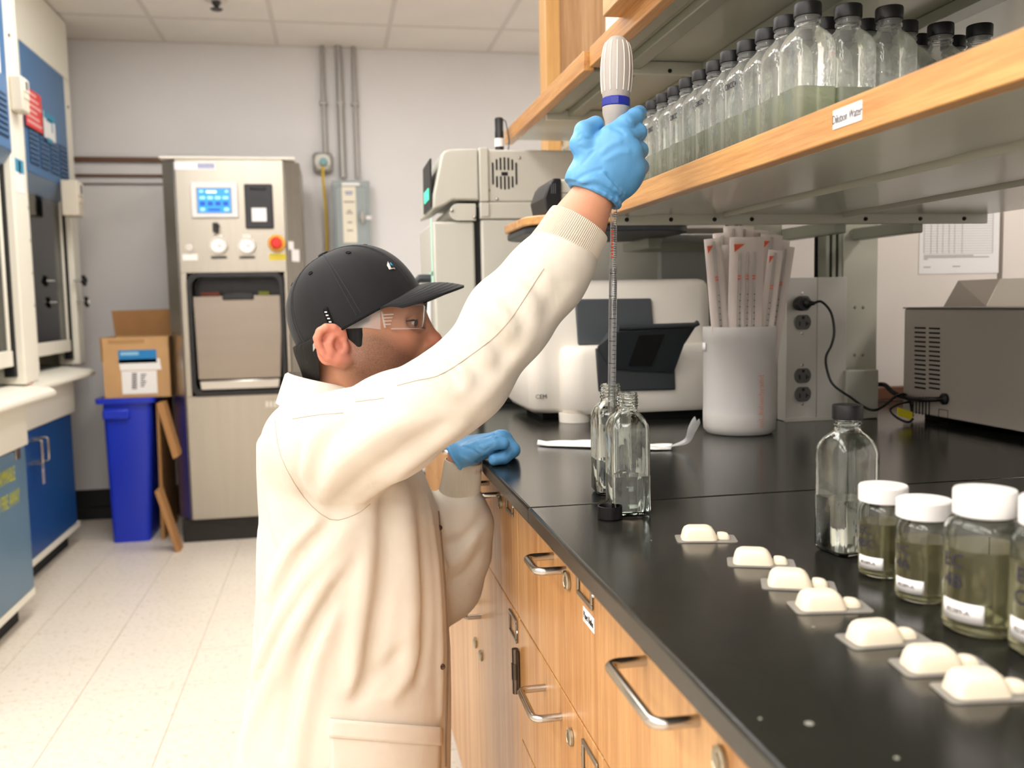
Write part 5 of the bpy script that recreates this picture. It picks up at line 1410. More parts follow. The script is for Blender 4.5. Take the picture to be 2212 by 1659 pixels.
        me.update(calc_edges=True); me.validate()
        return me
def smooth_mesh(me, it=2, fac=.5):
    """a few rounds of Laplacian smoothing against voxel stepping"""
    n = len(me.vertices); V = np.empty(n*3, np.float32); me.vertices.foreach_get('co', V); V = V.reshape(-1, 3)
    E = np.empty(len(me.edges)*2, np.int32); me.edges.foreach_get('vertices', E); E = E.reshape(-1, 2)
    deg = np.bincount(E.ravel(), minlength=n).astype(np.float32)
    for _ in range(it):
        A = np.zeros_like(V)
        for c in range(3):
            A[:, c] = np.bincount(E[:, 0], V[E[:, 1], c], n)+np.bincount(E[:, 1], V[E[:, 0], c], n)
        V = V+(A/np.maximum(deg, 1)[:, None]-V)*fac
    me.vertices.foreach_set('co', V.ravel()); me.update()
    return me
def verts(me):
    V = np.empty(len(me.vertices)*3, np.float32); me.vertices.foreach_get('co', V); return V.reshape(-1, 3)
def bvh_of(me): return BVHTree.FromPolygons([tuple(v) for v in verts(me)], [tuple(p.vertices) for p in me.polygons])
def spans(*segs):
    """rectilinear coordinates: (start, end, step) segments joined"""
    out = []
    for a, b, h in segs: out += list(np.arange(a, b-h*.25, h))
    out.append(segs[-1][1]); return out
def rot_to(xa, za):
    """3x3 rows->columns basis: local x along xa, local z near za (rows are world axes)"""
    x = Vector(xa).normalized(); z = Vector(za); z = (z-x*z.dot(x)).normalized(); y = z.cross(x)
    return [[x[i], y[i], z[i]] for i in range(3)]
def L3(px, py, Y): return tuple(W(px, py, Y=Y))
# ================================================================== the person
YM = 1.42                                      # mid plane of head and trunk
PER = thing('person', 'person in a black cap and cream lab coat bending to the bench with a pipette', 'person', (-.03, YM, 0))
def H(px, py, dy=0): return L3(px, py, YM+dy)

# ------------------------------------------------------------------ materials
def skin_mat():
    mt, nt, b = nodes_of('skin'); N = nt.nodes; L = nt.links
    def attr(nm):
        a = N.new('ShaderNodeAttribute'); a.attribute_name = nm; return a.outputs['Fac']
    base = lin('#c98f70'); flush = lin('#c9685c'); beard = lin('#33241b')
    m1 = N.new('ShaderNodeMix'); m1.data_type = 'RGBA'; m1.inputs[6].default_value = base; m1.inputs[7].default_value = flush
    L.new(attr('flush'), m1.inputs[0])
    tc = N.new('ShaderNodeTexCoord'); n = N.new('ShaderNodeTexNoise'); n.inputs['Scale'].default_value = 2300; n.inputs['Detail'].default_value = 2
    L.new(tc.outputs['Object'], n.inputs['Vector'])
    r = N.new('ShaderNodeMapRange'); r.inputs[1].default_value = .36; r.inputs[2].default_value = .66; r.inputs[3].default_value = .35; L.new(n.outputs['Fac'], r.inputs[0])
    mm = N.new('ShaderNodeMath'); mm.operation = 'MULTIPLY'; L.new(r.outputs[0], mm.inputs[0]); L.new(attr('stubble'), mm.inputs[1])
    m2 = N.new('ShaderNodeMix'); m2.data_type = 'RGBA'; L.new(mm.outputs[0], m2.inputs[0]); L.new(m1.outputs[2], m2.inputs[6]); m2.inputs[7].default_value = beard
    L.new(m2.outputs[2], b.inputs['Base Color'])
    b.inputs['Roughness'].default_value = .48; b.inputs['Subsurface Weight'].default_value = .12
    b.inputs['Subsurface Radius'].default_value = (.008, .003, .002); b.inputs['Subsurface Scale'].default_value = 1
    bp = N.new('ShaderNodeBump'); bp.inputs['Strength'].default_value = .12; bp.inputs['Distance'].default_value = .001
    L.new(n.outputs['Fac'], bp.inputs['Height']); L.new(bp.outputs['Normal'], b.inputs['Normal'])
    return mt
M_skin = skin_mat()
def coat_mat():
    mt, nt, b = nodes_of('coat_cotton'); N = nt.nodes; L = nt.links
    tc = N.new('ShaderNodeTexCoord')
    n = N.new('ShaderNodeTexNoise'); n.inputs['Scale'].default_value = 9; n.inputs['Detail'].default_value = 3; L.new(tc.outputs['Object'], n.inputs['Vector'])
    r = N.new('ShaderNodeValToRGB'); e = r.color_ramp.elements; e[0].position = .3; e[0].color = lin('#cdc5b7'); e[1].position = .65; e[1].color = lin('#d6cfc2')
    L.new(n.outputs['Fac'], r.inputs['Fac']); L.new(r.outputs['Color'], b.inputs['Base Color'])
    b.inputs['Roughness'].default_value = .8; b.inputs['Specular IOR Level'].default_value = .2; b.inputs['Sheen Weight'].default_value = .15
    w = N.new('ShaderNodeTexNoise'); w.inputs['Scale'].default_value = 1400; L.new(tc.outputs['Object'], w.inputs['Vector'])
    w2 = N.new('ShaderNodeTexNoise'); w2.inputs['Scale'].default_value = 24; w2.inputs['Detail'].default_value = 2; w2.inputs['Distortion'].default_value = .8; L.new(tc.outputs['Object'], w2.inputs['Vector'])
    b1 = N.new('ShaderNodeBump'); b1.inputs['Strength'].default_value = .22; b1.inputs['Distance'].default_value = .006; L.new(w2.outputs['Fac'], b1.inputs['Height'])
    b2 = N.new('ShaderNodeBump'); b2.inputs['Strength'].default_value = .1; b2.inputs['Distance'].default_value = .001; L.new(w.outputs['Fac'], b2.inputs['Height']); L.new(b1.outputs['Normal'], b2.inputs['Normal'])
    L.new(b2.outputs['Normal'], b.inputs['Normal'])
    return mt
M_coat = coat_mat()
M_knit = mk('coat_knit', '#cbc2b2', .85, spec=.15)
M_seam = mk('coat_seam', '#b5a590', .8)
M_glove = mk('nitrile_blue', '#5c9ccf', .42, spec=.4, bump=.25, bscale=90, sss=.05)
M_hair = mk('dark_hair', '#0d0a09', .5, spec=.3, bump=.5, bscale=700, stretch=(1, 1, .12), vary=.4, vscale=400)
M_capf = mk('cap_fabric', '#1a1b1d', .75, spec=.25, bump=.08, bscale=1500, sheen=.1)
M_capd = mk('cap_under', '#131314', .85, spec=.15)

# ------------------------------------------------------------------ coat
ZK = [(852, 690, 742), (866, 655, 780), (888, 608, 835), (914, 574, 860), (945, 553, 876), (1000, 553, 905), (1050, 556, 925), (1100, 560, 943), (1200, 556, 957), (1300, 551, 966), (1400, 544, 972), (1500, 528, 972), (1600, 510, 972), (1659, 500, 972), (1760, 480, 972), (1860, 462, 970)]
tz, tcx, tax = [], [], []
for y, xb, xf in ZK:
    a, b = W(xb, y, Y=YM), W(xf, y, Y=YM); tz.append((a.z+b.z)/2); tcx.append((a.x+b.x)/2); tax.append((b.x-a.x)/2)
tz, tcx, tax = (np.array(v[::-1]) for v in (tz, tcx, tax))
tay = np.interp(tz, [tz[0], .45, .6, .75, .88, .96, 1.0, tz[-1]], [.225, .215, .20, .19, .19, .175, .14, .085])
tcy = np.interp(tz, [tz[0], .9, tz[-1]], [YM+.01, YM+.01, YM])
EXP = 2.35
def torso(x, y, z):
    cx = np.interp(z, tz, tcx); ax = np.interp(z, tz, tax); ay = np.interp(z, tz, tay); cy = np.interp(z, tz, tcy)
    q = (np.abs((x-cx)/ax)**EXP+np.abs((y-cy)/ay)**EXP+1e-9)**(1/EXP)
    d = (q-1)*np.minimum(ax, ay)*.9
    return np.maximum(np.maximum(d, (z-tz[-1])*.9), tz[0]-z)
def near_side(px, py, out=0):
    """point on the trunk's camera-side surface behind photo pixel px, py"""
    p = W(px, py, Y=YM-.18)
    for _ in range(4):
        z = p.z; cx = float(np.interp(z, tz, tcx)); ax = float(np.interp(z, tz, tax)); ay = float(np.interp(z, tz, tay)); cy = float(np.interp(z, tz, tcy))
        u = min(abs((p.x-cx)/ax), .97); yy = cy-ay*(1-u**EXP)**(1/EXP)
        p = W(px, py, Y=yy-out)
    return tuple(p)
h = .0042
F = Field(np.arange(-.48, .44, h), np.arange(1.02, 1.72, h), np.arange(.27, 1.42, h))
F.func((-.48, 1.02, .27), (.44, 1.72, 1.13), torso)
# near (right) sleeve
SL = [L3(672, 958, 1.31), L3(752, 962, 1.25), L3(852, 915, 1.19), L3(952, 858, 1.145), L3(1010, 816, 1.13), L3(1100, 688, 1.125), L3(1180, 598, 1.125), L3(1212, 556, 1.127)]
SR = [.068, .070, .064, .0520, .0500, .0505, .0475, .0450]
F.chain(SL, SR, .022)
# far (left) sleeve
F.chain([L3(700, 935, 1.56), L3(830, 1100, 1.58), L3(955, 1262, 1.52), L3(972, 1262, 1.48)], [.085, .07, .058, .05], .03)
FS = [L3(968, 1262, 1.49), L3(985, 1190, 1.475), L3(995, 1130, 1.462), L3(993, 1092, 1.455)]
F.chain(FS, [.049, .054, .050, .040], .02)
# drapery: ridges (amp > 0) and valleys (amp < 0) pressed into the cloth along lines traced over it
nc = W(712, 832, Y=YM)
F0 = Field(F.g[0][::2], F.g[1][::2], F.g[2][::2]); F0.f = F.f[::2, ::2, ::2].copy()
BV = bvh_of(F0.mesh('lab_coat_block'))
def cloth_hit(px, py):
    d = (W(px, py, Y=1.0)-CAM).normalized(); q = BV.ray_cast(CAM, d)
    return q[0]
def emboss(pts, amp, w, taper=True):
    q = [cloth_hit(*p) for p in smooth2(pts)]
    q = [p for p in q if p is not None]
    n = len(q)
    for i in range(n-1):
        if (q[i]-q[i+1]).length > .12: continue
        s0 = math.sin(PI*(i+.5)/n)**.6 if taper else 1
        a_, b_ = np.array(q[i], np.float32), np.array(q[i+1], np.float32)
        acc.append((a_, b_, amp*s0, w))
def smooth2(pts, n=4):
    P_ = [Vector((p[0], p[1], 0)) for p in pts]
    return [(v.x, v.y) for v in smooth_path(P_, n)]
acc = []
def press():
    """largest displacement along a line wins inside its own stroke, strokes add up"""
    global acc
    sums = {}
    for a_, b_, am, w in acc:
        m_ = 2.4*w
        sl = F.win(np.minimum(a_, b_)-m_, np.maximum(a_, b_)+m_)
        if sl is None: continue
        x, y, z = F.P(sl); d = b_-a_; L_ = float(d @ d)+1e-9
        t = np.clip(((x-a_[0])*d[0]+(y-a_[1])*d[1]+(z-a_[2])*d[2])/L_, 0, 1)
        q = ((x-a_[0]-t*d[0])**2+(y-a_[1]-t*d[1])**2+(z-a_[2]-t*d[2])**2)/w**2
        v = -am*np.exp(-q)
        D = DISP[sl]
        DISP[sl] = np.where(np.abs(v) > np.abs(D), v, D) if True else D+v
    acc = []
def stroke(pts, amp, w, **k):
    global DISP
    DISP = np.zeros_like(F.f); emboss(pts, amp, w, **k); press(); F.f += DISP
RID = [
 # armpit drag folds sweeping down to the back hem
 ([(800, 1090), (735, 1160), (650, 1265), (590, 1365), (548, 1465)], .011, .017),
 ([(770, 1150), (700, 1260), (625, 1390), (560, 1530), (535, 1600)], .012, .019),
 ([(755, 1165), (675, 1265), (605, 1375), (558, 1470)], -.006, .012),
 ([(715, 1130), (650, 1200), (600, 1290), (570, 1380)], -.007, .011),
 ([(690, 1120), (625, 1190), (580, 1280)], .006, .012),
 ([(735, 1240), (680, 1350), (640, 1470), (610, 1620)], -.008, .014),
 ([(720, 1330), (680, 1430), (650, 1560), (640, 1655)], .008, .018),
 # long verticals over the hip and front
 ([(800, 1100), (790, 1220), (775, 1350), (765, 1480)], .006, .016),
 ([(835, 1080), (835, 1220), (815, 1360), (790, 1490)], -.007, .016),
 ([(870, 1030), (885, 1180), (890, 1320), (880, 1420)], .007, .018),
 ([(905, 1060), (915, 1200), (918, 1350), (905, 1470)], -.006, .013),
 ([(925, 1080), (942, 1220), (950, 1400), (950, 1540)], .006, .010),
 ([(870, 1400), (840, 1440), (795, 1470), (770, 1510)], -.006, .012),
 ([(905, 1380), (885, 1450), (850, 1500)], .005, .014),
 ([(565, 1000), (585, 1080), (600, 1160)], .004, .016),
 ([(560, 1150), (562, 1260), (556, 1350)], .005, .012),
 ([(660, 940), (640, 1010), (660, 1070), (705, 1118)], -.0045, .010),
 ([(610, 930), (618, 1000), (640, 1050)], .004, .016),
 # sleeve: drag lines from the armpit
 ([(690, 1085), (730, 1010), (800, 950), (880, 905)], .006, .016),
 ([(720, 1095), (790, 1030), (870, 975), (950, 920)], -.006, .012),
 ([(750, 1105), (830, 1045), (920, 980), (1000, 915)], .006, .013),
 ([(680, 1050), (700, 970), (755, 910)], -.005, .012),
 ([(655, 1030), (670, 950), (720, 890)], .004, .013),
 # elbow and forearm
 ([(945, 778), (965, 795), (988, 830)], -.008, .007),
 ([(925, 790), (950, 812), (985, 845)], .006, .011),
 ([(985, 745), (1010, 775), (1035, 800)], -.005, .010),
 ([(960, 760), (990, 790), (1010, 815)], .005, .010),
 ([(1030, 690), (1062, 725), (1085, 755)], -.006, .011),
 ([(1010, 715), (1040, 750), (1062, 780)], .005, .011),
 ([(1075, 625), (1110, 660), (1130, 690)], -.0055, .011),
 ([(1060, 655), (1090, 690), (1108, 715)], .005, .011),
 ([(1108, 575), (1150, 605), (1175, 630)], -.005, .010),
 ([(1095, 600), (1135, 632), (1150, 660)], .0045, .010),
 ([(1000, 900), (1060, 835), (1120, 760), (1170, 690)], .005, .013),
 ([(1020, 860), (1080, 790), (1130, 720)], -.004, .011),
 ([(1150, 730), (1185, 670), (1210, 620)], -.004, .010),
 ([(1190, 580), (1210, 600), (1232, 612)], -.004, .006),
 # far sleeve
 ([(1040, 1120), (1000, 1165), (958, 1180)], -.007, .010),
 ([(1030, 1150), (1000, 1200), (960, 1225)], .006, .012),
 ([(1035, 1195), (1005, 1240), (970, 1262)], -.006, .010),
]
for i_, (pts, amp, w) in enumerate(RID): stroke(pts, amp*(1.4 if i_ < 23 or i_ > 36 else 1.2), w*(.76 if i_ < 23 or i_ > 36 else 1.0))
gx, gy, gz = F.P((slice(None),)*3)
F.f += (.0012*np.sin(gx*30+gz*17+1.2)*np.sin(gz*13-gy*21)).astype(np.float32)
# neck opening
F.ell((nc.x, YM, nc.z+.012), (.066, .066, .06), None, .006, 'sub')
coat = smooth_mesh(F.mesh('lab_coat'), 2)
coat_o = link('lab_coat', coat, M_coat, PER, smooth=180)
BV = bvh_of(coat)
def on_coat(px, py, off=.001):
    """where the line of sight... through a photo pixel meets the cloth (used to lay seams and pockets on it)"""
    d = (W(px, py, Y=1.0)-CAM).normalized()
    hit = BV.ray_cast(CAM, d)
    if hit[0] is None: return None
    return hit[0]+hit[1]*off
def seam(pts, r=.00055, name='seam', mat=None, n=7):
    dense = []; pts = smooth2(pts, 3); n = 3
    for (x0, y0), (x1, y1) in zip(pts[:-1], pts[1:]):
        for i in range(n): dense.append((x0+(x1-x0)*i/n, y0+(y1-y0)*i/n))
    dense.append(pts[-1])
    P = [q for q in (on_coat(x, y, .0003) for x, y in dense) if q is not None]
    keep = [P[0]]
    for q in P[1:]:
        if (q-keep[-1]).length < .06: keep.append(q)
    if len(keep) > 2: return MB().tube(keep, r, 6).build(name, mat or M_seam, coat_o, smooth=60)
seam([(858, 833), (900, 822), (945, 812), (985, 790), (1020, 765), (1060, 735), (1090, 705), (1120, 665), (1150, 618), (1175, 580)])
seam([(594, 905), (607, 985), (655, 1072), (713, 1122), (766, 1112), (800, 1088)], .0005)
seam([(632, 905), (690, 896), (742, 892)], .0005)
seam([(768, 868), (830, 860)], .0005)
# shadow line of the front placket painted as a dark tube, with snaps
fr_pts = [(946, 1105), (955, 1200), (962, 1300), (966, 1400), (964, 1500), (962, 1600), (962, 1655)]
seam(fr_pts, .0022, 'edge_shadow_line', mk('coat_shadow_edge', '#8f7c68', .8))
for (px, py) in ((959, 1440), (953, 1140)):
    q = on_coat(px-4, py, .0005)
    if q: MB().lathe([(0, -.001), (.0042, -.001), (.0042, .001), (.003, .0018), (.0016, .001), (0, .001)], tuple(q), 14, Matrix.Rotation(PI/2, 4, 'X')).build('snap', mk('snap_dark', '#4b3a30', .4, .6), coat_o)
# patch pocket
def patch(fn, nu, nv, off, name, mat, thick):
    vs = []
    for j in range(nv+1):
        for i in range(nu+1):
            x, y = fn(i/nu, j/nv); q = on_coat(x, y, off); vs.append(q)
    last = Vector((0, 1.2, .5))
    for k in range(len(vs)):
        if vs[k] is None: vs[k] = last
        last = vs[k]
    fs = [(j*(nu+1)+i, j*(nu+1)+i+1, (j+1)*(nu+1)+i+1, (j+1)*(nu+1)+i) for j in range(nv) for i in range(nu)]
    return MB().add(vs, fs).build(name, mat, coat_o, smooth=60, solid=thick)
patch(lambda u, v: (714+(948-714)*u, 1552+20*u+(1820-1552)*v), 26, 24, .0025, 'pocket', M_coat, .003)
patch(lambda u, v: (713+(950-713)*u, 1550+20*u+40*v), 26, 5, .0045, 'pocket_hem', M_coat, .003)
seam([(716, 1594), (790, 1600), (870, 1606), (948, 1614)], .0007)
# collar: a turned-down band round the neck
def collar():
    rings = []
    c0 = W(708, 842, Y=YM)
    n = 40; mb = MB(); R = []
    for (off, dz, up) in ((.058, -.022, 0), (.0595, .006, 0), (.061, .0145, 0), (.066, .012, 0), (.074, -.010, 0), (.081, -.030, 0), (.078, -.031, 0), (.070, -.012, 0), (.064, .008, 0), (.059, -.023, 0)):
        ring = []
        for i in range(n):
            a = 2*PI*i/n; ca, sa = math.cos(a), math.sin(a)
            front = max(0, ca)**2
            ring.append(Vector((c0.x+.004+off*1.0*ca, YM+off*1.02*sa, c0.z+dz*(1-.2*front)-.014*ca-.010*front)))
        R.append(ring)
    return mb.loft(R, cap=False)
collar().build('collar', M_coat, coat_o, smooth=70)
# knit cuffs
def cuff(a, b, ra, rb, name='cuff', ribs=100):
    a, b = Vector(a), Vector(b); ax = (b-a).normalized(); s1 = ax.cross(Vector((0, 1, 0))).normalized(); s2 = ax.cross(s1)
    R = []; n = ribs*4
    for (t, r, amp) in ((-.06, ra*.92, 0), (0, ra*1.02, 1), (.08, ra*1.03, 1), (.5, (ra+rb)/2, 1), (.93, rb, 1), (1.0, rb*.985, .4), (1.01, rb*.93, 0), (.7, rb*.88, 0)):
        R.append([a.lerp(b, t)+s1*((r+amp*.0006*math.cos(i*2*PI/4))*math.cos(2*PI*i/n))+s2*((r+amp*.0006*math.cos(i*2*PI/4))*math.sin(2*PI*i/n)) for i in range(n)])
    return MB().loft(R, cap=False).build(name, M_knit, coat_o, smooth=60)
cuff(L3(1196, 576, 1.127), L3(1252, 482, 1.128), .0445, .0405)
cuff(L3(990, 1086, 1.455), L3(1001, 996, 1.448), .0330, .030)

# ------------------------------------------------------------------ body: head, neck, trunk, arms and legs in one skin
hx = W(640, 700, Y=YM).x, W(965, 700, Y=YM).x
hf = .0019
F = Field(spans((-.44, hx[0]-.02, .009), (hx[0]-.02, hx[1]+.005, hf), (hx[1]+.005, .42, .009)),
          spans((1.05, YM-.105, .008), (YM-.105, YM+.09, hf), (YM+.09, 1.72, .009)),
          spans((.0, W(700, 860, Y=YM).z, .010), (W(700, 860, Y=YM).z, W(760, 560, Y=YM).z, hf), (W(760, 560, Y=YM).z, 1.45, .008)))
# cranium and face
e1 = (Vector(H(905, 616))-Vector(H(646, 759))).normalized(); e3 = Vector((-e1.z, 0, e1.x))
RH = rot_to(e1, e3)
F.ell(H(772, 684), (.0955, .0735, .095), RH, .01)
F.ell(H(826, 738), (.072, .055, .054), rot_to((.35, 0, -1), (1, 0, .3)), .025)
F.ell(H(862, 664), (.030, .050, .026), None, .02)
F.ell(H(880, 720), (.026, .026, .050), None, .02)
for sgn in (-1, 1):
    F.cone(H(768, 782, .048*sgn), H(872, 834, .018*sgn), .026, .020, .03)
    F.ell(H(858, 738, .034*sgn), (.024, .022, .028), None, .02)
    F.ell(H(876, 716, .032*sgn), (.016, .016, .010), None, .014)
    F.ell(H(795, 760, .050*sgn), (.035, .018, .045), None, .025)
F.ell(H(886, 832), (.024, .026, .020), None, .02)
F.ell(H(896, 790), (.024, .030, .028), None, .02)
F.cone(H(902, 806, -.012), H(902, 806, .012), .0085, .0085, .008); F.cone(H(905, 792, -.012), H(905, 792, .012), .0078, .0078, .008)
# nose
F.cone(H(898, 678), H(936, 733), .0095, .0115, .016); F.ell(H(937, 735), (.0115, .012, .0105), None, .008)
for sgn in (-1, 1):
    F.ell(H(917, 748, .0115*sgn), (.0115, .0085, .0085), None, .007)
    F.ell(H(897, 694, .036*sgn), (.019, .020, .0125), None, .010, 'sub')
    F.ell(H(884, 693, .030*sgn), (.0132, .0135, .0128), None, .003)            # lids round the eyeball
    F.ell(H(893, 696, .034*sgn), (.0095, .0085, .0038), None, .002, 'sub')      # the opening between them
    F.cone(H(898, 674, .012*sgn), H(878, 671, .044*sgn), .0085, .0075, .010)    # brow
    F.ell(H(924, 756, .007*sgn), (.004, .0035, .003), None, .002, 'sub')
# neck and trunk
F.cone(H(766, 790), H(728, 885), .053, .054, .03)
F.ell(tuple(W(735, 1000, Y=YM)), (.08, .13, .07), None, .03)
ptz = [W(740, y, Y=YM) for y in (1030, 1200, 1400, 1500)]
F.chain([tuple(p) for p in ptz], [.09, .105, .11, .11], .04, flat=None)
# near arm to the wrist, far arm to the wrist
F.chain([L3(715, 975, 1.31), L3(960, 862, 1.145), L3(1005, 812, 1.132)], [.055, .045, .043], .02)
F.chain([L3(1005, 812, 1.132), L3(1100, 690, 1.127), L3(1245, 492, 1.129), L3(1281, 424, 1.131)], [.043, .040, .0315, .0285], .02)
F.chain([L3(740, 985, 1.54), L3(955, 1258, 1.51)], [.045, .042], .02)
F.chain([L3(958, 1256, 1.50), L3(992, 1100, 1.456), L3(1003, 1010, 1.448), L3(1000, 980, 1.445)], [.036, .0265, .0235, .023], .02)
# legs
for sgn, kx in ((-1, .07), (1, .09)):
    F.chain([(-.05, YM+.08*sgn, .50), (kx, YM+.10*sgn, .43), (-.10, YM+.10*sgn, .10)], [.085, .058, .040], .02)
    F.cone((-.12, YM+.10*sgn, .06), (.03, YM+.11*sgn, .045), .036, .034, .02)
# near ear
ye = -.0745
def E_(px, py, o=0): return H(px, py, ye-o)
ec = Vector(E_(717, 742))
F.ell(tuple(ec), (.0215, .0080, .0325), rot_to((.92, -.28, -.30), (.33, 0, 1)), .006)
F.ell(E_(708, 730, .0065), (.015, .0042, .020), rot_to((.92, -.28, -.30), (.33, 0, 1)), .004)
F.ell(E_(729, 747, .0125), (.0095, .0095, .0135), rot_to((.9, 0, -.3), (.3, 0, 1)), .005, 'sub')
F.chain([E_(738, 735, .003), E_(733, 718, .006), E_(720, 709, .0095), E_(704, 708, .012), E_(691, 716, .0135), E_(685, 730, .014), E_(688, 746, .0135), E_(697, 760, .012), E_(710, 772, .010), E_(724, 781, .007)], [.0040, .0046, .0050, .0052, .0052, .0050, .0048, .0048, .0052, .0060], .005)
F.chain([E_(718, 728, .0085), E_(710, 742, .0100), E_(714, 757, .0095), E_(728, 768, .006)], [.0035, .0044, .0044, .0044], .006)
F.ell(E_(741, 781, .003), (.0110, .0065, .0100), None, .010)
F.ell(E_(748, 753, .0030), (.0050, .0055, .0085), None, .005)
# far ear, simply
F.ell(H(724, 744, .076), (.0165, .008, .029), rot_to((.9, .25, -.32), (.35, 0, 1)), .006)
body = smooth_mesh(F.mesh('body'), 1, .45)
V = verts(body)
def soft(d, r0, r1): return np.clip(1-(d-r0)/(r1-r0), 0, 1)
def dseg(a, b):
    a, b = np.array(a), np.array(b); d = b-a; t = np.clip(((V-a) @ d)/(d @ d), 0, 1); return np.linalg.norm(V-a-t[:, None]*d, axis=1)
st = np.zeros(len(V))
for sgn in (-1, 1):
    st = np.maximum(st, soft(dseg(H(800, 770, .055*sgn), H(870, 822, .035*sgn)), .034, .056))
    st = np.maximum(st, soft(dseg(H(776, 740, .065*sgn), H(796, 785, .055*sgn)), .012, .026))
st = np.maximum(st, soft(dseg(H(905, 770), H(915, 770)), .018, .028)); st = np.maximum(st, soft(dseg(H(880, 830), H(860, 838)), .03, .045))
fl_ = np.zeros(len(V))
fl_ = np.maximum(fl_, soft(np.linalg.norm(V-np.array(E_(720, 745, .012)), axis=1), .026, .040))
fl_ = np.maximum(fl_, .9*soft(np.linalg.norm(V-np.array(H(938, 738)), axis=1), .012, .03))
fl_ = np.maximum(fl_, .45*soft(np.linalg.norm(V-np.array(H(865, 745, -.045)), axis=1), .01, .045))
for nm, arr in (('stubble', st*.95), ('flush', fl_*.5)):
    at = body.attributes.new(nm, 'FLOAT', 'POINT'); at.data.foreach_set('value', arr.astype(np.float32))
link('body', body, M_skin, PER, smooth=180)
# eyes
for sgn in (-1, 1):
    c = Vector(H(884.5, 694, .0305*sgn))
    e_ = MB().lathe([(.0115*math.cos(a), .0115*math.sin(a)) for a in [(-90+180*i/12)*PI/180 for i in range(13)]], tuple(c), 20).build('eye', mk('eye_white', '#e6dfd8', .2), PER, smooth=80)
    MB().lathe([(0, 0), (.0055, 0), (.0045, .0016), (0, .002)], tuple(c+Vector((.0090, .0055*sgn, -.0022))), 16, Vector((.0090, .0055*sgn, -.0022)).to_track_quat('Z', 'Y').to_matrix().to_4x4()).build('iris', mk('iris_dark', '#20140e', .15), e_)
    # lashes and brow hair
    br = [Vector(H(907, 672, .014*sgn)), Vector(H(900, 667, .028*sgn)), Vector(H(886, 666, .042*sgn)), Vector(H(868, 670, .051*sgn))]
    MB().tube(br, [.0028, .0042, .0038, .002], 8).build('eyebrow', M_hair, PER, smooth=60)
    MB().tube([Vector(H(901, 692, .024*sgn)), Vector(H(901, 691, .033*sgn)), Vector(H(892, 692, .042*sgn)), Vector(H(878, 694, .047*sgn))], [.0012, .0017, .0017, .0010], 6).build('lashes', M_hair, PER)
# ------------------------------------------------------------------ hair
F = Field(np.arange(-.40, -.02, .0024), np.arange(YM-.10, YM+.10, .0024), np.arange(1.02, 1.26, .0024))
F.ell(H(766, 688), (.0985, .0795, .095), RH, 0)
F.cone(H(716, 758), H(724, 822), .050, .043, .02)
F.cone(H(720, 750, -.026), H(726, 812, -.022), .048, .042, .02); F.cone(H(720, 750, .026), H(726, 812, .022), .048, .042, .02)
bp_ = Vector(H(646, 742)); F.cut(tuple(bp_), tuple(e3))              # under the cap only
F.cut(H(722, 770), (1, 0, .34))                                      # behind the ear
F.cut(H(706, 822), (.30, 0, -1))
gx, gy, gz = F.P((slice(None),)*3)
F.f += (.0005*np.sin(gx*420+gz*90)*np.sin(gy*380)).astype(np.float32)
hair = smooth_mesh(F.mesh('hair'), 9, .5); link('hair', hair, M_hair, PER, smooth=180)
BB = bvh_of(body)
def on_body(px, py, off=0):
    d = (W(px, py, Y=1.0)-CAM).normalized(); q = BB.ray_cast(CAM, d); return q[0]+q[1]*off
for sgn in (0, 1):
    F = Field(np.arange(-.2, .1, .0022), np.arange(YM-.095, YM+.095, .0022), np.arange(1.06, 1.24, .0022))
    for pts, rad in (([(757, 708), (762, 710), (768, 718), (771, 730), (776, 745), (781, 757)], [.010, .012, .0110, .0090, .0062, .002]), ([(757, 703), (770, 698), (790, 690), (800, 684)], [.008, .010, .008, .004]), ([(758, 712), (757, 728), (762, 738)], [.008, .006, .002])):
        q = [on_body(*p, -.0015) for p in pts]
        F.chain([(v.x, 2*YM-v.y if sgn else v.y, v.z) for v in q], rad, .004, flat=((0, 1, 0), .35))
    link('sideburn', smooth_mesh(F.mesh('sideburn'), 3, .5), M_hair, PER, smooth=180)

# ------------------------------------------------------------------ cap
a_, b_ = Vector(H(646, 759)), Vector(H(905, 616))
cm = (a_+b_)/2; hl = (b_-a_).length/2; e2 = Vector((0, 1, 0))
hwid, hgt = .087, (Vector(H(702, 549))-cm).dot(e3)
def crown(az, t):
    """az 0 = front, t 0 band .. 1 top"""
    ex = 2.3; a = t*PI/2; cz, cr = math.sin(a)**(2/ex), max(math.cos(a), 0)**(2/ex)
    w = 1-.012*(abs(math.sin(az*3))**.2 < .62)*math.cos(a)
    pan = 1-.010*math.exp(-(((az/(PI/3)+.5) % 1-.5)/.05)**2)*(1-t)**.2
    return cm+e1*(hl*cr*math.cos(az)*pan)+e2*(hwid*cr*math.sin(az)*pan)+e3*(hgt*cz)
n = 96
CAPT = [crown(0, 0)]
mb = MB(); rings = []
for k in range(27):
    t_ = k/26*.992; rings.append([crown(2*PI*i/n, t_) for i in range(n)])
inner = [[cm+(p-cm)*.965-e3*.001 for p in r] for r in rings]
mb.loft(inner[::-1]+rings, cap=False)
cap_o = link('cap', mb.mesh('cap'), M_capf, PER, smooth=50)
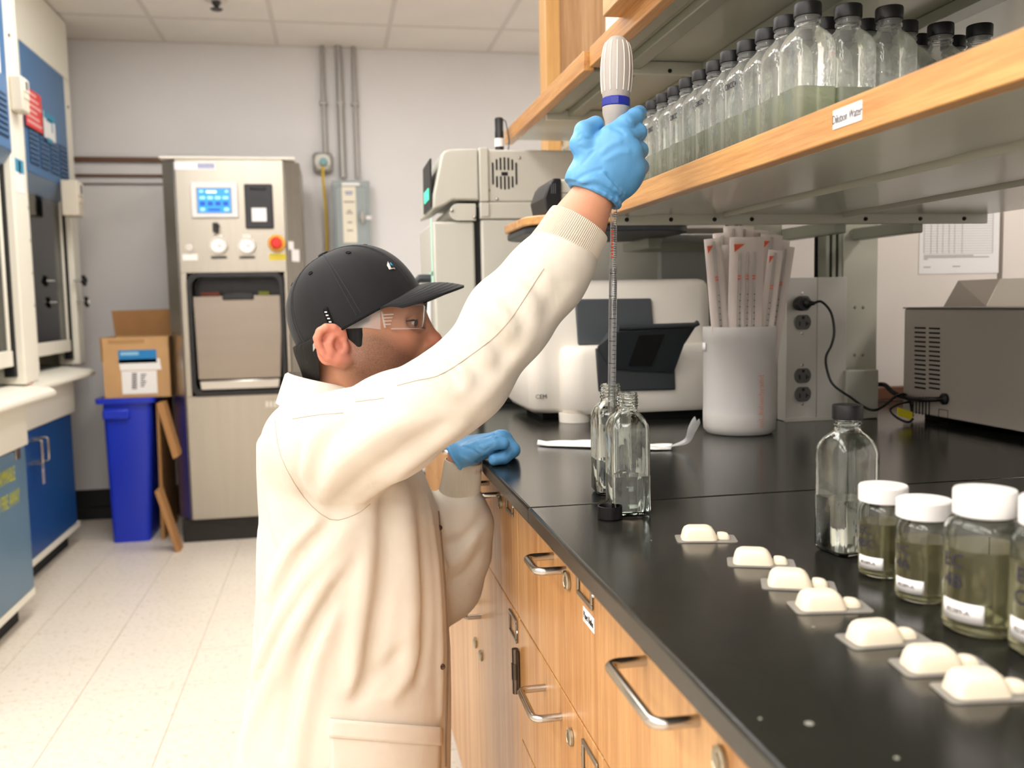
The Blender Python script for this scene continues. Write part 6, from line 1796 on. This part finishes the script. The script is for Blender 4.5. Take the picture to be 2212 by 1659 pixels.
# panel stitching, button, eyelets, sweatband edge
for s_ in range(6):
    az = PI/6+s_*PI/3
    for dd in (-.035, .035):
        MB().tube([cm+(crown(az+dd*(1-.5*k/14), .03+.94*k/14)-cm)*1.004 for k in range(15)], .00055, 5).build('stitch', mk('cap_stitch', '#2c2d31', .8), cap_o)
top = cm+e3*hgt
MB().lathe([(0, 0), (.0085, 0), (.008, .0025), (.004, .004), (0, .0042)], (0, 0, 0), 16, Matrix.Translation(top) @ e3.to_track_quat('Z', 'Y').to_matrix().to_4x4()).build('button', M_capf, cap_o)
for s_ in range(6):
    az = s_*PI/3+.02; p = crown(az, .62); nn = (p-cm).normalized()
    Mx = Matrix.Translation(p+nn*.0002) @ nn.to_track_quat('Z', 'Y').to_matrix().to_4x4()
    MB().tube([Mx @ Vector((.0036*math.cos(q), .0026*math.sin(q), 0)) for q in [2*PI*i/14 for i in range(14)]], .0009, 6, closed=True).build('eyelet', M_capd, cap_o)
MB().tube([cm+(crown(2*PI*i/60, .0)-cm)*1.003 for i in range(60)], .0016, 6, closed=True).build('band_edge', M_capd, cap_o)
# brim
fw = (Vector(H(1000, 612))-Vector(H(905, 612))).normalized()
def brim(u, v, dz=0):
    ph = (-76+152*u)*PI/180
    root = cm+e1*(hl*.985*math.cos(ph))+e2*(hwid*.985*math.sin(ph))
    ln = .070*max(math.cos(ph*1.1), .02)**.30
    drop = .006*(abs(math.sin(ph))**2)*v-.001*v-.010*max(0, math.sin(ph))**2*v
    return root+fw*(ln*v)+Vector((0, .010*math.sin(ph)*v, drop+.004*math.sin(PI*v)+dz))
mb = MB(); nu, nv = 48, 14
mb.grid(lambda u, v: brim(u, v, .0018), nu, nv); 
top_v = len(mb.v); mb.grid(lambda u, v: brim(u, v, -.0018), nu, nv)
for i in range(nu): mb.f.append((nv*(nu+1)+i, nv*(nu+1)+i+1, top_v+nv*(nu+1)+i+1, top_v+nv*(nu+1)+i))
for j in range(nv):
    for i in (0, nu): mb.f.append((j*(nu+1)+i, (j+1)*(nu+1)+i, top_v+(j+1)*(nu+1)+i, top_v+j*(nu+1)+i))
link('brim', mb.mesh('brim'), M_capf, cap_o, smooth=60)
for v in (.35, .5, .64, .77, .89):
    MB().tube([brim(i/40, v, .0019) for i in range(41)], .0003, 5).build('stitch', mk('cap_stitch', '#2c2d31', .8), cap_o)
# emblem on the front panel: pale outline, black and blue shards
AZ, TT = np.meshgrid(np.linspace(-1.6, .5, 140), np.linspace(0, .98, 140), indexing='ij')
CP = np.array([[crown(a, t) for a, t in zip(ra, rt)] for ra, rt in zip(AZ, TT)], np.float64).reshape(-1, 3)
_rel = CP-np.array(CAM); _dz = _rel @ np.array(_f)
CPX = np.stack((1106+FPX*(_rel @ np.array(CR))/_dz, 829.5-FPX*(_rel @ np.array(CU))/_dz), 1)
def emblem(pts, off, mat, name='emblem'):
    """a flat embroidered patch laid on the curve of the crown"""
    bm = bmesh.new(); bm.faces.new([bm.verts.new((p[0], p[1], 0)) for p in pts])
    bmesh.ops.triangulate(bm, faces=bm.faces[:]); bmesh.ops.subdivide_edges(bm, edges=bm.edges[:], cuts=3, use_grid_fill=True)
    for v in bm.verts:
        d = ((CPX-np.array((v.co.x, v.co.y)))**2).sum(1); k_ = np.argsort(d)[:6]; w_ = 1/(d[k_]+.02); q = Vector(tuple((CP[k_]*w_[:, None]).sum(0)/w_.sum()))
        v.co = q+(q-cm).normalized()*off
    me = bpy.data.meshes.new(name); bm.to_mesh(me); bm.free()
    return link(name, me, mat, cap_o, smooth=60, solid=.0004)
emblem([(825, 550), (832, 557), (837, 567), (835, 575), (840, 584), (849, 582), (859, 586), (867, 592), (859, 577), (849, 567), (839, 556)], .0016, mk('emblem_white', '#e4ddd6', .7))
emblem([(828, 553), (835, 560), (839, 570), (843, 581), (853, 580), (863, 586), (855, 573), (845, 564), (836, 555)], .0024, mk('emblem_black', '#101012', .7))
emblem([(840, 566), (842, 576), (853, 578), (859, 581), (852, 572), (846, 568)], .0032, mk('emblem_blue', '#2f9fd0', .7))
# side tag
MB().grid(lambda u, v: cm+(crown(-2.02+.085*u+.03*v, .05+.14*v)-cm)*1.012, 4, 6).build('cloth_tag', M_capd, cap_o, solid=.0006)
for k in range(4):
    q = cm+(crown(-1.965+.003*k, .075+.027*k)-cm)*1.016
    MB().box((q.x-.0022, q.y-.0004, q.z-.0009), (q.x+.0022, q.y+.0002, q.z+.0009)).build('tag_print', M_paper, cap_o)

# ------------------------------------------------------------------ safety glasses
M_gls2 = clear_glass('spectacle_plastic', (.985, .985, .98), (.95, .95, .94), .6, .08, body=.05, ior=1.03)
M_edge = clear_glass('spectacle_edge', (.97, .97, .96), (.94, .94, .93), .5, .15, body=.45, ior=1.15)
gl = Vector(H(842, 690)); xf = Vector(H(922, 690)).x
def lens(th, v):
    x = gl.x-.012+(xf-gl.x+.012)*max(math.cos(th), 0)**.55; y = YM+.071*math.sin(th)
    hgt_ = .0205-.004*abs(math.sin(th))
    nose = .010*math.exp(-(th/.16)**2)
    z = gl.z+.004+hgt_*(2*v-1)+(nose if v < .5 else 0)*(1-2*v)
    return Vector((x-.004*(1-v), y, z))
gl_o = MB().grid(lambda u, v: lens(-1.52+3.04*u, v), 60, 8).build('safety_glasses', M_gls2, PER, smooth=60, solid=.002)
for v in (0, 1):
    MB().tube([lens(-1.52+3.04*i/60, v) for i in range(61)], .0012, 6).build('lens_edge', M_edge, gl_o, smooth=60)
for sgn in (-1, 1):
    pts = [Vector(H(822, 690, .0725*sgn)), Vector(H(790, 692, .0765*sgn)), Vector(H(750, 700, .0785*sgn)), Vector(H(722, 709, .080*sgn)), Vector(H(700, 722, .080*sgn)), Vector(H(683, 740, .079*sgn)), Vector(H(676, 752, .077*sgn))]
    hs = [.0145, .0105, .0065, .005, .0045, .0050, .0052]
    rr2 = []
    for p, hh in zip(pts, hs): rr2.append([p+Vector((0, -.0012, -hh)), p+Vector((0, .0012, -hh)), p+Vector((0, .0012, hh)), p+Vector((0, -.0012, hh))])
    MB().loft(rr2).build('temple', M_edge, gl_o, smooth=60)
    for k in range(4):
        a = Vector(H(828, 680+7*k, .074*sgn)); b = Vector(H(850-2*k, 679+7*k, .0735*sgn))
        MB().tube([a, b], .0011, 6).build('side_rib', M_edge, gl_o)
    MB().tube([Vector(H(824, 672, .0735*sgn)), Vector(H(832, 708, .0735*sgn))], .0016, 6).build('hinge', M_edge, gl_o)

# ------------------------------------------------------------------ gloves
def G3(px, py, Y): return L3(px, py, Y)
hg_ = .0013
a0 = W(1225, 450, Y=1.13); b0 = W(1400, 225, Y=1.13)
F = Field(np.arange(a0.x-.01, b0.x+.015, hg_), np.arange(1.075, 1.205, hg_), np.arange(a0.z-.012, b0.z+.012, hg_))
k = .012
MC = [(1318, 296, 1.120), (1345, 302, 1.113), (1364, 328, 1.113), (1372, 362, 1.119)]
for (p, w0, r) in zip(MC, ((1262, 390, 1.127), (1278, 396, 1.122), (1294, 404, 1.122), (1306, 412, 1.127)), (.0145, .015, .0145, .0135)):
    F.cone(G3(*w0), G3(*p), .0195, r, k)
F.ell(G3(1308, 362, 1.130), (.040, .020, .040), None, .012)
F.ell(G3(1352, 385, 1.132), (.020, .018, .030), rot_to((.8, 0, -.6), (.6, 0, .8)), .012)
# index finger laid up along the trigger side
F.chain([G3(1318, 296, 1.120), G3(1352, 268, 1.120), G3(1372, 252, 1.133), G3(1381, 244, 1.150)], [.0138, .0118, .0108, .0096], .003)
for (p, q, r_, s_, rad) in (((1345, 302, 1.113), (1378, 286, 1.128), (1379, 284, 1.160), (1352, 288, 1.182), .0118), ((1364, 328, 1.113), (1381, 325, 1.132), (1377, 322, 1.165), (1350, 322, 1.183), .0118), ((1372, 362, 1.119), (1384, 361, 1.137), (1377, 356, 1.163), (1352, 352, 1.178), .0108)):
    F.chain([G3(*p), G3(*q), G3(*r_), G3(*s_)], [rad*1.05, rad*.96, rad*.9, rad*.82], .002)
# thumb
F.chain([G3(1280, 350, 1.124), G3(1256, 312, 1.126), G3(1262, 283, 1.130), G3(1287, 268, 1.140)], [.018, .0140, .0116, .0102], .005)
# cuff skirt
wa, wb_ = G3(1276, 398, 1.128), G3(1284, 424, 1.130)
F.cone(wa, wb_, .0325, .0335, .010, flat=((0, 1, 0), .86))
axv = (Vector(wa)-Vector(wb_)).normalized()
pa = W(1285, 421, Y=1.13)
F.cut(tuple(pa), tuple(Vector((CR*-.41+CU*-.91))))
def roll_ring(F, c, ax, r, fl, rad, n=22):
    c = Vector(c); s1 = ax.cross(Vector((0, 1, 0))).normalized(); s2 = ax.cross(s1)
    P_ = [c+s1*(r*math.cos(2*PI*i/n))+s2*(r*fl*math.sin(2*PI*i/n)) for i in range(n)]
    for i in range(n): F.cone(tuple(P_[i]), tuple(P_[(i+1) % n]), rad, rad, .002)
axc = (CR*.41+CU*.91).normalized()
roll_ring(F, pa, axc, .0328, .88, .0034); roll_ring(F, pa+axc*.008+CR*.001, (CR*.28+CU*.95).normalized(), .0332, .88, .0028); roll_ring(F, pa+axc*.018+CR*.0005, (CR*.55+CU*.83).normalized(), .0325, .88, .0024)
bv1 = bvh_of(F.mesh('glove_block'))
def crease(F, bv, pts, amp, w):
    D = np.zeros_like(F.f)
    q = []
    for (x_, y_) in smooth2(pts, 3):
        h_ = bv.ray_cast(CAM, (W(x_, y_, Y=1.0)-CAM).normalized())
        if h_[0] is not None: q.append(np.array(h_[0], np.float32))
    for a_, b_ in zip(q[:-1], q[1:]):
        sl = F.win(np.minimum(a_, b_)-2.4*w, np.maximum(a_, b_)+2.4*w)
        if sl is None: continue
        x, y, z = F.P(sl); d = b_-a_; t_ = np.clip(((x-a_[0])*d[0]+(y-a_[1])*d[1]+(z-a_[2])*d[2])/(float(d @ d)+1e-9), 0, 1)
        v = -amp*np.exp(-((x-a_[0]-t_*d[0])**2+(y-a_[1]-t_*d[1])**2+(z-a_[2]-t_*d[2])**2)/w**2)
        D[sl] = np.where(np.abs(v) > np.abs(D[sl]), v, D[sl])
    F.f += D
for pts, amp, w in (([(1252, 318), (1268, 322), (1282, 316)], -.0016, .002), ([(1250, 306), (1262, 300), (1275, 300)], -.0014, .0018), ([(1248, 296), (1256, 286), (1264, 288)], -.0012, .0016), ([(1322, 276), (1336, 280), (1348, 290)], -.0016, .0022), ([(1356, 258), (1364, 266), (1374, 270)], -.0013, .0017), ([(1372, 296), (1382, 300), (1388, 296)], -.0012, .0016),
        ([(1245, 388), (1275, 372), (1300, 366)], -.0018, .0024), ([(1250, 396), (1285, 386), (1320, 398)], .0020, .0026), ([(1262, 400), (1296, 402), (1330, 424)], -.0022, .0022), ([(1300, 372), (1322, 396), (1340, 420)], .0018, .0026), ([(1312, 378), (1334, 404), (1348, 424)], -.0018, .0022), ([(1300, 330), (1320, 312), (1338, 306)], .0014, .004), ([(1310, 345), (1338, 330), (1356, 328)], .0012, .004), ([(1258, 352), (1272, 338), (1282, 326)], -.0014, .0022)):
    crease(F, bv1, pts, amp, w)
gl1 = smooth_mesh(F.mesh('glove'), 1, .45)
link('glove', gl1, M_glove, PER, smooth=180)
# left glove: loose fist on the bench edge
a0 = W(955, 1025, Y=1.4); b0 = W(1125, 915, Y=1.4)
F = Field(np.arange(a0.x-.015, b0.x+.02, hg_), np.arange(1.355, 1.505, hg_), np.arange(.885, b0.z+.012, hg_))
dys = (0, .021, .041, .060)
for q, dy in enumerate(dys):
    F.cone(G3(1000, 978, 1.425+dy*.55), G3(1080+(6 if q in (1, 2) else 0), 947, 1.408+dy), .0190, .0135, .010)
    rad = (.0108, .0112, .0108, .0098)[q]
    pip, dip, tip = G3(1107, 972, 1.400+dy), G3(1088, 988, 1.390+dy), G3(1068, 996, 1.388+dy)
    pts = [G3(1082+(6 if q in (1, 2) else 0), 948, 1.408+dy), pip, dip, tip]
    pts = [(p[0], p[1], max(p[2], ZT+rad*.95)) for p in pts]
    F.chain(pts, [rad*1.22, rad*1.08, rad*.95, rad*.88], .0035)
F.ell(G3(1036, 966, 1.452), (.036, .030, .018), None, .010)
F.chain([G3(1006, 980, 1.415), G3(1040, 965, 1.396), G3(1068, 956, 1.386), G3(1088, 958, 1.384)], [.0165, .0130, .0108, .0092], .003)
F.cone(G3(980, 994, 1.444), G3(1004, 978, 1.44), .0275, .026, .010, flat=((0, 1, 0), .95))
pc = W(982, 991, Y=1.442); axl = (CR*.84+CU*.54).normalized()
F.cut(tuple(pc), tuple(-axl))
roll_ring(F, pc+axl*.001, axl, .0268, .95, .0020); roll_ring(F, pc+axl*.008, axl, .0262, .95, .0014)
F.func((XE-.004, 1.3, .8), (.5, 1.6, 1.1), lambda x, y, z: ZT+.0008-z+0*x+0*y, 0, 'and')
bv2 = bvh_of(F.mesh('glove_block'))
for pts, amp, w in (([(1030, 962), (1050, 955), (1075, 946)], -.0018, .002), ([(1032, 968), (1046, 974), (1056, 968)], -.0016, .002), ([(1062, 950), (1066, 958), (1062, 966)], -.001, .0015), ([(1098, 975), (1106, 968), (1112, 972)], -.0014, .0018), ([(1094, 982), (1102, 978), (1110, 984)], -.0012, .0016), ([(1000, 965), (1020, 972), (1040, 985)], -.0014, .0022), ([(995, 985), (1015, 995), (1030, 1000)], .0014, .0026), ([(1066, 930), (1070, 938), (1064, 946)], -.001, .0015)):
    crease(F, bv2, pts, amp, w)
gl2 = smooth_mesh(F.mesh('glove'), 1, .45)
link('glove', gl2, M_glove, PER, smooth=180)

# ------------------------------------------------------------------ shirt, trousers and shoes
sh = MB()
c0 = W(880, 1040, Y=YM)
MB().loft([[Vector((p[0], p[1], z)) for p in rrect(c0.x-.09, YM-.09, c0.x-.005+dx, YM+.09, .04, 6)] for z, dx in ((.62, .0), (.75, .0), (.88, .01), (.95, -.01), (1.0, -.04))]).build('shirt', mk('shirt_blue', '#5d7f99', .8), PER, smooth=60)
F = Field(np.arange(-.34, .26, .006), np.arange(1.2, 1.66, .006), np.arange(.05, .66, .006))
F.ell((-.045, YM, .53), (.115, .16, .10), None, .03)
for sgn, kx in ((-1, .07), (1, .09)):
    F.chain([(-.05, YM+.08*sgn, .50), (kx, YM+.10*sgn, .43), (-.10, YM+.10*sgn, .11)], [.092, .066, .056], .03)
F.cut((0, 0, .075), (0, 0, -1))
link('trousers', smooth_mesh(F.mesh('trousers'), 2), mk('trouser_tan', '#7c6348', .85), PER, smooth=180)
for sgn in (-1, 1):
    F = Field(np.arange(-.24, .16, .005), np.arange(YM+.10*sgn-.07, YM+.10*sgn+.08, .005), np.arange(-.005, .14, .005))
    F.chain([(-.15, YM+.10*sgn, .045), (-.04, YM+.105*sgn, .042), (.07, YM+.11*sgn, .034)], [.043, .044, .034], .02)
    F.cone((-.11, YM+.10*sgn, .06), (-.105, YM+.10*sgn, .10), .045, .046, .02)
    F.cut((0, 0, .001), (0, 0, -1))
    link('shoe', smooth_mesh(F.mesh('shoe'), 2), mk('shoe_black', '#1d1c1b', .5), PER, smooth=180)

# ================================================================== pipette controller and pipette
top = W(1333, 78, Y=1.166); bot = W(1327, 447, Y=1.160)
axp = (top-bot).normalized(); LP = (top-bot).length
t = thing('pipette_controller', 'grey ribbed pipette controller with blue ring held in the raised hand', 'pipette controller', tuple(bot))
MX = Matrix.Translation(bot) @ axp.to_track_quat('Z', 'Y').to_matrix().to_4x4()
def zp(py): return LP*(447-py)/(447-78)
rb_ = 34*1.19/FPX
M_pc = mk('controller_grey', '#a8a19a', .5)
MB().lathe([(rb_*.82, zp(212)), (rb_*.88, zp(205)), (rb_*.96, zp(185)), (rb_, zp(160)), (rb_, zp(145)), (rb_*.95, zp(122)), (rb_*.85, zp(104)), (rb_*.68, zp(90)), (rb_*.42, zp(81)), (rb_*.12, zp(78))], n=40, M=MX).build('bulb', M_pc, t, smooth=60)
for i in range(14):
    a = 2*PI*i/14
    pr_ = [(rb_*.905, zp(200)), (rb_*.975, zp(182)), (rb_*1.005, zp(158)), (rb_*1.003, zp(143)), (rb_*.953, zp(121)), (rb_*.85, zp(103)), (rb_*.72, zp(93))]
    MB().tube([MX @ Vector((r*math.cos(a), r*math.sin(a), z)) for r, z in pr_], .0009, 6).build('rib', mk('controller_rib', '#d6cec3', .5), t, smooth=60)
MB().lathe([(0, zp(231)), (rb_*.86, zp(231)), (rb_*.90, zp(229)), (rb_*.90, zp(214)), (rb_*.86, zp(212)), (0, zp(212))], n=24, M=MX, rib=lambda i, z: 1 if i % 2 else .97).build('ring', mk('ring_blue', '#1c2a8c', .3), t, smooth=20)
MB().lathe([(0, zp(330)), (rb_*.55, zp(330)), (rb_*.62, zp(290)), (rb_*.68, zp(262)), (rb_*.84, zp(245)), (rb_*.86, zp(231.5)), (0, zp(231.5))], n=32, M=MX).build('neck', M_pc, t, smooth=40)
MB().lathe([(0, zp(447)), (.0062, zp(447)), (.0075, zp(425)), (.012, zp(400)), (.0125, zp(330.5)), (0, zp(330.5))], n=28, M=MX).build('grip', M_pc, t, smooth=40)
q = MX @ Vector((-rb_*.62, -.004, zp(256)))
MB().lathe([(0, 0), (.0055, 0), (.0055, .004), (.004, .006), (0, .0065)], tuple(q), 16, Matrix.Rotation(-PI/2, 4, 'Y')).build('trigger', M_chrome, t)
# pipette down into the rear bottle
pt, pb = W(1326, 440, Y=1.160), W(1309, 905, Y=1.150)
pb = Vector((.3490, 1.150, ZT+.03))
ax2 = (pt-pb).normalized(); L2 = (pt-pb).length
t = thing('serological_pipette', 'graduated glass pipette running from the controller into the rear bottle', 'pipette', tuple(pb))
M2 = Matrix.Translation(pb) @ ax2.to_track_quat('Z', 'Y').to_matrix().to_4x4()
M_pg = clear_glass('pipette_glass', (.95, .95, .95), (.35, .36, .37), 1, .03, body=.12)
MB().lathe([(.0012, 0), (.0018, .006), (.0052, .022), (.0052, L2*.78), (.0043, L2*.785), (.0043, L2-.0005)], n=24, M=M2).build('tube', M_pg, t, smooth=40)
MB().lathe([(.0008, .002), (.0012, .006), (.0041, .023), (.0041, L2*.755), (.0038, L2*.757)], n=20, M=M2).build('liquid', clear_glass('pipette_liquid', (.86, .87, .87), (.45, .46, .47), .8, .03, body=.1), t, smooth=40)
fc = math.atan2(-1, -.25)
def pmark(z, hw, th, ac, mat, r=.0053, name='graduation'):
    vs = [M2 @ Vector((r*math.cos(ac+hw*s), r*math.sin(ac+hw*s), z+th*v)) for v in (-1, 1) for s in (-1, -.5, 0, .5, 1)]
    MB().add(vs, [(i, i+1, i+6, i+5) for i in range(4)]).build(name, mat, t, smooth=0, solid=.0002)
q_ = M2.to_3x3().inverted() @ (CAM-pb); fc = math.atan2(q_.y, q_.x)
z = .11; i = 0
while z < L2*.97:
    big = i % 10 == 0; r = .0053 if z < L2*.78 else .0044
    if i % 2 == 0 or z > L2*.6: pmark(z, .95 if big else (.55 if i % 5 else .7), .00035 if big else .00025, fc+.55 if not big else fc, M_print, r)
    z += .0029; i += 1
for i in range(9):
    pmark(L2*.80+i*.0042, .42, .0012, fc-.35, M_red, .0044, 'red_print')
